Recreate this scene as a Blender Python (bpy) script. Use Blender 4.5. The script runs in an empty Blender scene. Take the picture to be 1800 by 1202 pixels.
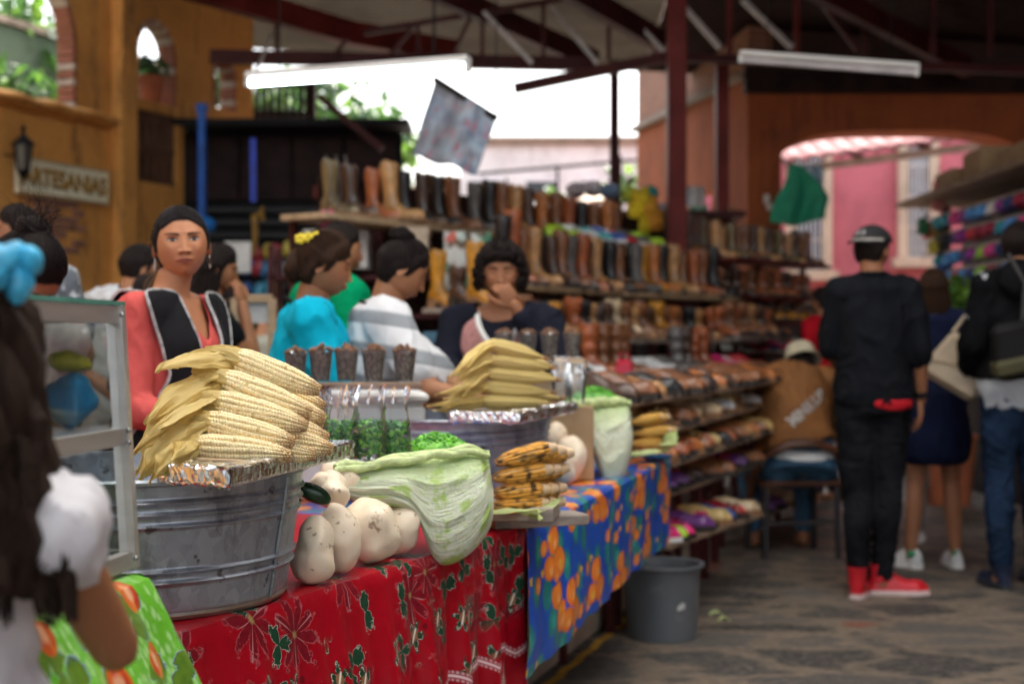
import bpy, math, random
from mathutils import Vector, Matrix, noise, Euler
R = math.radians
random.seed(7)
sc = bpy.context.scene
COL = sc.collection
# ---------------------------------------------------------------- camera
FPX, HZ, CZ = 2500.0, 601.0, 1.2          # focal length in photo pixels, horizon row, eye height
def P(px, py, Y): return Vector(((px - 900) / FPX * Y, Y, CZ - (py - HZ) / FPX * Y))
cam_d = bpy.data.cameras.new('camera'); cam = bpy.data.objects.new('camera', cam_d); COL.objects.link(cam)
cam.location = (0, 0, CZ); cam.rotation_euler = (R(90), 0, 0)
cam_d.sensor_width = 36; cam_d.lens = 50; cam_d.clip_start = .05; cam_d.clip_end = 500
cam_d.dof.use_dof = True; cam_d.dof.focus_distance = 2.45; cam_d.dof.aperture_fstop = 3.4
sc.camera = cam
# ---------------------------------------------------------------- sky, sun, exposure
SUN_EL, SUN_AZ = 56, 28                    # hazy sun high beyond the market roof
w = bpy.data.worlds.new('World'); sc.world = w; w.use_nodes = True
nt = w.node_tree; nt.nodes.clear()
sky = nt.nodes.new('ShaderNodeTexSky'); sky.sky_type = 'NISHITA'; sky.sun_disc = False
sky.sun_elevation = R(SUN_EL); sky.sun_rotation = R(SUN_AZ); sky.air_density = 1.2; sky.dust_density = 6
hs = nt.nodes.new('ShaderNodeHueSaturation'); hs.inputs['Saturation'].default_value = .45
bg = nt.nodes.new('ShaderNodeBackground'); bg.inputs[1].default_value = .15
wo = nt.nodes.new('ShaderNodeOutputWorld')
nt.links.new(sky.outputs[0], hs.inputs['Color']); nt.links.new(hs.outputs[0], bg.inputs[0]); nt.links.new(bg.outputs[0], wo.inputs[0])
sl = bpy.data.lights.new('sun', 'SUN'); sl.energy = 3.0; sl.angle = R(4); sl.color = (1, .95, .87)
sun = bpy.data.objects.new('sun', sl); COL.objects.link(sun)
sdir = Vector((math.sin(R(SUN_AZ)) * math.cos(R(SUN_EL)), math.cos(R(SUN_AZ)) * math.cos(R(SUN_EL)), math.sin(R(SUN_EL))))
sun.rotation_euler = sdir.to_track_quat('Z', 'Y').to_euler()
sc.view_settings.view_transform = 'Standard'; sc.view_settings.look = 'None'
sc.view_settings.exposure = 2.1; sc.view_settings.gamma = 1
sc.cycles.max_bounces = 8; sc.cycles.transparent_max_bounces = 16; sc.cycles.use_denoising = True
sc.cycles.sample_clamp_indirect = 6; sc.cycles.caustics_reflective = False; sc.cycles.caustics_refractive = False
# ---------------------------------------------------------------- node helpers
class S:
    """a scalar socket with operators, so patterns can be written as formulas"""
    nt = None
    def __init__(s, v): s.v = v
    @staticmethod
    def op(o, *a, clamp=False):
        n = S.nt.nodes.new('ShaderNodeMath'); n.operation = o; n.use_clamp = clamp
        for i, x in enumerate(a):
            if isinstance(x, S): x = x.v
            if isinstance(x, (int, float)): n.inputs[i].default_value = x
            else: S.nt.links.new(x, n.inputs[i])
        return S(n.outputs[0])
    def __add__(s, o): return S.op('ADD', s, o)
    def __radd__(s, o): return S.op('ADD', o, s)
    def __sub__(s, o): return S.op('SUBTRACT', s, o)
    def __rsub__(s, o): return S.op('SUBTRACT', o, s)
    def __mul__(s, o): return S.op('MULTIPLY', s, o)
    def __rmul__(s, o): return S.op('MULTIPLY', o, s)
    def __truediv__(s, o): return S.op('DIVIDE', s, o)
def sop(o, *a): return S.op(o, *a)
def less(a, b, soft=0.002):      # 1 where a < b, soft edged
    n = S.nt.nodes.new('ShaderNodeMapRange'); n.clamp = True
    d = b - a if isinstance(b, S) or isinstance(a, S) else b - a
    S.nt.links.new(d.v, n.inputs[0]); n.inputs[1].default_value = -soft; n.inputs[2].default_value = soft
    return S(n.outputs[0])
def mixc(f, a, b):
    n = S.nt.nodes.new('ShaderNodeMix'); n.data_type = 'RGBA'
    for i, x in ((0, f), (6, a), (7, b)):
        if isinstance(x, S): x = x.v
        if isinstance(x, (int, float)): n.inputs[i].default_value = x
        elif isinstance(x, (tuple, list)): n.inputs[i].default_value = (*x[:3], 1)
        else: S.nt.links.new(x, n.inputs[i])
    return n.outputs[2]
def newmat(name):
    m = bpy.data.materials.new(name); m.use_nodes = True; S.nt = m.node_tree
    return m, m.node_tree.nodes['Principled BSDF'], m.node_tree
def coord(kind='Object'):
    n = S.nt.nodes.new('ShaderNodeTexCoord'); return n.outputs[kind]
def mapping(v, scale=(1, 1, 1), rot=(0, 0, 0), loc=(0, 0, 0)):
    n = S.nt.nodes.new('ShaderNodeMapping'); S.nt.links.new(v, n.inputs[0])
    n.inputs['Scale'].default_value = scale; n.inputs['Rotation'].default_value = rot; n.inputs['Location'].default_value = loc
    return n.outputs[0]
def ntex(v, scale, detail=4, rough=.55, dist=0):
    n = S.nt.nodes.new('ShaderNodeTexNoise'); S.nt.links.new(v, n.inputs['Vector'])
    n.inputs['Scale'].default_value = scale; n.inputs['Detail'].default_value = detail
    n.inputs['Roughness'].default_value = rough; n.inputs['Distortion'].default_value = dist
    return n
def ramp(f, stops):
    n = S.nt.nodes.new('ShaderNodeValToRGB'); cr = n.color_ramp
    while len(cr.elements) < len(stops): cr.elements.new(.5)
    for e, (p, c) in zip(cr.elements, stops): e.position = p; e.color = (*c[:3], 1) if len(c) >= 3 else (c[0],) * 3 + (1,)
    S.nt.links.new(f.v if isinstance(f, S) else f, n.inputs[0]); return n.outputs[0]
def bump(b, h, strength=.3, dist=.01):
    n = S.nt.nodes.new('ShaderNodeBump'); n.inputs['Strength'].default_value = strength; n.inputs['Distance'].default_value = dist
    S.nt.links.new(h.v if isinstance(h, S) else h, n.inputs['Height']); S.nt.links.new(n.outputs[0], b.inputs['Normal'])
def setb(b, **k):
    for a, v in k.items(): b.inputs[a.replace('_', ' ')].default_value = v
def M(name, col, rough=.6, metal=0, var=.25, scale=6, bmp=.15, bscale=60, stretch=(1, 1, 1), spec=.5, sheen=0, coat=0, dirt=None):
    m, b, t = newmat(name)
    v = mapping(coord('Object'), stretch)
    n = ntex(v, scale, 5)
    lo = tuple(max(0, c * (1 - var)) for c in col); hi = tuple(min(1, c * (1 + var)) for c in col)
    c = ramp(n.outputs[0], [(.3, lo), (.7, hi)])
    if dirt: c = mixc(S(ramp(ntex(v, dirt[1], 6).outputs[0], [(dirt[2], (0, 0, 0)), (dirt[2] + .12, (1, 1, 1))])), c, dirt[0])
    t.links.new(c, b.inputs['Base Color'])
    setb(b, Roughness=rough, Metallic=metal, Specular_IOR_Level=spec)
    if sheen: setb(b, Sheen_Weight=sheen)
    if coat: setb(b, Coat_Weight=coat, Coat_Roughness=.15)
    if bmp: bump(b, ntex(v, bscale, 6).outputs[0], bmp, .004)
    return m
# ---------------------------------------------------------------- object helpers
def tag(o, label, cat, group=None, kind=None):
    if label: o['label'] = label
    if cat: o['category'] = cat
    if group: o['group'] = group
    if kind: o['kind'] = kind
    return o
def thing(name, label, cat, loc=(0, 0, 0), rz=0, group=None):
    o = bpy.data.objects.new(name, None); COL.objects.link(o); o.empty_display_size = .1
    o.location = loc; o.rotation_euler = (0, 0, rz); return tag(o, label, cat, group)
def wmat(o):
    m = Matrix.LocRotScale(o.location, o.rotation_euler, o.scale)
    return (wmat(o.parent) @ m) if o.parent else m
class MB:
    def __init__(s): s.v = []; s.f = []; s.m = []; s.uv = None; s.mi = 0
    def add(s, vs, fs, T=None):
        n = len(s.v); s.v += [tuple(T @ Vector(p)) for p in vs] if T else [tuple(p) for p in vs]
        s.f += [tuple(i + n for i in f) for f in fs]; s.m += [s.mi] * len(fs); return s
    def box(s, c, d, rot=(0, 0, 0), taper=1.0, bev=0.0):
        x, y, z = d[0] / 2, d[1] / 2, d[2] / 2; T = Matrix.Translation(c) @ Euler(rot).to_matrix().to_4x4()
        if bev <= 0:
            vs = [(-x, -y, -z), (x, -y, -z), (x, y, -z), (-x, y, -z), (-x * taper, -y * taper, z), (x * taper, -y * taper, z), (x * taper, y * taper, z), (-x * taper, y * taper, z)]
            return s.add(vs, [(0, 3, 2, 1), (4, 5, 6, 7), (0, 1, 5, 4), (1, 2, 6, 5), (2, 3, 7, 6), (3, 0, 4, 7)], T)
        b = min(bev, x, y, z); rs = []
        for zz, q, tp in ((-z, b, 1), (-z + b, 0, 1), (z - b, 0, taper), (z, b, taper)):
            X, Y = x * tp - q, y * tp - q; k = b * .6 if q == 0 else b * .2
            rs.append([(X - k, -Y, zz), (X, -Y + k, zz), (X, Y - k, zz), (X - k, Y, zz), (-X + k, Y, zz), (-X, Y - k, zz), (-X, -Y + k, zz), (-X + k, -Y, zz)])
        return s.rings(rs, T=T)
    def rings(s, rs, T=None, cap=True, close=True):
        n = len(rs[0]); vs = [p for r in rs for p in r]; fs = []
        for i in range(len(rs) - 1):
            for j in range(n if close else n - 1):
                a, b = i * n + j, i * n + (j + 1) % n; fs.append((a, b, b + n, a + n))
        if cap and close: fs += [tuple(range(n - 1, -1, -1)), tuple(range((len(rs) - 1) * n, len(rs) * n))]
        return s.add(vs, fs, T)
    def tube(s, pts, r, n=8, cap=True, sq=1.0, up=None):
        pts = [Vector(p) for p in pts]; rr = r if isinstance(r, (list, tuple)) else [r] * len(pts); rs = []
        pu = Vector(up) if up else None
        for i, p in enumerate(pts):
            t = (pts[min(i + 1, len(pts) - 1)] - pts[max(i - 1, 0)]); t = t.normalized() if t.length > 1e-9 else Vector((0, 0, 1))
            if pu is None: pu = Vector((0, 0, 1)) if abs(t.z) < .9 else Vector((1, 0, 0))
            a = pu - t * pu.dot(t); a = a.normalized() if a.length > 1e-6 else t.orthogonal().normalized(); b = t.cross(a); pu = a
            rs.append([tuple(p + (a * math.cos(2 * math.pi * k / n) * sq + b * math.sin(2 * math.pi * k / n)) * rr[i]) for k in range(n)])
        return s.rings(rs, cap=cap)
    def bar(s, a, b, w, h=None, up=(0, 0, 1)):           # rectangular bar
        a, b = Vector(a), Vector(b); h = h or w; t = (b - a).normalized(); u = Vector(up)
        if abs(t.dot(u)) > .98: u = Vector((0, 1, 0))
        x = t.cross(u).normalized(); y = x.cross(t)
        rs = [[tuple(p + x * sx * w / 2 + y * sy * h / 2) for sx, sy in ((-1, -1), (1, -1), (1, 1), (-1, 1))] for p in (a, b)]
        return s.rings(rs)
    def ell(s, c, r, rot=(0, 0, 0), nu=16, nv=10, T=None, fn=None):
        M_ = Matrix.Translation(c) @ (rot.to_4x4() if isinstance(rot, Matrix) else Euler(rot).to_matrix().to_4x4())
        if T: M_ = T @ M_
        vs = [(0, 0, -r[2])]
        for i in range(1, nv):
            t = math.pi * i / nv - math.pi / 2
            for j in range(nu):
                p = 2 * math.pi * j / nu; q = [r[0] * math.cos(t) * math.cos(p), r[1] * math.cos(t) * math.sin(p), r[2] * math.sin(t)]
                vs.append(fn(q) if fn else q)
        vs.append((0, 0, r[2])); fs = []
        for j in range(nu):
            k = (j + 1) % nu; fs.append((0, 1 + k, 1 + j))
            for i in range(nv - 2): a = 1 + i * nu; fs.append((a + j, a + k, a + nu + k, a + nu + j))
            a = 1 + (nv - 2) * nu; fs.append((a + j, a + k, len(vs) - 1))
        return s.add(vs, fs, M_)
    def cap(s, a, b, ra, rb, n=12):                      # tapered capsule
        a, b = Vector(a), Vector(b); t = b - a; L = t.length; t = t / L if L > 1e-6 else Vector((0, 0, 1)); pts = []; rr = []
        for k in range(5): q = math.pi / 2 * k / 4 * .98 + .03; pts.append(a - t * ra * math.cos(q)); rr.append(ra * math.sin(q))
        for k in range(4, -1, -1): q = math.pi / 2 * k / 4 * .98 + .03; pts.append(b + t * rb * math.cos(q)); rr.append(rb * math.sin(q))
        return s.tube(pts, rr, n)
    def lathe(s, prof, n=48, c=(0, 0, 0), cap=False, T=None, fn=None):
        rs = []
        for r_, z in prof:
            row = []
            for k in range(n):
                a = 2 * math.pi * k / n; q = (c[0] + r_ * math.cos(a), c[1] + r_ * math.sin(a), c[2] + z)
                row.append(fn(q, a) if fn else q)
            rs.append(row)
        return s.rings(rs, T=T, cap=cap)
    def grid(s, fn, nu, nv):                             # fn(u,v)->(point) ; stores uv from fn if it returns 2 items
        n0 = len(s.v); uvs = []
        for j in range(nv + 1):
            for i in range(nu + 1):
                q = fn(i / nu, j / nv)
                if len(q) == 2: uvs.append(q[1]); q = q[0]
                s.v.append(tuple(q))
        for j in range(nv):
            for i in range(nu):
                a = n0 + j * (nu + 1) + i; s.f.append((a, a + 1, a + nu + 2, a + nu + 1)); s.m.append(s.mi)
        if uvs: s.uv = (s.uv or {}); s.uv.update({n0 + i: q for i, q in enumerate(uvs)})
        return s
    def prism(s, pts, z0, z1, T=None):
        n = len(pts); return s.rings([[(x, y, z0) for x, y in pts], [(x, y, z1) for x, y in pts]], T=T)
    def mesh(s, name, mats=None, smooth=True, cols=None, off=None):
        me = bpy.data.meshes.new(name); v = s.v
        if off is not None: v = [tuple(off @ Vector(p)) for p in v]
        me.from_pydata(v, [], s.f); mats = mats if isinstance(mats, (list, tuple)) else [mats]
        for m in mats:
            if m: me.materials.append(m)
        if len(mats) > 1: me.polygons.foreach_set('material_index', s.m)
        if s.uv:
            ul = me.uv_layers.new(name='UVMap'); d = ul.data
            for l in me.loops: d[l.index].uv = s.uv.get(l.vertex_index, (0, 0))
        if cols:
            ca = me.color_attributes.new('Col', 'FLOAT_COLOR', 'POINT')
            ca.data.foreach_set('color', [x for c in cols for x in (c[0], c[1], c[2], 1)])
        if smooth: me.polygons.foreach_set('use_smooth', [True] * len(me.polygons)); 
        me.update()
        if smooth == 'auto':
            try: me.set_sharp_from_angle(angle=R(38))
            except Exception: pass
        return me
    def build(s, name, mats, parent=None, smooth='auto', world=False, cols=None, solid=0, loc=None, sub=0):
        off = wmat(parent).inverted() if (world and parent) else (Matrix.Translation(-Vector(loc)) if loc is not None else None)
        me = s.mesh(name, mats, smooth, cols, off); o = bpy.data.objects.new(name, me); COL.objects.link(o)
        if parent: o.parent = parent
        if loc is not None: o.location = loc
        if solid: md = o.modifiers.new('thickness', 'SOLIDIFY'); md.thickness = solid; md.offset = 0
        if sub: md = o.modifiers.new('smooth', 'SUBSURF'); md.levels = md.render_levels = sub
        return o
def evalmesh(mb, mods, name='tmp'):
    me = mb.mesh(name, None, False); o = bpy.data.objects.new(name, me); COL.objects.link(o)
    for ty, k in mods:
        md = o.modifiers.new(ty, ty)
        for a, v in k.items(): setattr(md, a, v)
    dg = bpy.context.evaluated_depsgraph_get(); out = bpy.data.meshes.new_from_object(o.evaluated_get(dg))
    bpy.data.objects.remove(o); bpy.data.meshes.remove(me); return out
def remesh(mb, vox, smooth=4):
    me = evalmesh(mb, [('REMESH', dict(mode='VOXEL', voxel_size=vox, use_smooth_shade=True)), ('SMOOTH', dict(factor=.6, iterations=smooth))])
    o = MB(); o.v = [tuple(v.co) for v in me.vertices]; o.f = [tuple(p.vertices) for p in me.polygons]; o.m = [0] * len(o.f)
    bpy.data.meshes.remove(me); return o
def drop(mb, pred):                                      # delete faces whose centre satisfies pred
    nf = []; 
    for f in mb.f:
        c = Vector((0, 0, 0))
        for i in f: c += Vector(mb.v[i])
        if not pred(c / len(f)): nf.append(f)
    used = sorted({i for f in nf for i in f}); mp = {i: k for k, i in enumerate(used)}
    o = MB(); o.v = [mb.v[i] for i in used]; o.f = [tuple(mp[i] for i in f) for f in nf]; o.m = [0] * len(nf); return o
def wob(mb, amp, sc_, seed=0, st=(1, 1, 1)):             # noise displacement (creases, lumps)
    o = Vector((seed * 7.3, seed * 3.1, seed))
    mb.v = [tuple(Vector(p) + Vector(noise.noise_vector(Vector((p[0] * st[0], p[1] * st[1], p[2] * st[2])) * sc_ + o)) * amp) for p in mb.v]; return mb
def dup(o, loc=None, rz=None, label=None, group=None, mats=None, rot=None, parent=None, scale=None):
    c = o.copy(); COL.objects.link(c); c.parent = parent
    if loc is not None: c.location = loc
    if rz is not None: c.rotation_euler = (0, 0, rz)
    if rot is not None: c.rotation_euler = rot
    if scale is not None: c.scale = scale
    if label: c['label'] = label
    if group: c['group'] = group
    for ch in list(o.children):
        d = dup(ch, parent=c); d.matrix_parent_inverse = ch.matrix_parent_inverse
        if mats and ch.name.split('.')[0] in mats:
            for sl_ in d.material_slots[:1]: sl_.link = 'OBJECT'; sl_.material = mats[ch.name.split('.')[0]]
    return c
def remove_tree(o):
    for ch in list(o.children): remove_tree(ch)
    bpy.data.objects.remove(o)
def lerp(a, b, t): return a + (b - a) * t
def sst(a, b, x):
    t = max(0., min(1., (x - a) / (b - a))); return t * t * (3 - 2 * t)
def text_mesh(txt, size, depth, name='lettering', bold=0.0):
    cu = bpy.data.curves.new(name, 'FONT'); cu.body = txt; cu.size = size; cu.extrude = depth; cu.offset = bold; cu.align_x = 'CENTER'; cu.align_y = 'CENTER'
    o = bpy.data.objects.new(name, cu); COL.objects.link(o); dg = bpy.context.evaluated_depsgraph_get()
    me = bpy.data.meshes.new_from_object(o.evaluated_get(dg)); bpy.data.objects.remove(o); me.name = name; return me
# ================================================================ materials of the setting
def sc3(*a): return tuple(((x / 255) / 12.92 if x / 255 <= .04045 else ((x / 255 + .055) / 1.055) ** 2.4) for x in a)
def mat_stone_floor():
    m, b, t = newmat('stone_floor'); v = mapping(coord('Object'), (2.1, 3.6, 1), (0, 0, R(20)))
    wv = ntex(v, 1.2, 3); mx = t.nodes.new('ShaderNodeVectorMath'); mx.operation = 'MULTIPLY_ADD'
    t.links.new(wv.outputs['Color'], mx.inputs[0]); mx.inputs[1].default_value = (.9, .9, 0); t.links.new(v, mx.inputs[2])
    vo = t.nodes.new('ShaderNodeTexVoronoi'); vo.feature = 'DISTANCE_TO_EDGE'; vo.inputs['Scale'].default_value = 1.0; t.links.new(mx.outputs[0], vo.inputs['Vector'])
    vc = t.nodes.new('ShaderNodeTexVoronoi'); vc.inputs['Scale'].default_value = 1.0; t.links.new(mx.outputs[0], vc.inputs['Vector'])
    edge = less(S(vo.outputs['Distance']) - S(ntex(coord('Object'), 7, 5).outputs[0]) * .45, -.13, .05)
    grain = S(ntex(coord('Object'), 26, 8, .7).outputs[0]); big = S(ntex(coord('Object'), .8, 3).outputs[0])
    sep = t.nodes.new('ShaderNodeSeparateColor'); t.links.new(vc.outputs['Color'], sep.inputs[0])
    stone = mixc(S(sep.outputs[0]), (.028, .027, .028), (.11, .10, .092))
    stone = mixc(less(.55, grain, .12), stone, (.17, .145, .12))
    sepg = mixc(less(.965, S(sep.outputs[1]), .01), stone, (.22, .075, .05))
    mortar = mixc(less(.5, grain, .1), (.15, .115, .085), (.25, .195, .145))
    mortar = mixc(less(.55, big, .1), mortar, (.16, .13, .10))
    c = mixc(edge, sepg, mortar)
    t.links.new(c, b.inputs['Base Color']); setb(b, Roughness=.62, Specular_IOR_Level=.4)
    bump(b, grain * .5 - edge * .6, .5, .012); return m
def mat_brick(name, c1, c2, mort, scale=1.0, rough=.85, rot=(R(90), 0, 0)):
    m, b, t = newmat(name); v = mapping(coord('Object'), (1, 1, 1), rot)
    br = t.nodes.new('ShaderNodeTexBrick'); t.links.new(v, br.inputs[0])
    br.inputs['Scale'].default_value = scale; br.inputs['Brick Width'].default_value = .26; br.inputs['Row Height'].default_value = .075
    br.inputs['Mortar Size'].default_value = .010; br.inputs['Color1'].default_value = (*c1, 1); br.inputs['Color2'].default_value = (*c2, 1); br.inputs['Mortar'].default_value = (*mort, 1)
    n = S(ntex(v, 9, 6).outputs[0]); c = mixc(n * .5, br.outputs[0], tuple(x * .4 for x in c1))
    t.links.new(c, b.inputs['Base Color']); setb(b, Roughness=rough); bump(b, S(br.outputs[1]) * -1, .5, .01); return m
def mat_plaster(name, col, dark, rough=.9, sc_=1.1):
    m, b, t = newmat(name); v = coord('Object')
    n1 = S(ntex(v, sc_, 6, .65).outputs[0]); n2 = S(ntex(mapping(v, (3, 3, .5)), 1.6, 6, .7).outputs[0]); n3 = S(ntex(v, 14, 6, .7).outputs[0])
    c = mixc(less(.56, n1, .1), col, tuple(x * .72 for x in col)); c = mixc(less(.60, n2, .06) * .75, c, dark); c = mixc(less(.62, n3, .05) * .5, c, tuple(min(1, x * 1.35) for x in col))
    t.links.new(c, b.inputs['Base Color']); setb(b, Roughness=rough); bump(b, n3 + n1, .4, .015); return m
MT = {}
MT['floor'] = mat_stone_floor()
MT['ochre'] = mat_plaster('ochre_plaster', (.74, .35, .085), (.16, .075, .028))
MT['terracotta'] = mat_plaster('terracotta_paint', (.36, .095, .030), (.15, .04, .02))
MT['brick'] = mat_brick('orange_brick', (.42, .17, .09), (.30, .11, .06), (.30, .24, .19))
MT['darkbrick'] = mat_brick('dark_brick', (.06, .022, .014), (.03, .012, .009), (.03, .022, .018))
MT['revealbrick'] = mat_brick('reveal_brick', (.42, .14, .08), (.36, .16, .10), (.55, .48, .40))
MT['pink'] = mat_plaster('pink_stucco', (.66, .19, .23), (.50, .14, .17))
MT['cream'] = mat_plaster('cream_stone', (.75, .60, .45), (.5, .36, .25))
MT['greyplaster'] = mat_plaster('grey_plaster', (.30, .32, .35), (.2, .2, .2)); MT['white'] = mat_plaster('white_stucco', (.78, .78, .76), (.5, .5, .48))
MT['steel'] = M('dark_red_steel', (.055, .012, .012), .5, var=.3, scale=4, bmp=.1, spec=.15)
MT['steel_red'] = M('red_painted_steel', (.13, .018, .015), .5, var=.35, scale=3, bmp=.1, spec=.15)
MT['greysteel'] = M('galvanised_bar', (.36, .32, .31), .45, .6)
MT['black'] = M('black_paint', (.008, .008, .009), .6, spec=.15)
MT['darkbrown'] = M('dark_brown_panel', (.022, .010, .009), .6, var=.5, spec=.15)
MT['wood'] = M('worn_wood', (.22, .15, .10), .75, var=.45, scale=3, stretch=(1, 6, 6), bmp=.4, bscale=20)
MT['lightwood'] = M('pale_wood', (.42, .29, .17), .65, var=.3, scale=3, stretch=(1, 8, 8))
MT['greywood'] = M('grey_plank', (.30, .25, .21), .8, var=.4, scale=4, stretch=(1, 7, 7), bmp=.4, bscale=20)
MT['white_paint'] = M('white_paint', (.75, .75, .73), .4, var=.06)
MT['blue_paint'] = M('blue_paint', (.01, .10, .42), .5)
MT['teal_glass'] = M('window_blue_grey', (.10, .20, .32), .15, var=.5, scale=3)
MT['pinktile'] = M('pink_clay_tile', (.24, .085, .085), .8, var=.35, scale=5)
MT['glass_dark'] = M('dark_window', (.03, .035, .04), .1)
MT['concrete'] = M('kerb_concrete', (.26, .20, .15), .85, var=.3, scale=5, bmp=.4)
MT['yellow_paint'] = M('yellow_line_paint', (.55, .30, .03), .7, var=.35, scale=20)
MT['terracotta_pot'] = M('terracotta_pot', (.42, .12, .05), .8)
def leafmat(name, col, trans=.35, rough=.45):
    m, b, t = newmat(name); n = S(ntex(coord('Object'), 3, 3).outputs[0])
    c = mixc(less(.5, n, .15), tuple(x * .6 for x in col), tuple(min(1, x * 1.4) for x in col)); t.links.new(c, b.inputs['Base Color']); setb(b, Roughness=rough)
    tr = t.nodes.new('ShaderNodeBsdfTranslucent'); t.links.new(c, tr.inputs[0]); mx = t.nodes.new('ShaderNodeMixShader'); mx.inputs[0].default_value = trans
    t.links.new(b.outputs[0], mx.inputs[1]); t.links.new(tr.outputs[0], mx.inputs[2]); t.links.new(mx.outputs[0], t.nodes['Material Output'].inputs[0]); return m
MT['leaf'] = leafmat('green_leaf', (.07, .17, .03)); MT['leaf_dark'] = leafmat('dark_leaf', (.035, .085, .025)); MT['leaf_light'] = leafmat('light_leaf', (.16, .30, .04))
MT['bark'] = M('bark', (.09, .065, .045), .9, var=.4)
def mat_roof(nm, c0, c1, tr_):
    m, b, t = newmat(nm); v = coord('Object')
    n = S(ntex(v, .9, 5, .6).outputs[0]); c = mixc(less(.5, n, .12), c0, c1)
    sx_ = t.nodes.new('ShaderNodeSeparateXYZ'); t.links.new(v, sx_.inputs[0]); shade_ = sop('SINE', S(sx_.outputs[1]) * (2 * math.pi / .11)) * .5 + .5; c = mixc(shade_ * .75, c, tuple(x * .3 for x in c0))   # corrugation shading painted into the colour as dark stripes
    t.links.new(c, b.inputs['Base Color']); setb(b, Roughness=.6)
    tr = t.nodes.new('ShaderNodeBsdfTranslucent'); t.links.new(c, tr.inputs[0]); mx = t.nodes.new('ShaderNodeMixShader'); mx.inputs[0].default_value = tr_
    t.links.new(b.outputs[0], mx.inputs[1]); t.links.new(tr.outputs[0], mx.inputs[2]); t.links.new(mx.outputs[0], t.nodes['Material Output'].inputs[0]); return m
MT['roofsheet'] = mat_roof('fibreglass_roof_sheet', (.10, .08, .06), (.18, .15, .115), .04); MT['unseen_clear'] = mat_roof('unseen_clear_sheet', (.90, .90, .88), (.97, .96, .93), .88)
def emis(name, col, s):
    m, b, t = newmat(name); setb(b, Emission_Strength=s, Roughness=.4); b.inputs['Base Color'].default_value = (.8, .8, .8, 1); b.inputs['Emission Color'].default_value = (*col, 1); return m
MT['tube_on'] = emis('lit_fluorescent_tube', (.75, .95, 1), 5.0)
# ================================================================ ground
g = MB(); g.grid(lambda u, v: (-150 + 300 * u, -60 + 260 * v, 0), 30, 30)
tag(g.build('ground', MT['floor']), 'irregular dark paving stones set in brown mortar', None, kind='structure')
random.seed(3)
# kerb wall under the stalls with its yellow line
kb = MB(); kb.box((0, .06, .17), (3.6, .34, .34), bev=.012)
k = kb.build('kerb', MT['concrete'], loc=None); a = P(945, 1200, 5.0); bq = P(1050, 1110, 5.9)
dirk = Vector((.30, .95, 0)).normalized(); k.rotation_euler = (0, 0, math.atan2(dirk.y, dirk.x)); cc = Vector((.09, 5.0, 0)) + dirk * .2 + Vector((-dirk.y, dirk.x, 0)) * .12; k.location = (cc.x, cc.y, .0)
tag(k, 'low concrete kerb under the blue stall', None, kind='structure')
yl = MB(); yl.grid(lambda u, v: (-1.8 + 3.6 * u, -.06 + .035 * v + .006 * math.sin(u * 90), .004), 80, 1)
k2 = yl.build('yellow_line', MT['yellow_paint']); k2.rotation_euler = k.rotation_euler; k2.location = Vector((.09, 5.0, .0)) + dirk * .2; tag(k2, 'worn yellow painted line along the kerb', None, kind='structure')
# ================================================================ walls with openings
def ztop(o, x):
    x0, x1, z0, zs, rise, n = o; u = abs((x - (x0 + x1) / 2) / ((x1 - x0) / 2)); u = min(1, u)
    return zs + rise * (1 - u ** n) ** (1 / n)
def wallmesh(L, H, t, ops, z0=0.0, reveal_mi=1):
    xs = {0, L}
    for o in ops:
        for k_ in range(25): xs.add(o[0] + (o[1] - o[0]) * (1 - math.cos(math.pi * k_ / 24)) / 2)
    xs = sorted(xs); m = MB()
    def quad(a, b, c, d, mi=0): m.mi = mi; m.add([a, b, c, d], [(0, 1, 2, 3)])
    for xa, xb in zip(xs, xs[1:]):
        if xb - xa < 1e-6: continue
        mid = (xa + xb) / 2; o = sorted([q for q in ops if q[0] < mid < q[1]], key=lambda q: q[2])
        za, zb = z0, z0
        for q in o:
            if q[2] > za + 1e-5:
                for y, fl in ((0, 0), (t, 1)):
                    p = [(xa, y, za), (xb, y, zb), (xb, y, q[2]), (xa, y, q[2])]; quad(*(p if not fl else p[::-1]))
                quad((xa, 0, q[2]), (xb, 0, q[2]), (xb, t, q[2]), (xa, t, q[2]), reveal_mi)
            ta, tb = ztop(q, xa), ztop(q, xb); quad((xa, 0, ta), (xa, t, ta), (xb, t, tb), (xb, 0, tb), reveal_mi); za, zb = ta, tb
        for y, fl in ((0, 0), (t, 1)):
            p = [(xa, y, za), (xb, y, zb), (xb, y, H), (xa, y, H)]; quad(*(p if not fl else p[::-1]))
    for q in ops:
        quad((q[0], 0, q[2]), (q[0], t, q[2]), (q[0], t, q[3]), (q[0], 0, q[3]), reveal_mi); quad((q[1], t, q[2]), (q[1], 0, q[2]), (q[1], 0, q[3]), (q[1], t, q[3]), reveal_mi)
    quad((0, t, z0), (0, 0, z0), (0, 0, H), (0, t, H)); quad((L, 0, z0), (L, t, z0), (L, t, H), (L, 0, H)); quad((0, 0, H), (L, 0, H), (L, t, H), (0, t, H)); m.mi = 0
    return m
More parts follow.
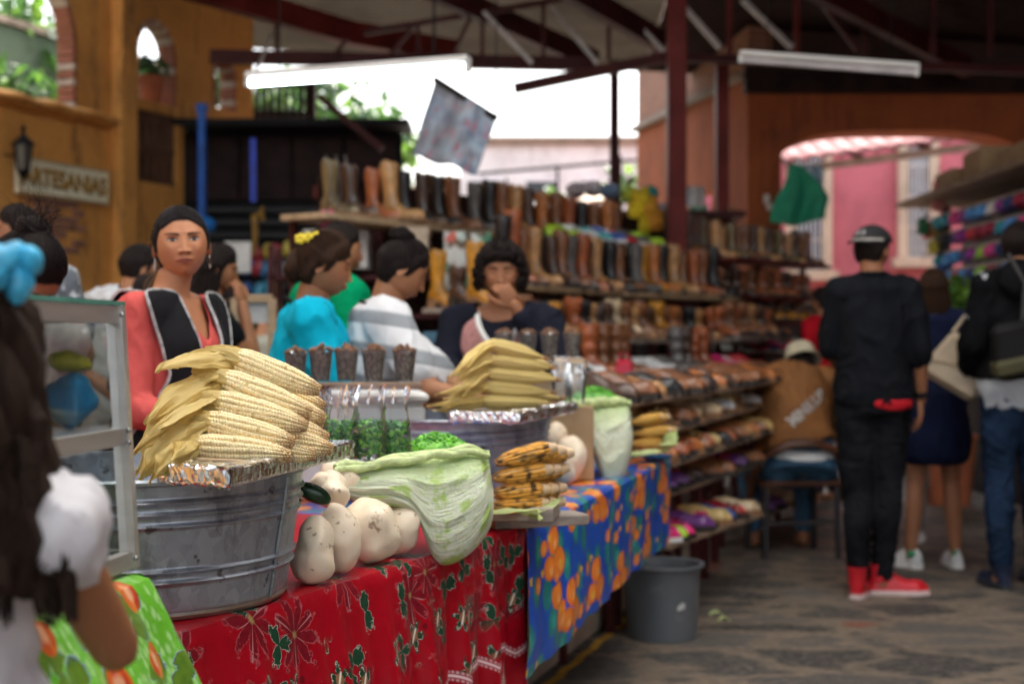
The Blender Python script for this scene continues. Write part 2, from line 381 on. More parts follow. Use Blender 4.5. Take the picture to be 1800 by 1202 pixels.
# ---- ochre building on the left
LW = thing('ochre_building', 'ochre plastered building with brick arches above the souvenir sign', 'building', (-5.1, 8, 0), math.atan2(.928, .371))
ops = [(2.3, 4.03, 3.12, 3.62, .75, 2.0), (4.82, 5.42, 3.35, 3.76, .32, 2.0), (4.64, 5.46, 2.62, 3.26, 0.001, 2), (6.03, 6.42, 3.45, 3.75, .2, 2.0), (5.56, 6.7, 0.0, 3.2, .001, 2)]
wallmesh(6.75, 5.2, .17, ops).build('wall', [MT['ochre'], MT['ochre']], LW, smooth=False)
for (x0, x1, z0, zs, rise, n) in (ops[0], ops[1], ops[3]):
    m = MB(); th = .075; pts = [(x0, z0), (x0, zs)]
    for k_ in range(1, 24): a = math.pi * (1 - k_ / 24); pts.append(((x0 + x1) / 2 + (x1 - x0) / 2 * math.cos(a), zs + rise * math.sin(a)))
    pts += [(x1, zs), (x1, z0)]; cx = (x0 + x1) / 2
    for (pa, pb) in zip(pts, pts[1:]):          # bricks one by one round the arch
        L_ = math.hypot(pb[0] - pa[0], pb[1] - pa[1]); nb = max(1, round(L_ / .062))
        for q in range(nb):
            u = (q + .5) / nb; px_, pz_ = lerp(pa[0], pb[0], u), lerp(pa[1], pb[1], u); ang = math.atan2(pb[1] - pa[1], pb[0] - pa[0])
            m.mi = random.choice((0, 0, 1)); nx, nz = math.sin(ang), -math.cos(ang)
            m.box((px_ + nx * .02, .07, pz_ + nz * .02), (L_ / nb - .012, .17, .055), (0, -ang, 0), bev=.006)
    m.build('arch_surround', [M('arch_brick_red', (.36, .13, .08), .85), M('arch_brick_pale', (.55, .42, .34), .85)], LW, smooth=False)
m = MB(); m.grid(lambda u, v: (1.5 + 2.9 * u, -.15 * math.sin(v * math.pi * .9) - .002, 3.02 + .10 * v - .01 * math.sin(u * 40)), 60, 6); m.build('ledge', MT['ochre'], LW, solid=.02)
m = MB(); m.box((4.6, -.06, 2.6), (.24, .12, 5.19), bev=.03); m.build('pilaster', MT['ochre'], LW, smooth='auto')
# openwork brick panel
m = MB()
for k_ in range(7): m.box((4.66 + .13 * k_ + .0, .1, 2.94), (.045, .12, .64))
for z_ in (2.64, 2.93, 3.24): m.box((5.05, .1, z_), (.82, .14, .05))
for k_ in range(6):
    for z_ in (2.87, 3.18):
        m.box((4.725 + .13 * k_, .1, z_ + .02), (.09, .10, .03)); m.box((4.685 + .13 * k_, .1, z_ - .02), (.03, .10, .05)); m.box((4.765 + .13 * k_, .1, z_ - .02), (.03, .10, .05))
m.build('lattice_panel', M('lattice_brick', (.13, .06, .035), .9), LW, smooth=False)
m = MB(); m.box((5.05, .32, 2.94), (.84, .03, .70)); m.build('lattice_backing', MT['black'], LW)
m = MB()
for r_ in range(7):
    for c_ in range(4):
        if random.random() < .85: m.box((3.52 + .155 * c_ + (.07 if r_ % 2 else 0), -.004, 1.95 + .062 * r_), (.14, .03, .05), bev=.006)
m.build('bare_brick_patch', M('patch_brick', (.30, .15, .11), .9, var=.4), LW, smooth=False)
# sign
SG = thing('wall_sign', 'cream board sign with gold letters reading ARTESANIAS on the ochre wall', 'sign', LW.matrix_world @ Vector((0, 0, 0)))
SG.location = LW.location + Matrix.Rotation(LW.rotation_euler.z, 3, 'Z') @ Vector((3.83, -.02, 2.50)); SG.rotation_euler = LW.rotation_euler
MB().box((0, -.02, 0), (1.10, .045, .29), bev=.008).build('board', M('cream_board', (.90, .84, .62), .5), SG, smooth='auto')
m = MB()
for z_, y_ in ((.135, 0), (-.135, 0)): m.box((0, -.047, z_), (1.10, .014, .018))
for x_ in (-.541, .541): m.box((x_, -.047, 0), (.018, .014, .252))
m.build('frame', M('sign_frame', (.50, .38, .20), .5), SG, smooth=False)
def text_obj(txt, size, dep, mat, parent, loc, rot, bold=0, name='lettering', sx=1):
    me = text_mesh(txt, size, dep, name, bold); me.materials.append(mat); o = bpy.data.objects.new(name, me); COL.objects.link(o); o.parent = parent; o.location = loc; o.rotation_euler = rot; o.scale = (sx, 1, 1); return o
text_obj('ARTESANIAS', .195, .004, M('gold_letters', (.36, .19, .01), .4), SG, (0, -.048, -.002), (R(90), 0, 0), .004, sx=.93)
text_obj('ARTESANIAS', .195, .002, M('letter_shadow_paint', (.05, .03, .01), .6), SG, (.006, -.0445, -.007), (R(90), 0, 0), .007, name='lettering_edge', sx=.93)
# lantern
LN = thing('wall_lantern', 'small black iron lantern left of the souvenir sign', 'lantern'); LN.location = LW.location + Matrix.Rotation(LW.rotation_euler.z, 3, 'Z') @ Vector((3.22, -.16, 2.62)); LN.scale = (1, 1, 1)
MB().lathe([(.0, .25), (.012, .24), (.02, .21), (.008, .19), (.02, .17), (.09, .10), (.095, .09), (.0, .09)], 6).build('cap', MT['black'], LN, smooth=False)
MB().lathe([(.07, .09), (.045, -.10), (0, -.10)], 6).build('glass', M('lantern_glass', (.10, .09, .07), .2), LN, smooth=False)
m = MB()
for k_ in range(6): a = k_ * math.pi / 3; m.bar((.074 * math.cos(a), .074 * math.sin(a), .09), (.048 * math.cos(a), .048 * math.sin(a), -.10), .008)
m.lathe([(0, -.10), (.055, -.10), (.04, -.13), (.015, -.16), (0, -.18)], 6); m.bar((0, 0, .0), (-.16, .02, .02), .014); m.build('iron_frame', MT['black'], LN, smooth=False)
# pots and plants behind the arches
def leaves(m, c, r, n, size, mats=(0,), droop=.3, long_=1.0):
    for _ in range(n):
        d = Vector((random.gauss(0, 1), random.gauss(0, 1), random.gauss(0, 1))); d.normalize(); q = random.random() ** .45
        p = Vector(c) + Vector((d.x * r[0], d.y * r[1], d.z * r[2])) * q; s_ = size * random.uniform(.6, 1.3); m.mi = random.choice(mats)
        a = Vector((random.uniform(-1, 1), random.uniform(-1, 1), random.uniform(-.6, .6) - droop)).normalized(); b = a.cross(Vector((random.uniform(-1, 1), random.uniform(-1, 1), 1))).normalized(); nn = a.cross(b) * .15
        L_ = s_ * long_; m.add([p, p + a * L_ * .4 + b * s_ * .33 + nn * s_, p + a * L_, p + a * L_ * .4 - b * s_ * .33 + nn * s_], [(0, 1, 2, 3)])
def L2W(x, y, z): return LW.location + Matrix.Rotation(LW.rotation_euler.z, 3, 'Z') @ Vector((x, y, z))
lm = [MT['leaf'], MT['leaf_dark'], MT['leaf_light']]
for (x, y, z, r, n, s_, lab) in ((3.0, 1.5, 3.2, (1.3, .5, .75), 2600, .16, 'dark palm like plant seen through the big left arch'), (2.2, 2.6, 4.3, (1.7, .6, .9), 1500, .14, 'bright leafy bush high behind the big left arch'), (5.6, 2.0, 3.35, (.6, .4, .6), 900, .11, 'green plant seen through the narrow middle arch'), (6.9, 1.2, 3.5, (.35, .3, .5), 380, .09, 'green plant seen through the small third arch')):
    q = L2W(x, y, 0); t_ = thing('potted_plant', lab, 'plant', q)
    m = MB(); leaves(m, (0, 0, z), r, n, s_, (0, 0, 1, 1, 2), long_=1.8); m.build('foliage', lm, t_, smooth=False)
    m = MB(); [m.tube([(0, 0, 0), (.1 * k_ - .1, .05, z * .6), (.3 * k_ - .3, .1, z)], [.04, .025, .01], 6) for k_ in range(3)]; m.build('stem', MT['bark'], t_)
q = L2W(5.17, .09, 3.352); t_ = thing('flower_pot', 'terracotta flower pot standing in the middle arch', 'pot', q)
MB().lathe([(0, 0), (.085, 0), (.12, .19), (.13, .19), (.132, .24), (.115, .24), (.10, .2), (0, .2)], 24).build('pot', MT['terracotta_pot'], t_)
m = MB(); leaves(m, (0, 0, .34), (.14, .12, .13), 130, .06, (0, 1), long_=1.6); m.build('foliage', lm, t_, smooth=False)
t_ = thing('added_back_wall', 'mossy grey green courtyard wall behind the arches', 'wall', L2W(0, 3.4, 0), math.atan2(.928, .371)); MB().box((4.5, 0, 2.35), (11, .2, 4.7)).build('wall', mat_plaster('grey_green_plaster', (.10, .14, .085), (.04, .06, .03)), t_, smooth=False); MB().box((4.5, 0, 4.74), (11.1, .3, .08)).build('coping', MT['concrete'], t_, smooth=False)  # backdrop added to block the bright sky seen through the arches
# ---- blue pole
m = MB(); p0 = P(355, 400, 12.6); m.tube([(0, 0, 0), (0, 0, 3.25)], .04, 12); m.lathe([(.0, 3.24), (.055, 3.24), (.055, 3.30), (0, 3.32)], 12)
tag(m.build('blue_pole', MT['blue_paint'], loc=None), 'tall thin blue painted pole beside the ochre wall', 'pole'); bpy.data.objects['blue_pole'].location = (p0.x, p0.y, 0)
# ---- dark shuttered stall
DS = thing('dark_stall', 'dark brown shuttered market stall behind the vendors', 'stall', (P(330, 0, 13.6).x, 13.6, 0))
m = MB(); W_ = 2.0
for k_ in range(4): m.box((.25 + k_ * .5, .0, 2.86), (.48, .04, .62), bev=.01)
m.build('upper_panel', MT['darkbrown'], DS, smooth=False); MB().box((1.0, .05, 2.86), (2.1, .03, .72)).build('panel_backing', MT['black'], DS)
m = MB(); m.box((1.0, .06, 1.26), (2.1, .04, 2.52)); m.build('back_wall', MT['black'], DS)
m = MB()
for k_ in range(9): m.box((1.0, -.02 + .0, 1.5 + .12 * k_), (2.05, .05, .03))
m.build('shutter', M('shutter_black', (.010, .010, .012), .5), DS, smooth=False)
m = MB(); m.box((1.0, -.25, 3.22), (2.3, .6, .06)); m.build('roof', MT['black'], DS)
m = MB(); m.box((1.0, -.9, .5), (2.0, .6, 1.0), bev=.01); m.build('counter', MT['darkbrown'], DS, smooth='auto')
# ---- brick side wall and terracotta arch wall
d_ = Vector((2.32 - 1.54, 14 - 17.5)); an = math.atan2(d_.y, d_.x)
SW = thing('brick_wall', 'brick upper wall over terracotta plaster left of the arched doorway', 'wall', (1.54, 17.5, 0), an)
wallmesh(3.59, 3.80, .35, [(.25, 3.3, 0, 2.3, .55, 2.2)]).build('plaster_wall', [MT['terracotta'], MT['terracotta']], SW, smooth=False)
MB().box((1.795, .17, 4.75), (3.59, .33, 1.86)).build('brick_face', MT['brick'], SW, smooth=False)
MB().box((1.795, .13, 3.81), (3.63, .42, .07), bev=.01).build('ledge', MT['concrete'], SW, smooth=False)
AW = thing('arch_wall', 'terracotta red wall with a wide flat arched gateway', 'wall', (2.33, 14, 0))
wallmesh(4.6, 3.64, .5, [(.20, 2.85, 0, 2.55, .73, 3.4)]).build('wall', [MT['terracotta'], MT['terracotta']], AW, smooth=False)
MB().box((2.3, -.03, 3.77), (4.7, .16, .26), bev=.01).build('lintel', MT['darkbrown'], AW, smooth=False)
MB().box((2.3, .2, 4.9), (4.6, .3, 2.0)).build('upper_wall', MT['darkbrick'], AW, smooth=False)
MB().box((.22, -.04, 2.52), (.10, .06, .06), bev=.01).box((.17, -.03, 2.6), (.05, .05, .09)).build('switch_box', MT['white_paint'], AW, smooth=False)
# ================================================================ steel canopy
RF = thing('market_canopy', 'corrugated market roof with dark red steel beams over the shoe stall', 'roof', (0, 0, 0))
SLP = .115; Z0 = 4.34
def rz_(y): return Z0 + SLP * (15.5 - y) * 1.0
def sheet(x0, x1, y0, y1, mat, nm='roof_sheet'):
    n = int((y1 - y0) / .11 * 6); m = MB()
    m.grid(lambda u, v: (lerp(x0, x1, u) + .0, lerp(y0, y1, v), rz_(lerp(y0, y1, v)) - .06 * (lerp(x0, x1, u) + 1) + (.026 if mat is MT['roofsheet'] else .015) * math.sin(2 * math.pi * lerp(y0, y1, v) / .11)), 2, n); return m.build(nm, mat, RF)
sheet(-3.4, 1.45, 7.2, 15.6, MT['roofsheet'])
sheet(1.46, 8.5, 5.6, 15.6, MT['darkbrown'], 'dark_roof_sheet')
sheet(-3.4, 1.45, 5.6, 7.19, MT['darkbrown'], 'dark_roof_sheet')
sheet(-2.2, 3.2, -1.2, 5.59, MT['unseen_clear'], 'unseen_clear_sheet')  # unseen roof area made clear to give the stall soft top light
sheet(3.21, 8.5, -6.0, 5.59, MT['darkbrown'], 'dark_roof_sheet'); sheet(-5.0, -2.21, -6.0, 5.59, MT['darkbrown'], 'dark_roof_sheet'); sheet(-2.2, 3.2, -6.0, -1.21, MT['darkbrown'], 'dark_roof_sheet')  # unseen dark sheets added around the clear one to cut fill light
def member(nm, pts, w_, h_, mat=None):
    m = MB()
    for a_, b_ in zip(pts, pts[1:]): m.bar(a_, b_, w_, h_)
    return m.build(nm, mat or MT['steel'], RF, smooth=False)
member('rafter', [P(600, -90, 11.5), P(1045, 108, 14.2)], .10, .20); member('rafter', [P(930, -60, 11.5), P(1175, 82, 13.2)], .10, .20)
member('rafter', [P(330, -25, 12), P(610, 58, 13.5), P(800, 92, 14.5)], .12, .22, MT['steel_red'])
member('rafter', [P(1240, -120, 10), P(1700, 120, 13.6)], .10, .18)
member('bottom_chord', [P(370, 100, 12.8), P(1050, 114, 13.0)], .09, .12); member('bottom_chord', [P(905, 156, 12.6), P(1175, 100, 12.2)], .07, .09)
member('bottom_chord', [P(1176, 101, 12.2), P(1830, 126, 12.4)], .08, .07)
member('top_chord', [P(640, 58, 12.7), P(1000, -2, 12.9)], .05, .05); member('top_chord', [P(1180, -40, 12.3), P(1830, -40, 12.3)], .06, .06)
for px_, y0_, y1_ in ((486, 10, 100), (735, 45, 106), (848, 20, 108), (955, 8, 110), (1070, -20, 108)): member('vertical_web', [P(px_, y0_, 12.85), P(px_, y1_, 12.85)], .035, .035)
for a_, b_ in (((725, 48), (680, 105)), ((828, 30), (792, 105)), ((850, 22), (935, 112)), ((968, 12), (1050, 112)), ((1075, 0), (1170, 92)), ((610, 70), (570, 120))): member('diagonal_web', [P(*a_, 12.8), P(*b_, 12.8)], .04, .035, MT['greysteel'] if a_[0] > 840 else MT['steel'])
for a_, b_ in (((1200, 10), (1266, 85)), ((1305, 0), (1392, 85)), ((1440, 0), (1510, 92))): member('diagonal_web', [P(*a_, 12.2), P(*b_, 12.2)], .05, .04, MT['greysteel'] if a_[0] < 1400 else MT['steel'])
for px_ in (1282, 1400, 1520, 1640, 1740): member('vertical_web', [P(px_, -20, 12.3), P(px_, 98, 12.3)], .045, .045, MT['steel_red'] if px_ < 1500 else MT['steel'])
m = MB(); q = P(1189, 0, 11.4); m.box((q.x, q.y, 2.4), (.150, .150, 4.8), bev=.006); m.box((q.x, q.y, .01), (.24, .24, .02)); m.build('post', MT['steel_red'], RF, smooth='auto')
m = MB(); q = P(1269, 0, 12.9); m.box((q.x, q.y, 1.87), (.115, .115, 3.74), bev=.006); m.build('post', MT['steel_red'], RF, smooth='auto')
m = MB(); q = P(1080, 0, 15.2); m.box((q.x, q.y, 2.1), (.10, .10, 4.2), bev=.006); m.build('post', MT['steel'], RF, smooth='auto')
m = MB(); q = P(655, 0, 9.3); m.box((q.x, q.y, .97), (.15, .15, 1.94), bev=.006); m.build('post', MT['steel'], RF, smooth='auto')
member('brace', [P(560, 170, 12.8), P(672, 262, 12.8)], .05, .06); member('hanger_pole', [P(478, 60, 12.9), P(440, 150, 9)], .02, .02, MT['greysteel'])
# lamps
def tube_lamp(a, b, lit, lab):
    c_ = (a + b) / 2; t_ = thing('tube_lamp', lab, 'lamp', c_); d = (b - a); L_ = d.length; t_.rotation_euler = d.to_track_quat('X', 'Z').to_euler()
    MB().box((0, 0, .045), (L_ + .02, .07, .04), bev=.01).build('fixture', MT['white_paint'], t_, smooth='auto')
    MB().tube([(-L_ / 2, 0, 0), (L_ / 2, 0, 0)], .019, 14).build('tube', MT['tube_on'] if lit else M('unlit_tube', (.62, .60, .62), .3), t_)
    for sx_ in (-1, 1): MB().box((sx_ * L_ / 2, 0, .01), (.025, .04, .06)).build('socket', MT['white_paint'], t_)
    m = MB(); up = t_.rotation_euler.to_matrix().inverted() @ Vector((0, 0, 1)); [m.tube([Vector((x_, 0, .06)), Vector((x_, 0, .06)) + up * 2.2], .004, 5) for x_ in (-L_ * .35, L_ * .35)]; m.build('hanging_wire', MT['black'], t_)
tube_lamp(P(437, 147, 7.9), P(822, 120, 7.4), True, 'lit white fluorescent tube hanging above the vendors'); tube_lamp(P(1302, 106, 9.6), P(1612, 129, 9.3), False, 'unlit fluorescent tube hanging before the terracotta arch wall')
# hanging banner
BN = thing('hanging_banner', 'faded grey blue plastic banner hanging askew above the boots', 'banner', P(800, 220, 8.6)); c4 = [P(765, 140, 8.7), P(872, 208, 8.3), P(836, 306, 8.2), P(724, 272, 8.7)]
def bfn(u, v):
    p = c4[0].lerp(c4[1], u).lerp(c4[3].lerp(c4[2], u), v); return (p + Vector((0, .04 * math.sin(u * 7) + .02 * math.sin(v * 9), .01 * math.sin(u * 12))), (u, v))
m_, b_, t__ = newmat('faded_banner_print'); n1 = S(ntex(mapping(coord('UV'), (2.2, 1, 1), (0, 0, .5)), 2.0, 4).outputs[0]); n2 = S(ntex(mapping(coord('UV'), (9, 3, 1)), 1.5, 3).outputs[0])
c_ = mixc(less(.5, n1, .12), (.10, .12, .16), (.28, .34, .42)); c_ = mixc(less(.60, n2, .04) * .7, c_, (.35, .08, .12)); t__.links.new(c_, b_.inputs['Base Color']); setb(b_, Roughness=.35)
MB().grid(bfn, 24, 16).build('sheet', m_, BN, world=True, solid=.002)
MB().bar(c4[0], c4[1], .03).build('batten', MT['black'], BN, world=True)
m = MB(); m.tube([c4[0], c4[0] + Vector((0, 0, 1.5))], .004, 5); m.tube([c4[1], c4[1] + Vector((0, .3, 1.4))], .004, 5); m.build('hanging_wire', MT['black'], BN, world=True)
# ================================================================ beyond the market
PB = thing('pink_building', 'pink stucco building with cream window surrounds beyond the arch', 'building', (2.0, 22, 0))
MB().box((6.6, .25, 3.4), (11.8, .5, 6.8)).build('wall', MT['pink'], PB, smooth=False)
def window_(x, z0, z1, w_, lab=None):
    f = MB()
    for sx in (-1, 1): f.box((x + sx * (w_ / 2 + .07), -.06, (z0 + z1) / 2), (.14, .14, z1 - z0))
    f.box((x, -.07, z1 + .12), (w_ + .36, .18, .20)); f.box((x, -.09, z0 - .08), (w_ + .46, .24, .14)); F = f.build('window', MT['cream'], PB, smooth=False)
    MB().box((x, -.01, (z0 + z1) / 2), (w_, .03, z1 - z0)).build('pane', MT['teal_glass'], F, smooth=False)
    b = MB(); [b.box((x - w_ / 2 + w_ * k_ / 6, -.05, (z0 + z1) / 2), (.025, .025, z1 - z0)) for k_ in range(7)]; [b.box((x, -.05, z0 + (z1 - z0) * k_ / 4), (w_, .02, .025)) for k_ in range(5)]; b.build('bars', MT['white_paint'], F, smooth=False)
window_(P(1420, 0, 22).x - 2.0, 2.3, 4.2, .42); window_(P(1612, 0, 22).x - 2.0, 2.5, 4.4, .34); window_(8.0, 2.4, 4.3, .5); 
MB().box((6.6, -.05, 1.9), (11.8, .12, .22)).build('string_course', MT['cream'], PB, smooth=False); MB().box((6.6, -.04, .45), (11.8, .1, .9)).build('base_course', MT['cream'], PB, smooth=False)
TA = thing('tiled_awning', 'pink clay tiled awning with scalloped edge seen through the arch', 'awning', (4, 19, 0)); a_ = P(1385, 288, 18.5); b_ = P(1790, 236, 18.5)
m = MB(); m.grid(lambda u, v: (a_.lerp(b_, u) + Vector((0, 1.6 * v, .55 * v + .05 * abs(math.sin(u * 26 * math.pi / 2))))), 260, 6); m.build('tiles', MT['pinktile'], TA, world=True, solid=.03)
m = MB(); m.bar(a_ + Vector((0, .1, -.08)), b_ + Vector((0, .1, -.08)), .08, .10); m.build('fascia', MT['concrete'], TA, world=True)
[MB().bar(a_.lerp(b_, u) + Vector((0, .1, -.1)), a_.lerp(b_, u) + Vector((0, 1.5, .3)), .07).build('rafter', MT['darkbrown'], TA, world=True) for u in (.05, .35, .65, .95)]
TB = thing('tiled_awning', 'short pink tile awning between the red posts', 'awning', (2, 18.5, 0)); a2 = P(1195, 275, 18.3); b2 = P(1312, 262, 18.3)
MB().grid(lambda u, v: (a2.lerp(b2, u) + Vector((0, .8 * v, .35 * v + .04 * abs(math.sin(u * 9 * math.pi))))), 90, 4).build('tiles', MT['pinktile'], TB, world=True, solid=.03)
for x_ in (.1, .9): MB().bar((a2.lerp(b2, x_).x, 18.7, 0), a2.lerp(b2, x_) + Vector((0, .4, .1)), .05).build('post', MT['darkbrown'], TB, world=True)
def house(x, Y, w_, h_, mat, lab, win=3, roofm=None):
    t_ = thing('house', lab, 'house', (x, Y, 0)); MB().box((0, 2, h_ / 2), (w_, 4, h_)).build('wall', mat, t_, smooth=False); MB().box((0, 2, h_ + .1), (w_ + .3, 4.3, .2), bev=.03).build('roof', roofm or MT['concrete'], t_, smooth=False)
    for k_ in range(win):
        for z_ in (1.3, 4.0):
            if z_ + 1.2 < h_: f = MB().box((-w_ / 2 + w_ * (k_ + .5) / win, -.03, z_ + .5), (.9, .08, 1.2)).build('window', MT['white_paint'], t_, smooth=False); MB().box((-w_ / 2 + w_ * (k_ + .5) / win, -.08, z_ + .5), (.74, .03, 1.04)).build('pane', MT['glass_dark'], f, smooth=False)
house(P(1000, 0, 34).x, 34, 5.2, 5.9, MT['white'], 'low white house far behind the boot racks', 4); house(P(820, 0, 40).x, 40, 5.0, 5.4, MT['cream'], 'cream house far behind the hanging banner', 3)
house(P(640, 0, 38).x, 38, 4.0, 4.2, MT['white'], 'small white house far behind the lit lamp', 2, MT['pinktile']); house(-12, 36, 9, 6, MT['cream'], 'wide cream house behind the ochre building', 4)
def tree(x, Y, h, r, n, lab, ls=.22):
    t_ = thing('tree', lab, 'tree', (x, Y, 0)); m = MB(); m.tube([(0, 0, 0), (.1, 0, h * .35), (.05, .1, h * .6)], [.16, .11, .07], 8)
    for _ in range(7): a = random.uniform(0, 6.28); m.tube([(.08, .05, h * random.uniform(.35, .6)), (math.cos(a) * r * .5, math.sin(a) * r * .5, h * .75), (math.cos(a) * r * .8, math.sin(a) * r * .8, h * random.uniform(.75, 1))], [.06, .035, .012], 5)
    m.build('trunk', MT['bark'], t_); m = MB()
    for _ in range(15):
        a = random.uniform(0, 6.28); q = random.uniform(.2, .85); leaves(m, (math.cos(a) * r * q, math.sin(a) * r * q, h * random.uniform(.62, 1.02)), (r * .36, r * .36, r * .26), n // 15, ls, (0, 1, 2), long_=1.3)
    m.build('crown', lm, t_, smooth=False)
tree(P(430, 0, 19).x, 19, 4.6, 1.5, 1700, 'tree with gaps in its crown behind the left end of the lit lamp'); tree(P(600, 0, 20).x, 20, 4.9, 1.3, 1100, 'thin tree behind the lit lamp and the brace')
tree(P(905, 0, 26).x, 26, 3.9, .8, 500, 'small round tree behind the right edge of the banner', .16); tree(-6.5, 17.5, 5.5, 1.8, 1600, 'tall tree behind the ochre building'); tree(P(1130, 0, 27).x, 27, 4.3, 1.0, 500, 'small tree behind the thin steel post')
LS = thing('lattice_screen', 'dark slatted wooden screen with gaps left of the open sky', 'screen', (P(395, 0, 15).x, 15, 0)); W_ = P(548, 0, 15).x - P(395, 0, 15).x; z0_, z1_ = P(0, 262, 15).z, P(0, 140, 15).z
for k_ in range(12): MB().box((W_ * (k_ + .5) / 12, random.uniform(-.02, .02), (z0_ + z1_) / 2), (W_ / 12 * random.uniform(.45, .8), .03, z1_ - z0_)).build('slat', MT['darkbrown'], LS, smooth=False)
for q in (z0_ + .05, (z0_ + z1_) / 2, z1_ - .05): MB().box((W_ / 2, .03, q), (W_, .04, .07)).build('rail', MT['steel'], LS, smooth=False)
for q in (0, W_): MB().box((q, .04, z1_ / 2), (.08, .05, z1_)).build('upright', MT['steel'], LS, smooth=False)
DF = thing('distant_stall', 'thin dark stall frame with pale tarps far behind the boots', 'stall', (P(1000, 0, 25).x, 25, 0))
for x_ in (-1.1, -.2, .9): MB().bar((x_, 0, 0), (x_, 0, 4.3 + .2 * x_), .05).build('frame_post', MT['black'], DF)
for z_, q in ((4.15, .3), (3.75, -.1)): MB().bar((-1.6, 0, z_), (1.6, .2, z_ + q), .05).build('frame_rail', MT['black'], DF)
for x_, z_, c_ in ((-.7, 3.5, 'white'), (.5, 3.6, 'cream')): MB().grid(lambda u, v: (x_ + u * .8 - .4, .3 * v, z_ + .25 * v + .05 * math.sin(u * 8)), 12, 4).build('tarp', MT[c_], DF, solid=.01)
t_ = thing('added_side_wall', 'ochre wall continuing towards the viewer on the left', 'wall', (-5.1, 8, 0), math.atan2(.928, .371)); MB().box((-7, .1, 2.6), (14, .2, 5.2)).build('wall', MT['ochre'], t_, smooth=False); MB().box((-7, -.02, .15), (14, .06, .3)).build('plinth', MT['concrete'], t_, smooth=False)  # added out of view to keep light from the left off the stall
t_ = thing('added_side_building', 'terracotta building closing the right side of the market hall', 'building', (8.6, 4, 0)); MB().box((1, 2, 2.7), (2, 18, 5.4)).build('wall', MT['terracotta'], t_, smooth=False); [MB().box((-.02, y_, 1.2), (.06, 1.3, 2.4)).build('door', MT['darkbrown'], t_) for y_ in (-3, 2, 7)]  # out-of-view block added to darken the hall from the right
t_ = thing('added_rear_building', 'plain grey market building behind the viewer', 'building', (3, -12, 0)); MB().box((0, -2, 2.6), (26, 4, 5.2)).build('wall', MT['greyplaster'], t_, smooth=False); [MB().box((x_, .02, 1.2), (1.3, .06, 2.4)).build('door', MT['darkbrown'], t_) for x_ in (-6, 0, 6)]  # added behind the camera to reduce frontal fill
# ================================================================ cloth prints
def polar_cells(uv, scale, rnd, seed=0.0):
    """voronoi cells: returns local x, y (metres), cell random colour channels"""
    v = mapping(uv, (scale, scale, 1), loc=(seed, seed * .7, 0)); n = S.nt.nodes.new('ShaderNodeTexVoronoi'); n.voronoi_dimensions = '2D'
    n.inputs['Scale'].default_value = 1; n.inputs['Randomness'].default_value = rnd; S.nt.links.new(v, n.inputs['Vector'])
    d = S.nt.nodes.new('ShaderNodeVectorMath'); d.operation = 'SUBTRACT'; S.nt.links.new(v, d.inputs[0]); S.nt.links.new(n.outputs['Position'], d.inputs[1])
    s = S.nt.nodes.new('ShaderNodeSeparateXYZ'); S.nt.links.new(d.outputs[0], s.inputs[0]); c = S.nt.nodes.new('ShaderNodeSeparateColor'); S.nt.links.new(n.outputs['Color'], c.inputs[0])
    return S(s.outputs[0]) / scale, S(s.outputs[1]) / scale, S(c.outputs[0]), S(c.outputs[1]), S(c.outputs[2])
def pr(x, y): return sop('SQRT', x * x + y * y), sop('ARCTAN2', y, x)
def uvsplit():
    uv = coord('UV'); s = S.nt.nodes.new('ShaderNodeSeparateXYZ'); S.nt.links.new(uv, s.inputs[0]); return uv, S(s.outputs[0]), S(s.outputs[1])
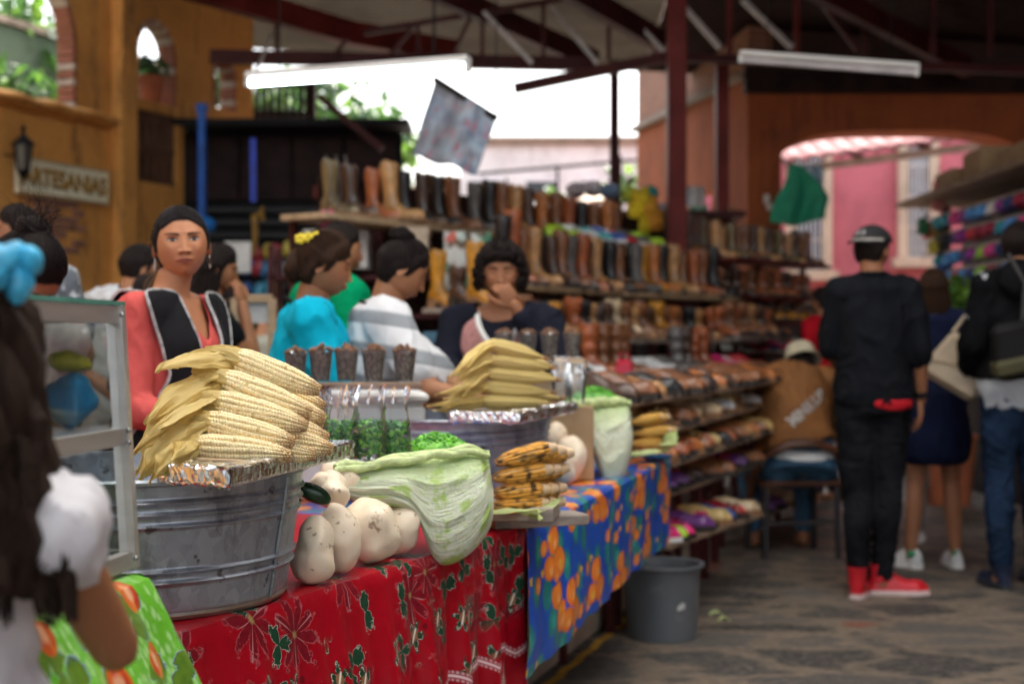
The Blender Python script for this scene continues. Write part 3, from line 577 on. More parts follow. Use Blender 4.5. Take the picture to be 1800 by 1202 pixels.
def mat_red_cloth():
    m, b, t = newmat('red_poinsettia_oilcloth'); uv, u, v = uvsplit(); nz = S(ntex(uv, 90, 4).outputs[0]); nb = S(ntex(uv, 4, 4).outputs[0])
    c = mixc(nb, (.24, .0015, .008), (.42, .003, .014))
    # big faded poinsettias along the table edge
    x, y, r1, r2, r3 = polar_cells(uv, 5.6, .75, 3.1); r, a = pr(x, y); top = less(v, .20, .02) * less(-.06, v, .02)
    R6 = (sop('POWER', sop('ABSOLUTE', sop('COSINE', a * 4.5 + r1 * 6 + nz * 1.2)), .8) * .050 + .016) * (nz * 1.3 + .35); inside = less(r, R6, .002); edge = less(sop('ABSOLUTE', r - R6), .0035, .002)
    vein = less(sop('ABSOLUTE', sop('SINE', a * 3 + r1 * 6)), .10, .05) * inside
    c = mixc(inside * top * .7, c, (.12, .008, .016)); c = mixc(edge * top * .45, c, (.50, .17, .18)); c = mixc(vein * top * .6, c, (.55, .28, .28)); c = mixc(less(r, .006, .003) * top * .7, c, (.35, .30, .10))
    x, y, r1, r2, r3 = polar_cells(uv, 10.5, .9, 1.3); r, a = pr(x, y); Rg = (sop('POWER', sop('ABSOLUTE', sop('COSINE', a * (r3 + 1.0) + r1 * 6)), 1.3) * .034 + .003) * (nz * 1.6 + .2)
    gr = less(r, Rg, .0015) * top * less(.35, r2, .05); c = mixc(gr, c, (.012, .055, .028)); c = mixc(less(sop('ABSOLUTE', r - Rg), .0014, .001) * top * less(.35, r2, .05) * .8, c, (.45, .50, .42))
    # holly and bell motifs scattered lower down
    x, y, r1, r2, r3 = polar_cells(uv, 9.2, .62, 8.4); r, a = pr(x * 1.25, y); low = less(.10, v, .02) * less(v, .265, .01)
    Rh = (sop('ABSOLUTE', sop('COSINE', a * (r3 + 2) + r1 * 6)) * .024 + .009) * (nz * 1.8 + .1); hol = less(r, Rh, .0015) * low
    c = mixc(hol, c, (.014, .05, .026)); c = mixc(less(sop('ABSOLUTE', r - Rh * .8), .0018, .001) * low * less(.5, nz, .06), c, (.55, .55, .45)); c = mixc(less(r, .012, .002) * low, c, (.28, .13, .06)); c = mixc(less(sop('ABSOLUTE', x + y * .4), .0022, .001) * less(r, .016, .002) * low, c, (.75, .70, .62))
    bx = x - .028; by = y + .014; rb, _ = pr(bx, by); c = mixc(less(rb, .0065, .0012) * low, c, (.16, .004, .01))
    # white lace scallop and snowflakes
    sc_l = sop('ABSOLUTE', sop('SINE', u * (math.pi / .155))); vl = .295 - sc_l * .030; dl = sop('ABSOLUTE', v - vl)
    c = mixc(less(dl, .0028, .001), c, (.80, .62, .64)); dots = less(sop('FRACT', u * 110), .55, .1)
    c = mixc(less(sop('ABSOLUTE', dl - .0085), .0025, .001) * dots * .6, c, (.75, .55, .57)); c = mixc(less(dl, .010, .002) * .15, c, (.75, .45, .48))
    fu = (sop('FRACT', u / .155 * 1) - .5) * .155; fv = v - .36; r, a = pr(fu, fv); fl = less(r, (sop('ABSOLUTE', sop('COSINE', a * 4)) * .6 + .4) * .034, .002) * less(.42, sop('ABSOLUTE', sop('SINE', r * 420)), .1)
    c = mixc(fl * .75, c, (.62, .50, .44)); c = mixc(less(sop('ABSOLUTE', fu), .0012, .0006) * less(.30, v, .002) * less(v, .335, .002) * .7, c, (.7, .5, .5))
    t.links.new(c, b.inputs['Base Color']); setb(b, Roughness=.40, Specular_IOR_Level=.22); bump(b, S(ntex(uv, 9, 4).outputs[0]), .25, .01); return m
def mat_blue_cloth():
    m, b, t = newmat('blue_orange_fruit_oilcloth'); uv, u, v = uvsplit(); uv = mapping(uv, (.60, 1, 1)); nz = S(ntex(uv, 60, 3).outputs[0])
    c = mixc(S(ntex(uv, 7, 3).outputs[0]), (.005, .05, .34), (.010, .10, .55))
    x, y, r1, r2, r3 = polar_cells(uv, 11, .9, 2.2); r, a = pr(x, y * .6); c = mixc(less(r, .022, .004) * less(r2, .8, .05), c, (.012, .20, .20)); c = mixc(less(r, .010, .003) * less(r2, .5, .05), c, (.03, .32, .26))
    def orange(x, y, rad, c, gate):
        r, a = pr(x, y); c = mixc(less(r, rad, .0025) * gate, c, (.70, .14, .015)); c = mixc(less(r, rad * .78, .006) * gate * .8, c, (.85, .26, .03)); r2_, _ = pr(x - rad * .25, y - rad * .3); return mixc(less(r2_, rad * .3, .006) * gate * .7, c, (.92, .50, .18))
    x, y, r1, r2, r3 = polar_cells(uv, 5.4, .6, 5.7)
    c = orange(x + .004, y + .040, .034, c, 1.0); c = orange(x - .026, y - .018, .037, c, less(.25, r2, .02)); c = orange(x + .030, y - .020, .029, c, less(.45, r3, .02))
    x, y, r1, r2, r3 = polar_cells(uv, 8.5, .8, 9.9); c = orange(x, y, .019, c, less(.3, r1, .02)); r, a = pr(x - .03, y + .02); c = mixc(less(r, (sop('ABSOLUTE', sop('COSINE', a * 2.5)) * .5 + .5) * .011, .001), c, (.75, .42, .03))
    t.links.new(c, b.inputs['Base Color']); setb(b, Roughness=.36); bump(b, S(ntex(uv, 9, 4).outputs[0]), .2, .01); return m
def mat_green_cloth():
    m, b, t = newmat('green_fruit_oilcloth'); uv, u, v = uvsplit(); nz = S(ntex(uv, 70, 4).outputs[0])
    x, y, r1, r2, r3 = polar_cells(uv, 75, 1, .3); r, a = pr(x, y * .6); c = mixc(S(ntex(uv, 12, 5).outputs[0]), (.10, .42, .02), (.20, .60, .05)); c = mixc(less(r, .0042, .002) * less(.35, r2, .1) * .7, c, (.50, .80, .35))
    x, y, r1, r2, r3 = polar_cells(uv, 11.5, .8, 4.4); r, a = pr(x, y); Rl = (sop('POWER', sop('ABSOLUTE', sop('COSINE', a * 1.5 + r1 * 6)), .8) * .042 + .004)
    lg = less(.52, r3, .01); Rl = Rl * (nz * .8 + .6); c = mixc(less(r, Rl + .0035, .001) * lg, c, (.55, .68, .85)); c = mixc(less(r, Rl + .002, .001) * lg, c, (.01, .05, .16)); c = mixc(less(r, Rl, .001) * lg, c, mixc(nz, (.02, .13, .02), (.22, .36, .03)))
    x, y, r1, r2, r3 = polar_cells(uv, 11.5, .8, 4.4); x2 = x - .016; y2 = y + .02; r, a = pr(x2, y2 * .85); g_ = less(.55, r2, .02); st = S(ntex(mapping(uv, (90, 12, 1)), 1, 3).outputs[0])
    c = mixc(less(r, .022, .001) * g_, c, mixc(less(.5, st, .15), (.55, .02, .02), (.80, .22, .03))); c = mixc(less(r, .009, .004) * g_ * .6, c, (.95, .65, .4))
    t.links.new(c, b.inputs['Base Color']); setb(b, Roughness=.3); bump(b, S(ntex(uv, 9, 4).outputs[0]), .2, .01); return m
def table_cloth(name, A, B, depth, z, hang, mat, label, fold=.02, nf=9, seed=0, hangfn=None, n=220, slope=0, flare=0, back=0):
    A, B = Vector(A), Vector(B); d = (B - A); L = d.length; d.normalize(); nb = Vector((-d.y, d.x)); m = MB(); tot = depth + hang
    def fn(u, v):
        s_ = u * L; w_ = -depth + tot * v; h_ = hangfn(u) if hangfn else hang
        if w_ <= 0: p = A + d * s_ + nb * (-w_); zz = z + .0015 * math.sin(s_ * 22 + w_ * 9); return (Vector((p.x, p.y, zz)), (s_, w_))
        w2 = w_ / hang * h_; k_ = min(1, w2 / .015); q = min(1, w2 / .25); f_ = (math.sin(u * nf * 6.28 + seed + 1.5 * math.sin(u * 7 + seed)) * .6 + .4 * math.sin(u * nf * 2.3 * 6.28 + seed * 3)) * fold * q
        out = w2 * slope + .012 * math.sin(k_ * math.pi / 2) + f_ + .03 * q * math.sin(u * 3 + seed) + .02 * q; p = A + d * s_ - nb * out
        return (Vector((p.x + d.x * w2 * (flare * u - back * (1 - u)), p.y + d.y * w2 * (flare * u - back * (1 - u)), z - .004 * k_ - max(0, w2 - .004))), (s_, w2))
    m.grid(fn, n, int(tot / .012)); return tag(m.build(name, mat, world=False), label, 'tablecloth', 'printed oilcloths on the stall tables')
def table(name, A, B, depth, z, label, legs=((.06, .06), (.94, .06), (.06, .94), (.94, .94)), **kw):
    A, B = Vector(A), Vector(B); d = (B - A); L = d.length; d.normalize(); nb = Vector((-d.y, d.x)); t_ = thing(name, label, 'table', (A.x, A.y, 0), math.atan2(d.y, d.x), 'wooden tables under the stalls')
    MB().box((L / 2, depth / 2 + .005, z - .02), (L - .01, depth - .01, .03), bev=.004).build('table_top', MT['wood'], t_, smooth='auto')
    for a_, b_ in legs: MB().bar((L * a_, depth * b_, 0), (L * a_, depth * b_, z - .035), .035).build('leg', MT['black'], t_, smooth=False)
    MB().box((L / 2, .05, z - .07), (L * .9, .03, .06)).box((L / 2, depth - .05, z - .07), (L * .9, .03, .06)).build('apron', MT['wood'], t_, smooth=False); return t_
A1, B1, C1 = (-.605, 1.95), (.028, 3.45), (.60, 5.48)
table('stall_table', A1, B1, .84, .750, 'wooden table under the red poinsettia oilcloth'); table('stall_table', (B1[0] + .005, B1[1] + .01), C1, .72, .745, 'black legged table under the blue orange print oilcloth', legs=((.05, .16), (.94, .60), (.06, .94), (.94, .94)))
table_cloth('red_tablecloth', A1, B1, .86, .757, .70, mat_red_cloth(), 'shiny red oilcloth printed with poinsettias, holly and white lace', .020, 8, 1.0)
table_cloth('blue_tablecloth', (B1[0] - .004, B1[1] - .006), C1, .74, .752, .325, mat_blue_cloth(), 'royal blue oilcloth printed with oranges and teal leaves', .008, 5, 2.0, back=.55)
KG = (-.492, 1.88); KN = (-.585, 1.12)
table('stall_table', (KN[0] + .03, KN[1] + .03), (KG[0] - .01, KG[1] - .03), .5, .885, 'narrow table under the green fruit print oilcloth')
table_cloth('green_tablecloth', KN, KG, .52, .894, .62, mat_green_cloth(), 'lime green oilcloth printed with apples and dark leaves', .018, 4, .4, n=120, slope=.20, flare=.42)
# corner flap of the green cloth, facing along the stall
m = MB(); m.grid(lambda u, v: (Vector((KG[0] - .5 * u + .10 * v * (1 - u) + .012 * math.sin(u * 22) * v, KG[1] + .012 + .22 * v * (1 - u) + .02 * math.sin(u * 18 + 1) * v, .893 - .55 * v)), (.76 + .5 * u, .55 * v)), 60, 44)
gf = m.build('side_flap', bpy.data.materials['green_fruit_oilcloth']); gf.parent = bpy.data.objects['green_tablecloth']
# ================================================================ galvanised tubs
def mat_galv():
    m, b, t = newmat('galvanised_steel'); v = coord('Object'); vo = t.nodes.new('ShaderNodeTexVoronoi'); vo.inputs['Scale'].default_value = 55; t.links.new(v, vo.inputs['Vector'])
    s = t.nodes.new('ShaderNodeSeparateColor'); t.links.new(vo.outputs['Color'], s.inputs[0]); n = S(ntex(v, 7, 6, .65).outputs[0]); n2 = S(ntex(mapping(v, (4, 4, 1.2)), 5, 6, .7).outputs[0])
    c = mixc(S(s.outputs[0]) * .35 + n * .5, (.22, .24, .28), (.50, .54, .61)); c = mixc(less(.60, n2, .07) * .6, c, (.10, .10, .105)); c = mixc(less(.67, S(ntex(v, 23, 4).outputs[0]), .02) * .8, c, (.07, .06, .05))
    sp = S.nt.nodes.new('ShaderNodeSeparateXYZ'); t.links.new(v, sp.inputs[0]); z = S(sp.outputs[2]); c = mixc(less(z, .006 + n * .012, .004) * .75, c, (.30, .19, .10))
    t.links.new(c, b.inputs['Base Color']); setb(b, Metallic=.70); t.links.new((n * .25 + .20 + S(s.outputs[1]) * .1).v, b.inputs['Roughness']); bump(b, n + S(ntex(v, 60, 4).outputs[0]) * .3, .25, .004); return m
MT['galv'] = mat_galv()
def tub(loc, label, rb=.282, rt=.320, H=.222):
    t_ = thing('wash_tub', label, 'tub', loc, group='galvanised steel wash tubs'); prof = [(0, .004), (rb - .02, .004), (rb, .0), (rb + .003, .006), (rb, .012)]
    beads = (.060, .078, .151, .170, .189); zz = [.012 + (H - .02) * k_ / 130 for k_ in range(131)]
    for z_ in zz: prof.append((lerp(rb, rt - .006, z_ / H) + sum(.0062 * math.exp(-((z_ - b_) / .0036) ** 2) for b_ in beads), z_))
    prof += [(rt - .004, H - .007), (rt + .004, H - .004), (rt + .005, H + .001), (rt, H + .005), (rt - .006, H + .003), (rt - .007, H - .01)]
    prof += [(lerp(rb, rt, q) - .008, H * q) for q in (.8, .5, .2, .03)] + [(0, .010)]
    MB().lathe(prof, 144).build('body', MT['galv'], t_)
    for s_ in (-1, 1):
        m = MB(); a0 = s_ * 1.0 + 2.3; pts = []
        for k_ in range(13): a = a0 + (k_ - 6) * .028; pts.append(((rt + .012 + .012 * math.sin(k_ / 12 * math.pi)) * math.cos(a), (rt + .012 + .012 * math.sin(k_ / 12 * math.pi)) * math.sin(a), H - .02 - .03 * math.sin(k_ / 12 * math.pi)))
        m.tube(pts, .005, 8); m.box((rt * math.cos(a0), rt * math.sin(a0), H - .025), (.03, .11, .02), (0, 0, a0), bev=.004); m.build('handle', MT['galv'], t_)
    MB().tube([(rb * math.cos(-.30) * 1.01, rb * math.sin(-.30) * 1.01, .01), (rt * math.cos(-.30) * .995, rt * math.sin(-.30) * .995, H - .01)], .003, 6).build('seam', MT['galv'], t_); return t_
TUB1 = tub((-.682, 2.495, .7595), 'large galvanised steel tub on the red cloth under the peeled white corn'); TUB2 = tub((-.20, 4.20, .760), 'galvanised steel tub further back under the husked yellow corn')
# ---- foil wrapped boards
def mat_foil():
    m, b, t = newmat('aluminium_foil'); setb(b, Metallic=1, Roughness=.22); b.inputs['Base Color'].default_value = (.82, .82, .83, 1)
    vo = t.nodes.new('ShaderNodeTexVoronoi'); vo.inputs['Scale'].default_value = 55; t.links.new(coord('Object'), vo.inputs['Vector']); bump(b, S(vo.outputs['Distance']) + S(ntex(coord('Object'), 30, 4).outputs[0]), .45, .004); return m
MT['foil'] = mat_foil()
MT['foil_flat'] = M('flat_foil', (.80, .78, .81), .22, 1.0, var=.12, scale=30, bmp=.7, bscale=60)
MT['grease_board'] = M('greasy_foil_top', (.34, .31, .25), .3, .5, var=.4, scale=9, bmp=.4)
def foil_board(poly, z, th, label, crump):
    c_ = sum((Vector((*p, 0)) for p in poly), Vector()) / len(poly); t_ = thing('foil_board', label, 'board', (c_.x, c_.y, z)); L = [(p[0] - c_.x, p[1] - c_.y) for p in poly]
    MB().prism(L, -th, 0).build('board', MT['grease_board'], t_, smooth=False)
    m = MB(); segs = list(zip(L, L[1:] + L[:1])); 
    for si, (a, b) in enumerate(segs):
        a, b = Vector((*a, 0)), Vector((*b, 0)); d = b - a; n_ = Vector((d.y, -d.x, 0)).normalized(); N = max(6, int(d.length / .006)); cr = crump[si % len(crump)]
        def fn(u, v, a=a, b=b, n_=n_, cr=cr, d=d):
            p = a.lerp(b, u); w = [(-.02 - .03 * cr, .003), (-.004, .003), (.003, .0), (.003, -th), (.0, -th - .004), (-.02, -th - .004 - .006 * cr)]; k_ = v * 5; i = min(4, int(k_)); f_ = k_ - i; o_, zz = lerp(w[i][0], w[i + 1][0], f_), lerp(w[i][1], w[i + 1][1], f_)
            q = Vector((p.x + a.x, p.y + u * 3, v * 2)); nn = noise.noise_vector(q * 30) * (.0002 + .0034 * cr) + noise.noise_vector(q * 16) * (.0002 + .004 * cr); return p + n_ * o_ + Vector((0, 0, zz)) + nn
        m.mi = 0 if cr > .5 else 1; m.grid(fn, N, 12)
    m.build('foil', [MT['foil'], MT['foil_flat']], t_, smooth=False); return t_
foil_board([(-.545, 2.20), (-.418, 2.105), (-.300, 2.68), (-.56, 2.78)], 1.012, .024, 'foil wrapped board on the near tub holding the peeled white corn', (.8, .28, .2, .2))
foil_board([(-.17, 3.86), (.02, 3.80), (.20, 4.42), (-.22, 4.5)], 1.010, .022, 'crumpled foil board on the far tub holding the husked yellow corn', (1, 1, .3, .3))
# ================================================================ corn
def mat_col(name, rough=.45, sss=0, spec=.5, nscale=0):
    m, b, t = newmat(name); a = t.nodes.new('ShaderNodeAttribute'); a.attribute_name = 'Col'; c = a.outputs['Color']
    if nscale: c = mixc(S(ntex(coord('Object'), nscale, 5).outputs[0]) * .45, c, (.0, .0, .0))
    t.links.new(c, b.inputs['Base Color']); setb(b, Roughness=rough, Specular_IOR_Level=spec)
    if sss: setb(b, Subsurface_Weight=sss, Subsurface_Scale=.004)
    return m
MT['kernel'] = mat_col('corn_kernels', .42, .1, .35)
def cob_mesh(L, Rm, seed, roast=0.0, rows=15, n=31, base_col=(.88, .72, .42)):
    rnd = random.Random(seed); m = MB(); cols = []; prof = lambda t_: Rm * (min(1, .80 + t_ * 1.6) if t_ < .12 else 1) * (1 - (max(0, t_ - .42) / .58) ** 2 * .66)
    ker = MB().ell((0, 0, 0), (.5, .5, .5), nu=8, nv=6); ker.v = [tuple(math.copysign(abs(c_ * 2) ** (.42, .75, .75)[q_], c_) / 2 for q_, c_ in enumerate(p)) for p in ker.v]
    m.tube([(L * q, 0, 0) for q in (0, .05, .3, .6, .9, .99)], [prof(q) * .95 for q in (0, .05, .3, .6, .9, .99)], 16); cols += [(.74, .56, .28)] * len(m.v)
    for i in range(rows):
        wob_ = rnd.uniform(-.15, .15); ph = rnd.random() * 6; missing = set()
        for k_ in range(n):
            t_ = (k_ + .5 + wob_ + .5 * (i % 2)) / n
            if t_ > .985 or rnd.random() < .003 + max(0, t_ - .85) * .10: continue
            a = 2 * math.pi * (i + .18 * math.sin(t_ * 5 + ph)) / rows + .10 * math.sin(t_ * 3 + seed); r_ = prof(t_); wd = 2 * math.pi * r_ / rows * 1.0; ln = L / n * 1.30
            hgt = .0080 * (1 if t_ < .8 else 1 - (t_ - .8) * 1.6) * rnd.uniform(.88, 1.1); x_ = L * t_; up = Vector((0, math.cos(a), math.sin(a))); sd = Vector((0, -math.sin(a), math.cos(a))); T = Matrix(((1, 0, 0, x_), (0, sd.y, up.y, up.y * (r_ - hgt * .32)), (0, sd.z, up.z, up.z * (r_ - hgt * .32)), (0, 0, 0, 1)))
            T = T @ Matrix.Diagonal((ln, wd, hgt * 1.25, 1)); n0 = len(m.v); m.add(ker.v, ker.f, T); c_ = Vector(base_col) * rnd.uniform(.95, 1.05)
            tip = sst(.78, 1.0, t_ + rnd.uniform(-.04, .04)); c_ = c_.lerp(Vector((.34, .16, .045)), tip * .8); 
            if rnd.random() < .02: c_ = c_.lerp(Vector((.50, .30, .10)), .6)
            if roast: c_ = c_.lerp(Vector((.06, .025, .01)), min(1, max(0, noise.noise(Vector((x_ * 45, a * 1.6, seed))) * 2.2 + .12)) * roast)
            cols += [tuple(c_)] * (len(m.v) - n0)
    return m.mesh('cob', MT['kernel'], True, cols)
def mat_husk(name, c0, c1, tr=.35):
    m, b, t = newmat(name); uv = coord('UV'); st = S(ntex(mapping(uv, (60, 1.5, 1)), 1.0, 5).outputs[0]); n = S(ntex(uv, 3, 4).outputs[0]); c = mixc(less(.5, st, .2), c0, c1); c = mixc(less(.62, n, .08) * .35, c, tuple(x * .45 for x in c0)); t.links.new(c, b.inputs['Base Color']); setb(b, Roughness=.48, Specular_IOR_Level=.35); bump(b, st, 1.0, .005)
    q = t.nodes.new('ShaderNodeBsdfTranslucent'); t.links.new(c, q.inputs[0]); mx = t.nodes.new('ShaderNodeMixShader'); mx.inputs[0].default_value = tr; t.links.new(b.outputs[0], mx.inputs[1]); t.links.new(q.outputs[0], mx.inputs[2]); t.links.new(mx.outputs[0], t.nodes['Material Output'].inputs[0]); return m
MT['husk'] = mat_husk('dry_corn_husk', (.58, .41, .12), (.84, .67, .28)); MT['husk_pale'] = mat_husk('pale_husk', (.66, .47, .13), (.82, .66, .28), .2); MT['husk_green'] = mat_husk('green_husk', (.42, .52, .16), (.62, .70, .36), .3)
def bez(p, t_):
    p = [Vector(q) for q in p]
    while len(p) > 1: p = [a.lerp(b, t_) for a, b in zip(p, p[1:])]
    return p[0]
def leaf(m, ctrl, w0, wmax, up, curl=.35, twist=0, rip=.004, seed=0, nu=12, nv=30, tipw=.05):
    up = Vector(up).normalized()
    def fn(u, v):
        p = bez(ctrl, v); t_ = (bez(ctrl, min(1, v + .02)) - bez(ctrl, max(0, v - .02))).normalized(); sd = t_.cross(up); sd = sd.normalized() if sd.length > 1e-5 else Vector((1, 0, 0)); nn = sd.cross(t_)
        a = twist * v; sd2 = sd * math.cos(a) + nn * math.sin(a); nn2 = nn * math.cos(a) - sd * math.sin(a); wd = lerp(w0, wmax, sst(0, .35, v)) * (1 - sst(.55, 1.0, v) * (1 - tipw)); s_ = (u - .5) * 2
        q = p + sd2 * wd * s_ * (1 - .15 * abs(s_) * curl) - nn2 * (wd * curl * s_ * s_) + nn2 * rip * (math.sin(s_ * 7 + seed + v * 3) * .6 + math.sin(s_ * 13 + seed * 2) * .35) * sst(0, .2, v) + Vector(noise.noise_vector(Vector((v * 6, s_ * 2, seed)))) * rip * 1.3
        return (q, (u * .06 + seed, v * .3))
    m.grid(fn, nu, nv)
cobm = [cob_mesh(.170, .0222, k_, rows=(15, 14, 16)[k_]) for k_ in range(3)]
def axis_rot(a, b, roll=0): return ((b - a).to_track_quat('X', 'Z') @ Euler((roll, 0, 0)).to_quaternion()).to_euler()
WC = [  # base px,py, tip px,py, Y base, Y tip, radius scale, label, husk target list
 (415, 631, 563, 687, 2.42, 2.43, 1.00, 'topmost peeled white corn cob, its husk swept back flat to the left', [(275, 655, 2.30), (310, 648, 2.36), (300, 640, 2.42)]),
 (393, 668, 547, 727, 2.385, 2.40, 1.0, 'second white corn cob from the top of the near pile', [(262, 745, 2.24), (250, 775, 2.30), (300, 690, 2.36)]),
 (381, 707, 541, 750, 2.35, 2.37, 1.0, 'middle white corn cob of the near pile, third from the top', [(248, 790, 2.26), (300, 735, 2.34), (262, 765, 2.20)]),
 (363, 743, 518, 778, 2.315, 2.34, 1.0, 'fourth white corn cob from the top of the near pile', [(236, 800, 2.22), (262, 830, 2.28), (290, 780, 2.32)]),
 (345, 786, 512, 801, 2.275, 2.31, 1.0, 'lowest white corn cob of the near pile, lying on a thin stick', [(245, 845, 2.20), (275, 850, 2.26), (300, 815, 2.16)]),
 (432, 664, 571, 716, 2.50, 2.51, .95, 'white corn cob with a burnt tip behind the two upper cobs', []), (440, 690, 573, 737, 2.47, 2.48, .95, 'white corn cob showing only its brown tip below the burnt tip', []),
 (430, 728, 578, 770, 2.44, 2.46, .95, 'brown tipped cob at the right of the middle row', []), (428, 762, 586, 790, 2.41, 2.44, 1.0, 'brown tipped cob reaching furthest right on the foil board', []),
 (415, 785, 555, 800, 2.36, 2.39, .9, 'cob wedged behind the lowest white corn cob', []), (455, 712, 566, 755, 2.48, 2.50, .95, 'cob at the back of the near corn pile', []), (400, 690, 545, 735, 2.40, 2.41, .9, 'hidden cob inside the middle of the near corn pile', [])]
for i, (bx, by, tx, ty, Yb, Yt, rs_, lab, hk) in enumerate(WC):
    a, b = P(bx, by, Yb), P(tx, ty, Yt); t_ = thing('corn_cob', lab, 'corn cob', a, group='peeled white corn cobs stacked on the near tub'); t_.rotation_euler = axis_rot(a, b, i * 1.3); s_ = (b - a).length / .170
    o = bpy.data.objects.new('cob', cobm[i % 3]); COL.objects.link(o); o.parent = t_; o.scale = (s_, rs_, rs_)
    if hk:
        m = MB(); inv = wmat(t_).inverted(); ax = (b - a).normalized()
        for j, (hx, hy, hY) in enumerate(hk):
            e_ = P(hx, hy, hY); dz = Vector((0, 0, .012 + .008 * j)); up_ = Vector((.15, -.75 + .5 * j, .7)); st = a + ax * .012 + Vector((0, -.004 + .006 * j, -.004 + .006 * j)); mid = st.lerp(e_, .4) + dz
            leaf(m, [st, st - ax * .035 + dz * .3, mid + Vector((0, 0, .012 - .01 * j)), e_ + Vector((.01, 0, .02)), e_], .014, (.028, .021, .017)[j] + .003 * (i % 3), up_, .30, (.6, -.5, .4)[j] * (1 if i % 2 else -.6), .0035, i * 3.1 + j)
        for j in range(6):      # collar of husk hugging the cob base
            an_ = j * 1.05 + i; n_ = Vector((0, math.cos(an_), math.sin(an_))); leaf(m, [a + ax * .010 + n_ * .021, a - ax * .008 + n_ * .022, a - ax * .03 + n_ * .014, a - ax * .055 + n_ * .006 + Vector((0, 0, -.004))], .012, .015, n_, .4, 0, .0015, j + i, 8, 10, .3)
        m.v = [tuple(inv @ Vector(p)) for p in m.v]; m.build('husk', MT['husk'], t_)
MB().tube([P(345, 808, 2.235), P(474, 813, 2.25)], .0035, 8).build('stick', MT['lightwood']); tag(bpy.data.objects['stick'], 'thin pale wooden stick under the lowest white cob', 'stick')
# long loose husks hanging at the left of the pile
for i, (c_, w_, up_) in enumerate([([P(372, 690, 2.33), P(330, 705, 2.3), P(280, 740, 2.25), P(232, 800, 2.22)], .022, (.3, -.6, .7)), ([P(362, 742, 2.30), P(310, 750, 2.24), P(262, 800, 2.2), P(246, 845, 2.2)], .026, (.3, -.8, .4)), ([P(352, 780, 2.27), P(320, 790, 2.2), P(285, 820, 2.17), P(262, 850, 2.18)], .024, (.2, -.9, .3)), ([P(385, 660, 2.36), P(330, 668, 2.36), P(285, 700, 2.3), P(255, 745, 2.28)], .024, (.2, -.4, .9)), ([P(372, 705, 2.36), P(320, 740, 2.33), P(270, 770, 2.28), P(237, 835, 2.27)], .028, (.3, -.5, .7))]):
    m = MB(); leaf(m, c_, .012, w_, up_, .4, (.5, -.6, .7, -.3, .9)[i], .004, i * 2.7 + 1); tag(m.build('corn_husk', MT['husk']), ['dry husk curling down furthest left beside the near corn pile', 'broad dry husk drooping over the tub rim at lower left', 'folded dry husk lying just above the tub rim', 'dry husk fanned out under the topmost cob husk', 'long narrow husk in the shade behind the left husks'][i], 'husk', 'loose dry husks left of the near corn pile')
# ---- husked yellow corn (far tub), roasted corn, third pile
def husk_cob(m, L, r_, seed, tail=None):
    def f(q, a): return q
    prof = [(.0, .004)] ; n = 20; rs = []
    for k_ in range(15):
        t_ = k_ / 14; rr = r_ * (.72 + .28 * sst(0, .15, t_)) * (1 - sst(.45, 1.02, t_) * .86)
        rs.append([(L * t_, rr * (1 + .05 * math.sin(j * 2.1 + seed) + .03 * math.sin(j * 5.3 + seed)) * math.cos(2 * math.pi * j / n), rr * (1 + .05 * math.sin(j * 2.1 + seed)) * math.sin(2 * math.pi * j / n)) for j in range(n)])
    n0 = len(m.v); m.rings(rs); m.uv = m.uv or {}; m.uv.update({n0 + i * n + j: (j / n * .6, i / 14 * .3) for i in range(15) for j in range(n)})
YC = [(866, 606, 962, 630, 790, 662, 'topmost husked yellow corn on the far tub'), (864, 633, 972, 648, 785, 668, 'second husked yellow corn from the top of the far pile'), (858, 656, 984, 668, 800, 690, 'third husked yellow corn of the far pile, longest to the right'), (855, 680, 975, 690, 765, 694, 'fourth husked yellow corn of the far pile'), (851, 705, 975, 708, 748, 714, 'lowest husked yellow corn of the far pile, above the foil'),
      (880, 645, 984, 667, None, 0, 'husked yellow corn behind the third one of the far pile'), (880, 622, 975, 645, None, 0, 'husked yellow corn behind the second one of the far pile'), (875, 690, 990, 700, None, 0, 'husked yellow corn behind the fourth one of the far pile')]
for i, (bx, by, tx, ty, hx, hy, lab) in enumerate(YC):
    Yb = 3.98 if hx else 4.06; a, b = P(bx, by, Yb), P(tx, ty, Yb + .02); t_ = thing('husked_corn', lab, 'corn cob', a, group='husked yellow corn stacked on the far tub'); t_.rotation_euler = axis_rot(a, b, i)
    m = MB(); husk_cob(m, (b - a).length, .0225, i); m.build('husk', MT['husk_pale'], t_)
    m = MB(); m.ell(((b - a).length * .97, 0, 0), (.014, .005, .005)); m.build('tip', M('brown_corn_tip', (.24, .12, .04), .8), t_)
    if hx:
        m = MB(); e_ = P(hx, hy, Yb - .08); inv = wmat(t_).inverted()
        for j in range(2): leaf(m, [a + Vector((.01, -.005 * j, .012 - .012 * j)), a + Vector((-.03, 0, .006 - .01 * j)), a.lerp(e_, .5) + Vector((0, 0, .006 - .014 * j)), e_ + Vector((.02 * j, .02 * j, -.012 * j))], .018, .020, (0, -.7 + j, .7), .5, .4 - j, .003, i + j * 4)
        m.v = [tuple(inv @ Vector(p)) for p in m.v]; m.build('husk_tail', MT['husk_pale'], t_)
roast = [cob_mesh(.150, .0205, 20 + k_, roast=.95, rows=13, n=30, base_col=(.72, .36, .06)) for k_ in range(2)]
rl = ['topmost', 'second', 'third', 'lowest']
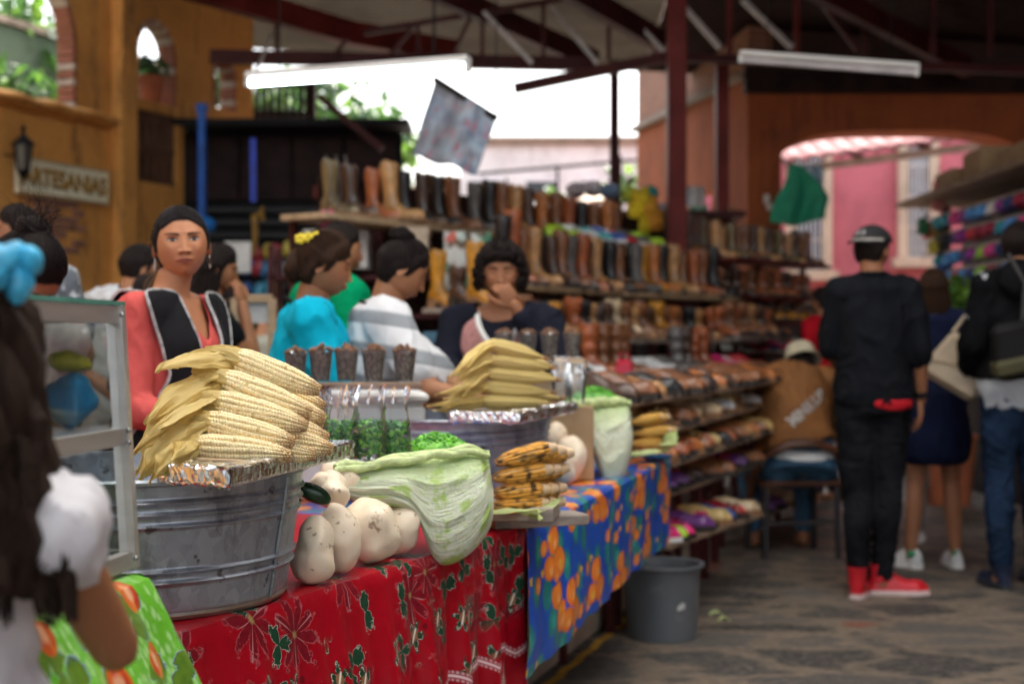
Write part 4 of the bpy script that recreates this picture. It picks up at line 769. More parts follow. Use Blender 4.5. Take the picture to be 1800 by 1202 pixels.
for i, (tx, ty, bx, by) in enumerate([(871, 813, 963, 789), (868, 840, 955, 826), (867, 867, 950, 860), (867, 888, 948, 884)]):
    for k_ in range(3):
        a, b = P(bx + 15 * k_, by - 1 * k_ + (5 if i == 0 else 0) * k_, 3.33 + .055 * k_), P(tx + 13 * k_, ty, 3.28 + .055 * k_); t_ = thing('roasted_corn', rl[i] + ' roasted corn cob ' + ('at the front of the charred stack', 'in the middle column of the charred stack', 'in the rear column of the charred stack')[k_], 'corn cob', a, group='roasted corn cobs stacked on the plank'); t_.rotation_euler = axis_rot(a, b, i + k_)
        o = bpy.data.objects.new('cob', roast[(i + k_) % 2]); COL.objects.link(o); o.parent = t_; o.scale = ((b - a).length / .15, 1.0, 1.0)
        MB().tube([(-.022, 0, 0), (-.008, 0, 0), (.004, 0, 0)], [.010, .014, .018], 12).build('stalk_end', M('pale_stalk', (.62, .45, .28), .7) if not i + k_ else bpy.data.materials['pale_stalk'], t_)
t_ = thing('plank', 'worn wooden plank under the roasted corn at the table corner', 'board', P(905, 906, 3.35)); m = MB(); m.box((0, 0, .0), (.20, .16, .034), (0, 0, R(-8)), bev=.003); m.box((.05, .07, -.03), (.24, .10, .026), (0, 0, R(20)), bev=.003); m.build('board', MT['greywood'], t_, smooth='auto')
t_.location = (P(905, 906, 3.38).x, 3.38, .80)
m = MB(); leaf(m, [P(860, 898, 3.28), P(900, 893, 3.24), P(935, 892, 3.26), P(962, 905, 3.30), P(948, 915, 3.22)], .02, .03, (0, -.3, 1), .1, 1.2, .003, 3); leaf(m, [P(930, 898, 3.3), P(960, 890, 3.28), P(990, 873, 3.4)], .02, .022, (0, -.3, 1), .1, .3, .003, 5); tag(m.build('green_husk', MT['husk_green']), 'pale green husk leaf under the roasted corn', 'husk')
for i, (tx, ty, bx, by) in enumerate([(1114, 742, 1160, 733), (1114, 762, 1172, 756), (1114, 780, 1165, 777)]):
    for k_ in range(2):
        a, b = P(bx + 10 * k_, by, 5.22 + .06 * k_), P(tx + 8 * k_, ty, 5.18 + .06 * k_); t_ = thing('yellow_corn', ('top', 'middle', 'bottom')[i] + ' golden corn cob in the ' + ('front', 'rear')[k_] + ' of the farthest small stack', 'corn cob', a, group='golden corn on the blue cloth'); t_.rotation_euler = axis_rot(a, b, i)
        m = MB(); husk_cob(m, .14, .021, i + k_); m.build('cob', MT.setdefault('gold', mat_husk('golden_corn', (.60, .30, .05), (.75, .45, .10), .1)), t_)
        MB().tube([(-.015, 0, 0), (.004, 0, 0)], [.01, .015], 10).build('stalk_end', bpy.data.materials['pale_stalk'], t_)
m = MB(); leaf(m, [P(1105, 797, 5.1), P(1140, 790, 5.05), P(1175, 792, 5.1)], .02, .03, (0, -.3, 1), .1, .2, .003, 3); leaf(m, [P(1165, 790, 5.2), P(1178, 770, 5.1), P(1190, 755, 5.2)], .015, .025, (0, -1, .3), .1, .5, .003, 7); leaf(m, [P(1160, 780, 5.1), P(1180, 775, 5.05), P(1192, 778, 5.1)], .015, .022, (0, -.3, 1), .1, .2, .003, 9); tag(m.build('green_husk', MT['husk_green']), 'light green husk leaves around the farthest small corn stack', 'husk')
t_ = thing('blue_plate', 'shallow dark blue plate right of the farthest corn stack', 'plate', (P(1170, 805, 5.35).x - .03, 5.35, .760)); MB().lathe([(0, 0), (.045, 0), (.062, .012), (.064, .014), (.045, .004), (0, .004)], 36).build('plate', M('blue_glaze', (.02, .10, .25), .3), t_)
# ================================================================ white roots
def mat_root():
    m, b, t = newmat('white_root_skin'); v = coord('Object'); n = S(ntex(v, 14, 5).outputs[0]); c = mixc(n, (.70, .55, .38), (.86, .76, .60)); c = mixc(less(.655, S(ntex(v, 48, 4).outputs[0]), .02) * .8, c, (.26, .15, .07)); c = mixc(less(.64, S(ntex(mapping(v, (1, 2.5, 1)), 20, 6, .7).outputs[0]), .025) * .6, c, (.40, .26, .13))
    t.links.new(c, b.inputs['Base Color']); setb(b, Roughness=.42, Subsurface_Weight=.1, Subsurface_Scale=.01); bump(b, S(ntex(v, 26, 5).outputs[0]), .35, .006); return m
MT['root'] = mat_root()
RT = [(553, 970, 2.60, 76, 116, -6, 'nearest big white root touching the tub, with brown scars'), (593, 941, 2.72, 84, 116, 10, 'second big white root from the tub, with a dark eye'), (650, 927, 2.84, 102, 116, -18, 'broad white root in the middle of the front row'), (700, 915, 2.95, 84, 98, 38, 'smooth slanting white root at the right end of the row'), (543, 892, 2.72, 40, 66, 0, 'small white root squeezed between tub and stack'), (584, 862, 2.80, 88, 66, 12, 'upper white root lying on the front row beside the zucchini'), (596, 842, 2.92, 84, 52, -8, 'topmost white root under the leaf wrap'), (566, 850, 2.78, 40, 44, 30, 'small round white root behind the zucchini'), (682, 935, 2.93, 60, 84, 8, 'white root half hidden between the last two front roots')]
for i, (px_, py_, Y_, w_, h_, rot_, lab) in enumerate(RT):
    rx, rz2 = w_ / 2 / FPX * Y_, h_ / 2 / FPX * Y_; m = MB()
    def fn(q, i=i, rx=rx, rz2=rz2):
        v = Vector(q); k_ = v.z / rz2; v.x *= 1 - .16 * k_ - .10 * math.cos(k_ * 4 + i); v.y *= 1 - .12 * k_; return v + Vector(noise.noise_vector(v * 17 + Vector((i * 5, 0, 0)))) * .0105 + Vector(noise.noise_vector(v * 46 + Vector((i * 5, 0, 0)))) * .0022
    m.ell((0, 0, 0), (rx, (rx + rz2) / 2 * .9, rz2), (0, R(-rot_), i), 44, 32, fn=fn); c_ = P(px_, py_, Y_); zmin = min(p[2] for p in m.v)
    if i in (0, 1, 2, 3, 4, 8): c_.z = .7585 - zmin
    tag(m.build('white_root', MT['root'], loc=None), lab, 'root vegetable', 'white roots heaped on the red cloth'); bpy.context.view_layer.objects; COL.objects[-1].location = c_
for i, (px_, py_, Y_, w_, h_, rot_, lab) in enumerate([(985, 800, 4.45, 52, 66, 20, 'small white root right behind the roasted corn'), (1003, 795, 4.55, 56, 82, -14, 'pale knobbly root beside the second leaf wrap'), (977, 765, 4.6, 36, 50, 0, 'white root behind the far tub edge')]):
    rx, rz2 = w_ / 2 / FPX * Y_, h_ / 2 / FPX * Y_; m = MB(); m.ell((0, 0, 0), (rx, rx, rz2), (0, R(-rot_), i), 28, 20, fn=lambda q: Vector(q) + Vector(noise.noise_vector(Vector(q) * 18 + Vector((i, 9, 0)))) * .010); tag(m.build('white_root', MT['root']), lab, 'root vegetable', 'white roots on the blue cloth'); o_ = COL.objects[-1]; o_.location = P(px_, py_, Y_)
    if i < 2: o_.location.z = .755 - min(p[2] for p in m.v)
def zu(q): v = Vector(q); v.z += .004 * math.sin(v.x * 30); return v
m = MB(); m.ell((0, 0, 0), (.036, .017, .017), (0, R(35), R(20)), 24, 16, fn=zu); m.tube([(-.034, -.01, .026), (-.044, -.012, .033)], [.006, .004], 6); tag(m.build('zucchini', M('zucchini_skin', (.012, .045, .018), .25, var=.6, scale=40)), 'small dark green zucchini tucked between the tub and roots', 'zucchini'); COL.objects[-1].location = P(552, 867, 2.66)
# ================================================================ leaf wraps
def mat_cab(name, whiter=0.0):
    m, b, t = newmat(name); uv, u, v = uvsplit(); pat = S(ntex(uv, 5.5, 3).outputs[0]); fine = S(ntex(mapping(uv, (5, 26, 1)), 2.0, 5, .65).outputs[0]); spk = S(ntex(uv, 32, 4, .7).outputs[0])
    c = mixc(fine, (.52, .60, .36), (.84, .85, .74)); c = mixc(less(.57 + whiter * .2, pat, .03) * .85, c, (.38, .55, .10)); c = mixc(less(.585 + whiter * .15, spk, .03) * .7 * less(.3, u, .3), c, (.42, .60, .15)); c = mixc(less(v, .12, .10) * .6, c, (.34, .52, .10))
    c = mixc(less(v, .03, .02) * .7, c, (.60, .72, .30)); t.links.new(c, b.inputs['Base Color']); setb(b, Roughness=.5, Subsurface_Weight=.12, Subsurface_Scale=.01); bump(b, fine + spk * .6, .9, .009); return m
def leaf_wrap(name, top, bot, Yl, Yr, dep, label, mat, n=90, seed=0, tipwt=.3):
    def curve(pts, u):
        k_ = u * (len(pts) - 1); i = min(len(pts) - 2, int(k_)); f_ = k_ - i; p0, p1, p2, p3 = pts[max(i - 1, 0)], pts[i], pts[i + 1], pts[min(i + 2, len(pts) - 1)]
        return tuple(.5 * ((2 * p1[c]) + (p2[c] - p0[c]) * f_ + (2 * p0[c] - 5 * p1[c] + 4 * p2[c] - p3[c]) * f_ ** 2 + (3 * p1[c] - p0[c] - 3 * p2[c] + p3[c]) * f_ ** 3) for c in (0, 1))
    t_ = thing(name, label, 'leaf wrap', P(*curve(top, .5), (Yl + Yr) / 2)); m = MB(); rings = []; uv = {}; NV = 44
    for i in range(n + 1):
        u = i / n; T, B = curve(top, u), curve(bot, u); Y0 = lerp(Yl, Yr, u); d = dep * (.25 + .75 * math.sin(min(1, u * 1.15 + .08) * math.pi * .5)) * (1 - sst(.9, 1, u) * .75)
        pt, pb = P(*T, Y0), P(*B, Y0 - dep * .3); row = []
        for j in range(NV):
            a = 2 * math.pi * j / NV; v = (1 - math.cos(a)) / 2; s_ = math.sin(a); p = pt.lerp(pb, v) + Vector((0, -d * math.copysign(abs(s_) ** .8, s_), 0)); rp = (math.sin(v * 60 + 3 * math.sin(u * 6) + seed) * .0005 + noise.noise(Vector((u * 2.2, v * 10, seed))) * .010 + noise.noise(Vector((u * 9, v * 30, seed))) * .003) * (abs(s_) ** .5)
            if s_ > 0: p += Vector((rp * .3, -rp, rp * .3))
            row.append(tuple(p)); uv[i * NV + j] = (u * 1.0, v * .6 if s_ >= 0 else v * .6)
        rings.append(row)
    m.rings(rings); m.uv = uv; m.build('wrap', mat, t_, world=True)
    m = MB(); pts = [P(*curve(top, k_ / 30), lerp(Yl, Yr, k_ / 30) - dep * .55) + Vector((0, 0, .002 + .003 * math.sin(k_ * .8))) for k_ in range(-1 + 1, 31)]; m.tube(pts, [(.006 + .004 * math.sin(k_ / 30 * math.pi) + .0012 * math.sin(k_ * 1.7)) * (Yl + Yr) / 5.9 for k_ in range(31)], 12); pts2 = [p + Vector((0, .012, .007)) for p in pts]; m.tube(pts2, [(.007 + .004 * math.sin(k_ * .6)) for k_ in range(31)], 10)
    m.build('rolled_rim', M('rolled_green_leaf', (.52, .62, .28), .5, var=.4, scale=26, stretch=(1, 3, 3), bmp=.8) if seed == 0 else bpy.data.materials['rolled_green_leaf'], t_); o_ = COL.objects[-1]; o_.data.transform(wmat(t_).inverted()); return t_
leaf_wrap('leaf_wrap', [(588, 830), (640, 822), (700, 812), (765, 802), (815, 797), (858, 800)], [(592, 862), (640, 886), (700, 890), (735, 912), (770, 988), (822, 975), (862, 925), (868, 870)], 2.92, 3.12, .085, 'huge pale green cabbage leaf wrapped into a bowl hanging over the red cloth', mat_cab('cabbage_leaf'))
leaf_wrap('leaf_wrap', [(1000, 712), (1030, 710), (1065, 707), (1106, 708)], [(1010, 740), (1035, 775), (1068, 862), (1098, 835), (1113, 770)], 4.70, 4.85, .11, 'second whitish leaf wrap hanging over the blue cloth', mat_cab('white_cabbage_leaf', 1.0), seed=3)
m = MB()
for k_ in range(9): m.tube([P(965 + k_ * 5, 770, 4.62), P(966 + k_ * 5, 728, 4.60)], [.006, .007], 7)
tag(m.build('celery', M('celery_green', (.42, .55, .14), .5, var=.3)), 'bundle of pale green stalks standing behind the white root', 'celery')
# greens
def greens(c, r, n, label, seed):
    rnd = random.Random(seed); m = MB()
    for _ in range(n):
        a, q = rnd.uniform(0, 6.28), math.sqrt(rnd.random()); x_, y_ = math.cos(a) * q, math.sin(a) * q; z_ = (1 - q * q) * r[2] * rnd.uniform(.75, 1.05); m.mi = rnd.choice((0, 0, 1)); s_ = rnd.uniform(.003, .0065)
        m.ell((x_ * r[0], y_ * r[1], z_), (s_ * 1.5, s_, s_ * .7), (rnd.uniform(-1, 1), rnd.uniform(-1, 1), rnd.uniform(0, 3)), 6, 4)
    m.ell((0, 0, 0), (r[0] * .98, r[1] * .98, r[2] * .9), nu=24, nv=12); m.mi = 0
    tag(m.build('chopped_greens', [MT['gr1'], MT['gr2']]), label, 'greens', kind='stuff'); COL.objects[-1].location = c
MT['gr1'] = M('chopped_green', (.07, .30, .02), .4, var=.4, scale=60); MT['gr2'] = M('chopped_green_light', (.16, .46, .03), .4, var=.4, scale=60)
greens(P(768, 800, 3.10), (.085, .05, .046), 1500, 'heap of chopped bright green vegetables in the near leaf wrap', 1); greens(P(1043, 710, 4.82), (.098, .06, .055), 1300, 'heap of bright green leaves in the far leaf wrap', 2)
# ---- plastic bags of green peppers
def mat_film(name, rough=.10, tint=(1, 1, 1), haze_=.10, spec=.9, bmp=.5):
    m, b, t = newmat(name); tr = t.nodes.new('ShaderNodeBsdfTransparent'); tr.inputs[0].default_value = (*tint, 1); gl = t.nodes.new('ShaderNodeBsdfGlossy'); gl.inputs['Roughness'].default_value = rough; gl.inputs[0].default_value = (.95, .97, 1, 1)
    df = t.nodes.new('ShaderNodeBsdfDiffuse'); df.inputs[0].default_value = (.7, .73, .74, 1); fr_ = t.nodes.new('ShaderNodeFresnel'); fr_.inputs[0].default_value = 1.45; m1 = t.nodes.new('ShaderNodeMixShader'); m1.inputs[0].default_value = haze_; t.links.new(tr.outputs[0], m1.inputs[1]); t.links.new(df.outputs[0], m1.inputs[2])
    m2 = t.nodes.new('ShaderNodeMixShader'); t.links.new((S(fr_.outputs[0]) * spec).v, m2.inputs[0]); t.links.new(m1.outputs[0], m2.inputs[1]); t.links.new(gl.outputs[0], m2.inputs[2]); t.links.new(m2.outputs[0], t.nodes['Material Output'].inputs[0])
    if bmp:
        bn = t.nodes.new('ShaderNodeBump'); bn.inputs['Strength'].default_value = bmp; bn.inputs['Distance'].default_value = .01; t.links.new(ntex(coord('Object'), 22, 4).outputs[0], bn.inputs['Height']); t.links.new(bn.outputs[0], gl.inputs['Normal'])
    return m
MT['film'] = mat_film('clear_plastic_film', haze_=.035); MT['cup'] = mat_film('clear_cup_plastic', .08, haze_=.07, bmp=0); MT['glass'] = mat_film('display_glass', .02, (.90, .95, .92), .03, .55, 0)
for i, (px_, w_) in enumerate([(590, 44), (600, 62), (648, 62), (694, 56)]):
    Y_ = (3.06, 2.98, 3.0, 3.04)[i]; c_ = P(px_, 806, Y_); t_ = thing('pepper_bag', ['clear bag of green peppers at the back left of the row', 'clear bag of green peppers next to the corn tips', 'clear bag of green peppers in the middle of the row', 'clear bag of green peppers at the right end of the row'][i], 'bag', c_, .4 * i, 'clear bags of green peppers on the leaf wrap'); r_ = w_ / 2 / FPX * Y_; rnd = random.Random(i); m = MB()
    for k_ in range(130):
        a, q = rnd.uniform(0, 6.28), math.sqrt(rnd.random()) * .86; m.mi = rnd.choice((0, 0, 1)); m.ell((math.cos(a) * q * r_, math.sin(a) * q * r_ * .8, rnd.uniform(.006, .078)), (.009, .0048, .0048), (rnd.uniform(-1.5, 1.5), rnd.uniform(-1.5, 1.5), rnd.uniform(0, 3)), 7, 5)
    m.mi = 0; m.build('peppers', [M('green_chile', (.035, .24, .02), .22, var=.5, scale=50), MT['gr2']], t_)
    m = MB(); prof = [(0, 0), (r_ * .8, .0), (r_ * 1.02, .01), (r_ * 1.04, .075), (r_ * .9, .09), (r_ * .75, .115), (r_ * .95, .14), (r_ * 1.05, .152)]
    m.lathe(prof[:1] + [(lerp(a[0], b[0], q / 3), lerp(a[1], b[1], q / 3)) for a, b in zip(prof, prof[1:]) for q in range(3)] + prof[-1:], 48, fn=lambda q, a, r_=r_, i=i: (Vector(q) + Vector((math.cos(a), math.sin(a) * .8, .8 * math.sin(a * 3 + i))) * (.003 * math.sin(a * 9 + i * 2 + q[2] * 60) + .006 * math.sin(a * 4 + i)) * sst(.03, .13, q[2]))); m.build('plastic_bag', MT['film'], t_)
# ---- cooler, shelves and cups of peanuts
t_ = thing('cooler_box', 'white polystyrene cooler box standing under the plank of peanut cups', 'cooler', (P(628, 0, 4.05).x, 4.12, .757), R(8)); m = MB(); m.box((0, 0, .135), (.36, .26, .27), bev=.015); m.build('body', MT['white_paint'], t_, smooth='auto'); MB().box((0, 0, .285), (.38, .28, .03), bev=.01).build('lid', MT['white_paint'], t_, smooth='auto')
MT['peanut'] = M('peanut_brown', (.20, .095, .045), .75, var=.5, scale=45, bmp=.5); m_, b_, t__ = newmat('nuts_behind_plastic'); vo_ = t__.nodes.new('ShaderNodeTexVoronoi'); vo_.inputs['Scale'].default_value = 210; t__.links.new(mapping(coord('Object'), (1, 1, .5)), vo_.inputs['Vector']); sp0 = t__.nodes.new('ShaderNodeSeparateColor'); t__.links.new(vo_.outputs['Color'], sp0.inputs[0])
t__.links.new(mixc(less(S(sp0.outputs[0]), .45, .1), (.24, .175, .13), (.06, .038, .028)), b_.inputs['Base Color']); bump(b_, S(vo_.outputs['Distance']) * -1, .8, .006); MT['nuts'] = m_
t_ = thing('plank', 'thin brown plank carrying five cups of peanuts', 'board', P(613, 674, 3.92)); MB().box((0, 0, -.006), (.40, .12, .018), (0, 0, R(4)), bev=.003).build('board', MT['wood'], t_, smooth='auto')
def cup(c, s_, lab, grp, seed):
    t_ = thing('peanut_cup', lab, 'cup', c, seed, grp); rnd = random.Random(seed); MB().lathe([(0, 0), (.0235 * s_, 0), (.034 * s_, .086 * s_), (.0362 * s_, .088 * s_), (.0362 * s_, .0905 * s_), (.0335 * s_, .0895 * s_)], 32).build('cup', MT['cup'], t_)
    MB().lathe([(0, .003), (.0222 * s_, .003), (.0318 * s_, .080 * s_), (0, .084 * s_)], 24).build('filling', MT['nuts'], t_); m = MB()
    for k_ in range(34): a, q = rnd.uniform(0, 6.28), math.sqrt(rnd.random()); m.ell((math.cos(a) * q * .031 * s_, math.sin(a) * q * .031 * s_, (.084 + .017 * (1 - q * q) * rnd.uniform(.5, 1.2)) * s_), (.0075 * s_, .0045 * s_, .0045 * s_), (rnd.uniform(-.7, .7), rnd.uniform(-.7, .7), rnd.uniform(0, 3)), 7, 5)
    m.build('peanuts', MT['peanut'], t_)
for i, px_ in enumerate((520, 564, 609, 657, 711)): cup(P(px_, 672, 3.92 + .01 * i) + Vector((0, 0, .003)), 1.0 if i else .93, ['leftmost peanut cup on the near plank, before the blue blouse', 'second peanut cup from the left on the near plank', 'middle peanut cup of the five on the near plank', 'fourth peanut cup from the left on the near plank', 'rightmost peanut cup of the five on the near plank'][i], 'clear cups heaped with peanuts on the near plank', i)
t_ = thing('plank', 'light plank carrying the far row of peanut cups', 'board', P(945, 632, 4.9)); MB().box((0, 0, -.006), (.33, .14, .018), (0, 0, R(-6)), bev=.003).build('board', MT['lightwood'], t_, smooth='auto')
t_ = thing('wooden_crate', 'slatted wooden crate holding up the far plank', 'crate', (P(935, 0, 5.0).x, 5.0, .757), .1); m = MB()
for z_ in (.05, .17, .29): m.box((0, -.11, z_), (.28, .012, .08)); m.box((0, .11, z_), (.28, .012, .08)); m.box((-.14, 0, z_), (.012, .22, .08)); m.box((.14, 0, z_), (.012, .22, .08))
m.build('slats', MT['lightwood'], t_, smooth=False); m = MB(); [m.box((x_, y_, .18), (.03, .03, .37)) for x_ in (-.12, .12) for y_ in (-.09, .09)]; m.build('corner_posts', MT['lightwood'], t_, smooth=False)
for i, px_ in enumerate((886, 928, 966, 1006)): cup(P(px_, 629, 4.86 + .01 * i) + Vector((0, 0, .003)), .95, ['leftmost peanut cup on the far plank, under the eating woman', 'second peanut cup from the left on the far plank', 'third peanut cup from the left on the far plank', 'rightmost peanut cup on the far plank'][i], 'clear cups heaped with peanuts on the far plank', 30 + i)
for i, (px_, py_) in enumerate(((985, 690), (1014, 692))):
    t_ = thing('cup_stack', ['stack of empty clear plastic cups beside the yellow corn tips', 'stack of empty clear plastic cups next to the far greens'][i], 'cups', P(px_, py_, 4.6)); m = MB()
    for k_ in range(4): m.lathe([(.024, .004 + .016 * k_), (.034, .085 + .016 * k_), (.036, .087 + .016 * k_), (.033, .087 + .016 * k_)], 28)
    m.build('cups', MT['cup'], t_)
    t_.location.z = .757 + (.24 if i else .26); 
t_ = thing('cup_box', 'small cardboard box under the stacks of empty cups', 'box', (P(1000, 0, 4.6).x, 4.66, .757)); MB().box((0, 0, .115), (.16, .14, .235), bev=.003).build('box', M('cardboard', (.36, .24, .13), .85), t_, smooth='auto')
# ================================================================ glass display case
FC = Vector((-.508, 1.895, 0)); dn = Vector((-.11, -1, 0)).normalized(); bk = Vector((-.95, .10, 0)).normalized(); ZB, ZM, ZT = .900, 1.075, 1.248
DC = thing('display_case', 'aluminium framed glass display case on the green cloth', 'display case', (FC.x, FC.y, ZB))
al = M('brushed_aluminium', (.58, .57, .54), .38, .75, var=.12, scale=3, stretch=(1, 1, 12)); fr = lambda s_, b_, z_: FC + dn * s_ + bk * b_ + Vector((-.020 * (z_ - ZB) / (ZT - ZB), 0, z_))
Lc, Dc = .52, .34; m = MB()
for s_, b_ in ((0, 0), (Lc, 0), (0, Dc), (Lc, Dc)): m.bar(fr(s_, b_, ZB), fr(s_, b_, ZT), .020, .020, up=(0, 1, 0))
for z_, h_ in ((ZB + .012, .022), (ZM, .022), (ZT - .012, .022)):
    for (s0, b0), (s1, b1) in (((0, 0), (Lc, 0)), ((0, Dc), (Lc, Dc)), ((0, 0), (0, Dc)), ((Lc, 0), (Lc, Dc))):
        a, b = fr(s0, b0, z_), fr(s1, b1, z_); q = (b - a).normalized() * .0105; m.bar(a + q, b - q, .016, h_)
m.build('frame', al, DC, smooth=False, world=True); m = MB()
for z_ in (ZB + .014, ZM + .008, ZM - .008, ZT - .012): p = fr(0, 0, z_) + Vector((.0105, -.0105, 0)); m.ell(p, (.0035, .0035, .0035), nu=10, nv=6)
m.build('rivets', M('rivet_grey', (.3, .3, .3), .4, .8), DC, world=True)
for (s0, b0), (s1, b1) in (((0, 0), (Lc, 0)), ((0, Dc), (Lc, Dc)), ((0, 0), (0, Dc)), ((Lc, 0), (Lc, Dc))):
    m = MB(); pts = [fr(s0, b0, ZB + .024), fr(s1, b1, ZB + .024), fr(s1, b1, ZT - .024), fr(s0, b0, ZT - .024)]; m.add(pts, [(0, 1, 2, 3)]); m.build('pane', MT['glass'], DC, smooth=False, world=True)
m = MB(); m.box((0, 0, 0), (Dc + .02, Lc + .02, .006)); c_ = (fr(0, 0, ZT + .003) + fr(Lc, Dc, ZT + .003)) / 2; T = Matrix.Translation(c_) @ Matrix.Rotation(math.atan2(-dn.x, -dn.y) * -1, 4, 'Z'); m.v = [tuple(T @ Vector(p)) for p in m.v]
m.build('glass_top', M('green_edged_glass', (.10, .28, .22), .08, spec=.8, bmp=0), DC, smooth=False, world=True)
m = MB(); m.add([fr(.01, .01, ZM + .012), fr(Lc - .01, .01, ZM + .012), fr(Lc - .01, Dc - .01, ZM + .012), fr(.01, Dc - .01, ZM + .012)], [(0, 1, 2, 3)]); m.build('shelf', MT['glass'], DC, smooth=False, world=True)
m = MB(); m.add([fr(.01, .01, ZB + .003), fr(Lc - .01, .01, ZB + .003), fr(Lc - .01, Dc - .01, ZB + .003), fr(.01, Dc - .01, ZB + .003)], [(0, 1, 2, 3)]); m.build('floor_tray', M('tray_grey', (.30, .33, .32), .4, .4), DC, smooth=False, world=True, solid=.003)
# things inside the case
def lump(name, lab, cat, c, r, mat, amp=.012, sc_=25, rot=(0, 0, 0), seed=1):
    m = MB(); m.ell((0, 0, 0), r, rot, 32, 22, fn=lambda q: Vector(q) + Vector(noise.noise_vector(Vector(q) * sc_ + Vector((seed, 0, 0)))) * amp + Vector(noise.noise_vector(Vector(q) * sc_ * 3 + Vector((seed, 0, 0)))) * amp * .3); tag(m.build(name, mat), lab, cat); COL.objects[-1].location = c
zs = ZM + .016
lump('plastic_bag', 'crumpled sky blue plastic bag on the glass shelf of the display case', 'bag', fr(.035, .055, zs + .034), (.034, .034, .036), M('blue_bag_plastic', (.01, .28, .62), .3), seed=3); lump('plastic_bag', 'small bright yellow bag in the display case above the blue one', 'bag', fr(.045, .05, zs + .085) * 1, (.024, .024, .014), M('yellow_bag_plastic', (.62, .55, .02), .35), seed=5, amp=.010)
t_ = thing('napkin_stack', 'stack of white paper napkins at the left of the display case shelf', 'napkins', fr(.40, .10, zs)); m = MB(); [m.box((random.uniform(-.003, .003), random.uniform(-.003, .003), .004 + .006 * k_), (.09, .09, .005), (0, 0, random.uniform(-.1, .1))) for k_ in range(14)]; m.build('napkins', MT['white_paint'], t_, smooth=False)
for i, (s_, b_, h_, col, lab) in enumerate([(.055, .13, .13, (.05, .04, .035), 'dark glass jar at the back right of the display case'), (.02, .14, .12, (.30, .06, .05), 'jar with red contents at the back of the display case'), (.12, .09, .10, (.5, .5, .42), 'jar with pale contents at the back of the display case')]):
    t_ = thing('glass_jar', lab, 'jar', fr(s_, b_, zs), group='jars at the back of the display case'); MB().lathe([(0, 0), (.028, 0), (.03, .01), (.03, h_ * .75), (.02, h_ * .86), (.02, h_ * .88), (0, h_ * .88)], 24).build('jar', M('jar_contents', col, .15, var=.5, scale=30), t_); MB().lathe([(0, h_ * .88), (.022, h_ * .88), (.022, h_), (0, h_)], 24).build('lid', MT['white_paint'] if i else MT['steel_red'], t_)
lump('plastic_bag', 'clear wrapped bundle lying on the tray at the bottom of the case', 'bag', fr(.09, .09, ZB + .045), (.06, .07, .035), M('wrapped_bundle', (.45, .50, .46), .2), seed=8)
# ================================================================ grey bucket
BK = thing('bucket', 'grey plastic bucket standing on the paving before the blue cloth', 'bucket', (P(1163, 0, 5.80).x, 5.80, 0)); prof = [(0, .004), (.135, .004), (.137, 0), (.140, .003)] + [(lerp(.140, .158, q), lerp(.003, .285, q)) for q in (.2, .4, .6, .8, 1)] + [(.163, .287), (.174, .29), (.177, .297), (.174, .303), (.166, .304), (.155, .300), (.150, .25), (.136, .012), (0, .012)]
MB().lathe(prof, 80).build('body', M('grey_plastic', (.105, .115, .125), .45, var=.12, scale=5, dirt=((.17, .17, .165), 9, .62)), BK); m = MB(); m.lathe([(.149, .20), (.151, .21), (.149, .21)], 60); m.build('inner_ring', bpy.data.materials['grey_plastic'], BK)
m = MB(); m.grid(lambda u, v: ((.1535) * math.cos(-1.25 + u * .22 + .02 * math.sin(v * 9)), (.1535) * math.sin(-1.25 + u * .22 + .02 * math.sin(v * 9)), .13 + .028 * v * (1 - .6 * abs(u - .5)) + .01 * u), 6, 4); m.build('scuff_mark', M('white_scuff', (.5, .52, .5), .7), BK)
for i, (px_, py_, s_) in enumerate([(1080, 1098, .09), (1068, 1085, .06), (1258, 1082, .03), (1272, 1092, .025)]):
    Y_ = CZ * FPX / (py_ - HZ); m = MB(); c_ = P(px_, py_, Y_); [leaf(m, [Vector((-s_, 0, .006)), Vector((0, .02 * j, .03 + .01 * j)), Vector((s_, .03 - .02 * j, .006))], .01, s_ * .22, (0, 0, 1), .3, .3, .003, j + i, 6, 10) for j in range(2)]
    tag(m.build('fallen_leaf', MT['husk_green']), ['curled yellow green husk on the ground left of the bucket', 'small green husk scrap behind the bucket shadow', 'tiny green scrap on the paving right of the bucket', 'second tiny green scrap further right of the bucket'][i], 'husk', 'green scraps on the paving'); COL.objects[-1].location = c_
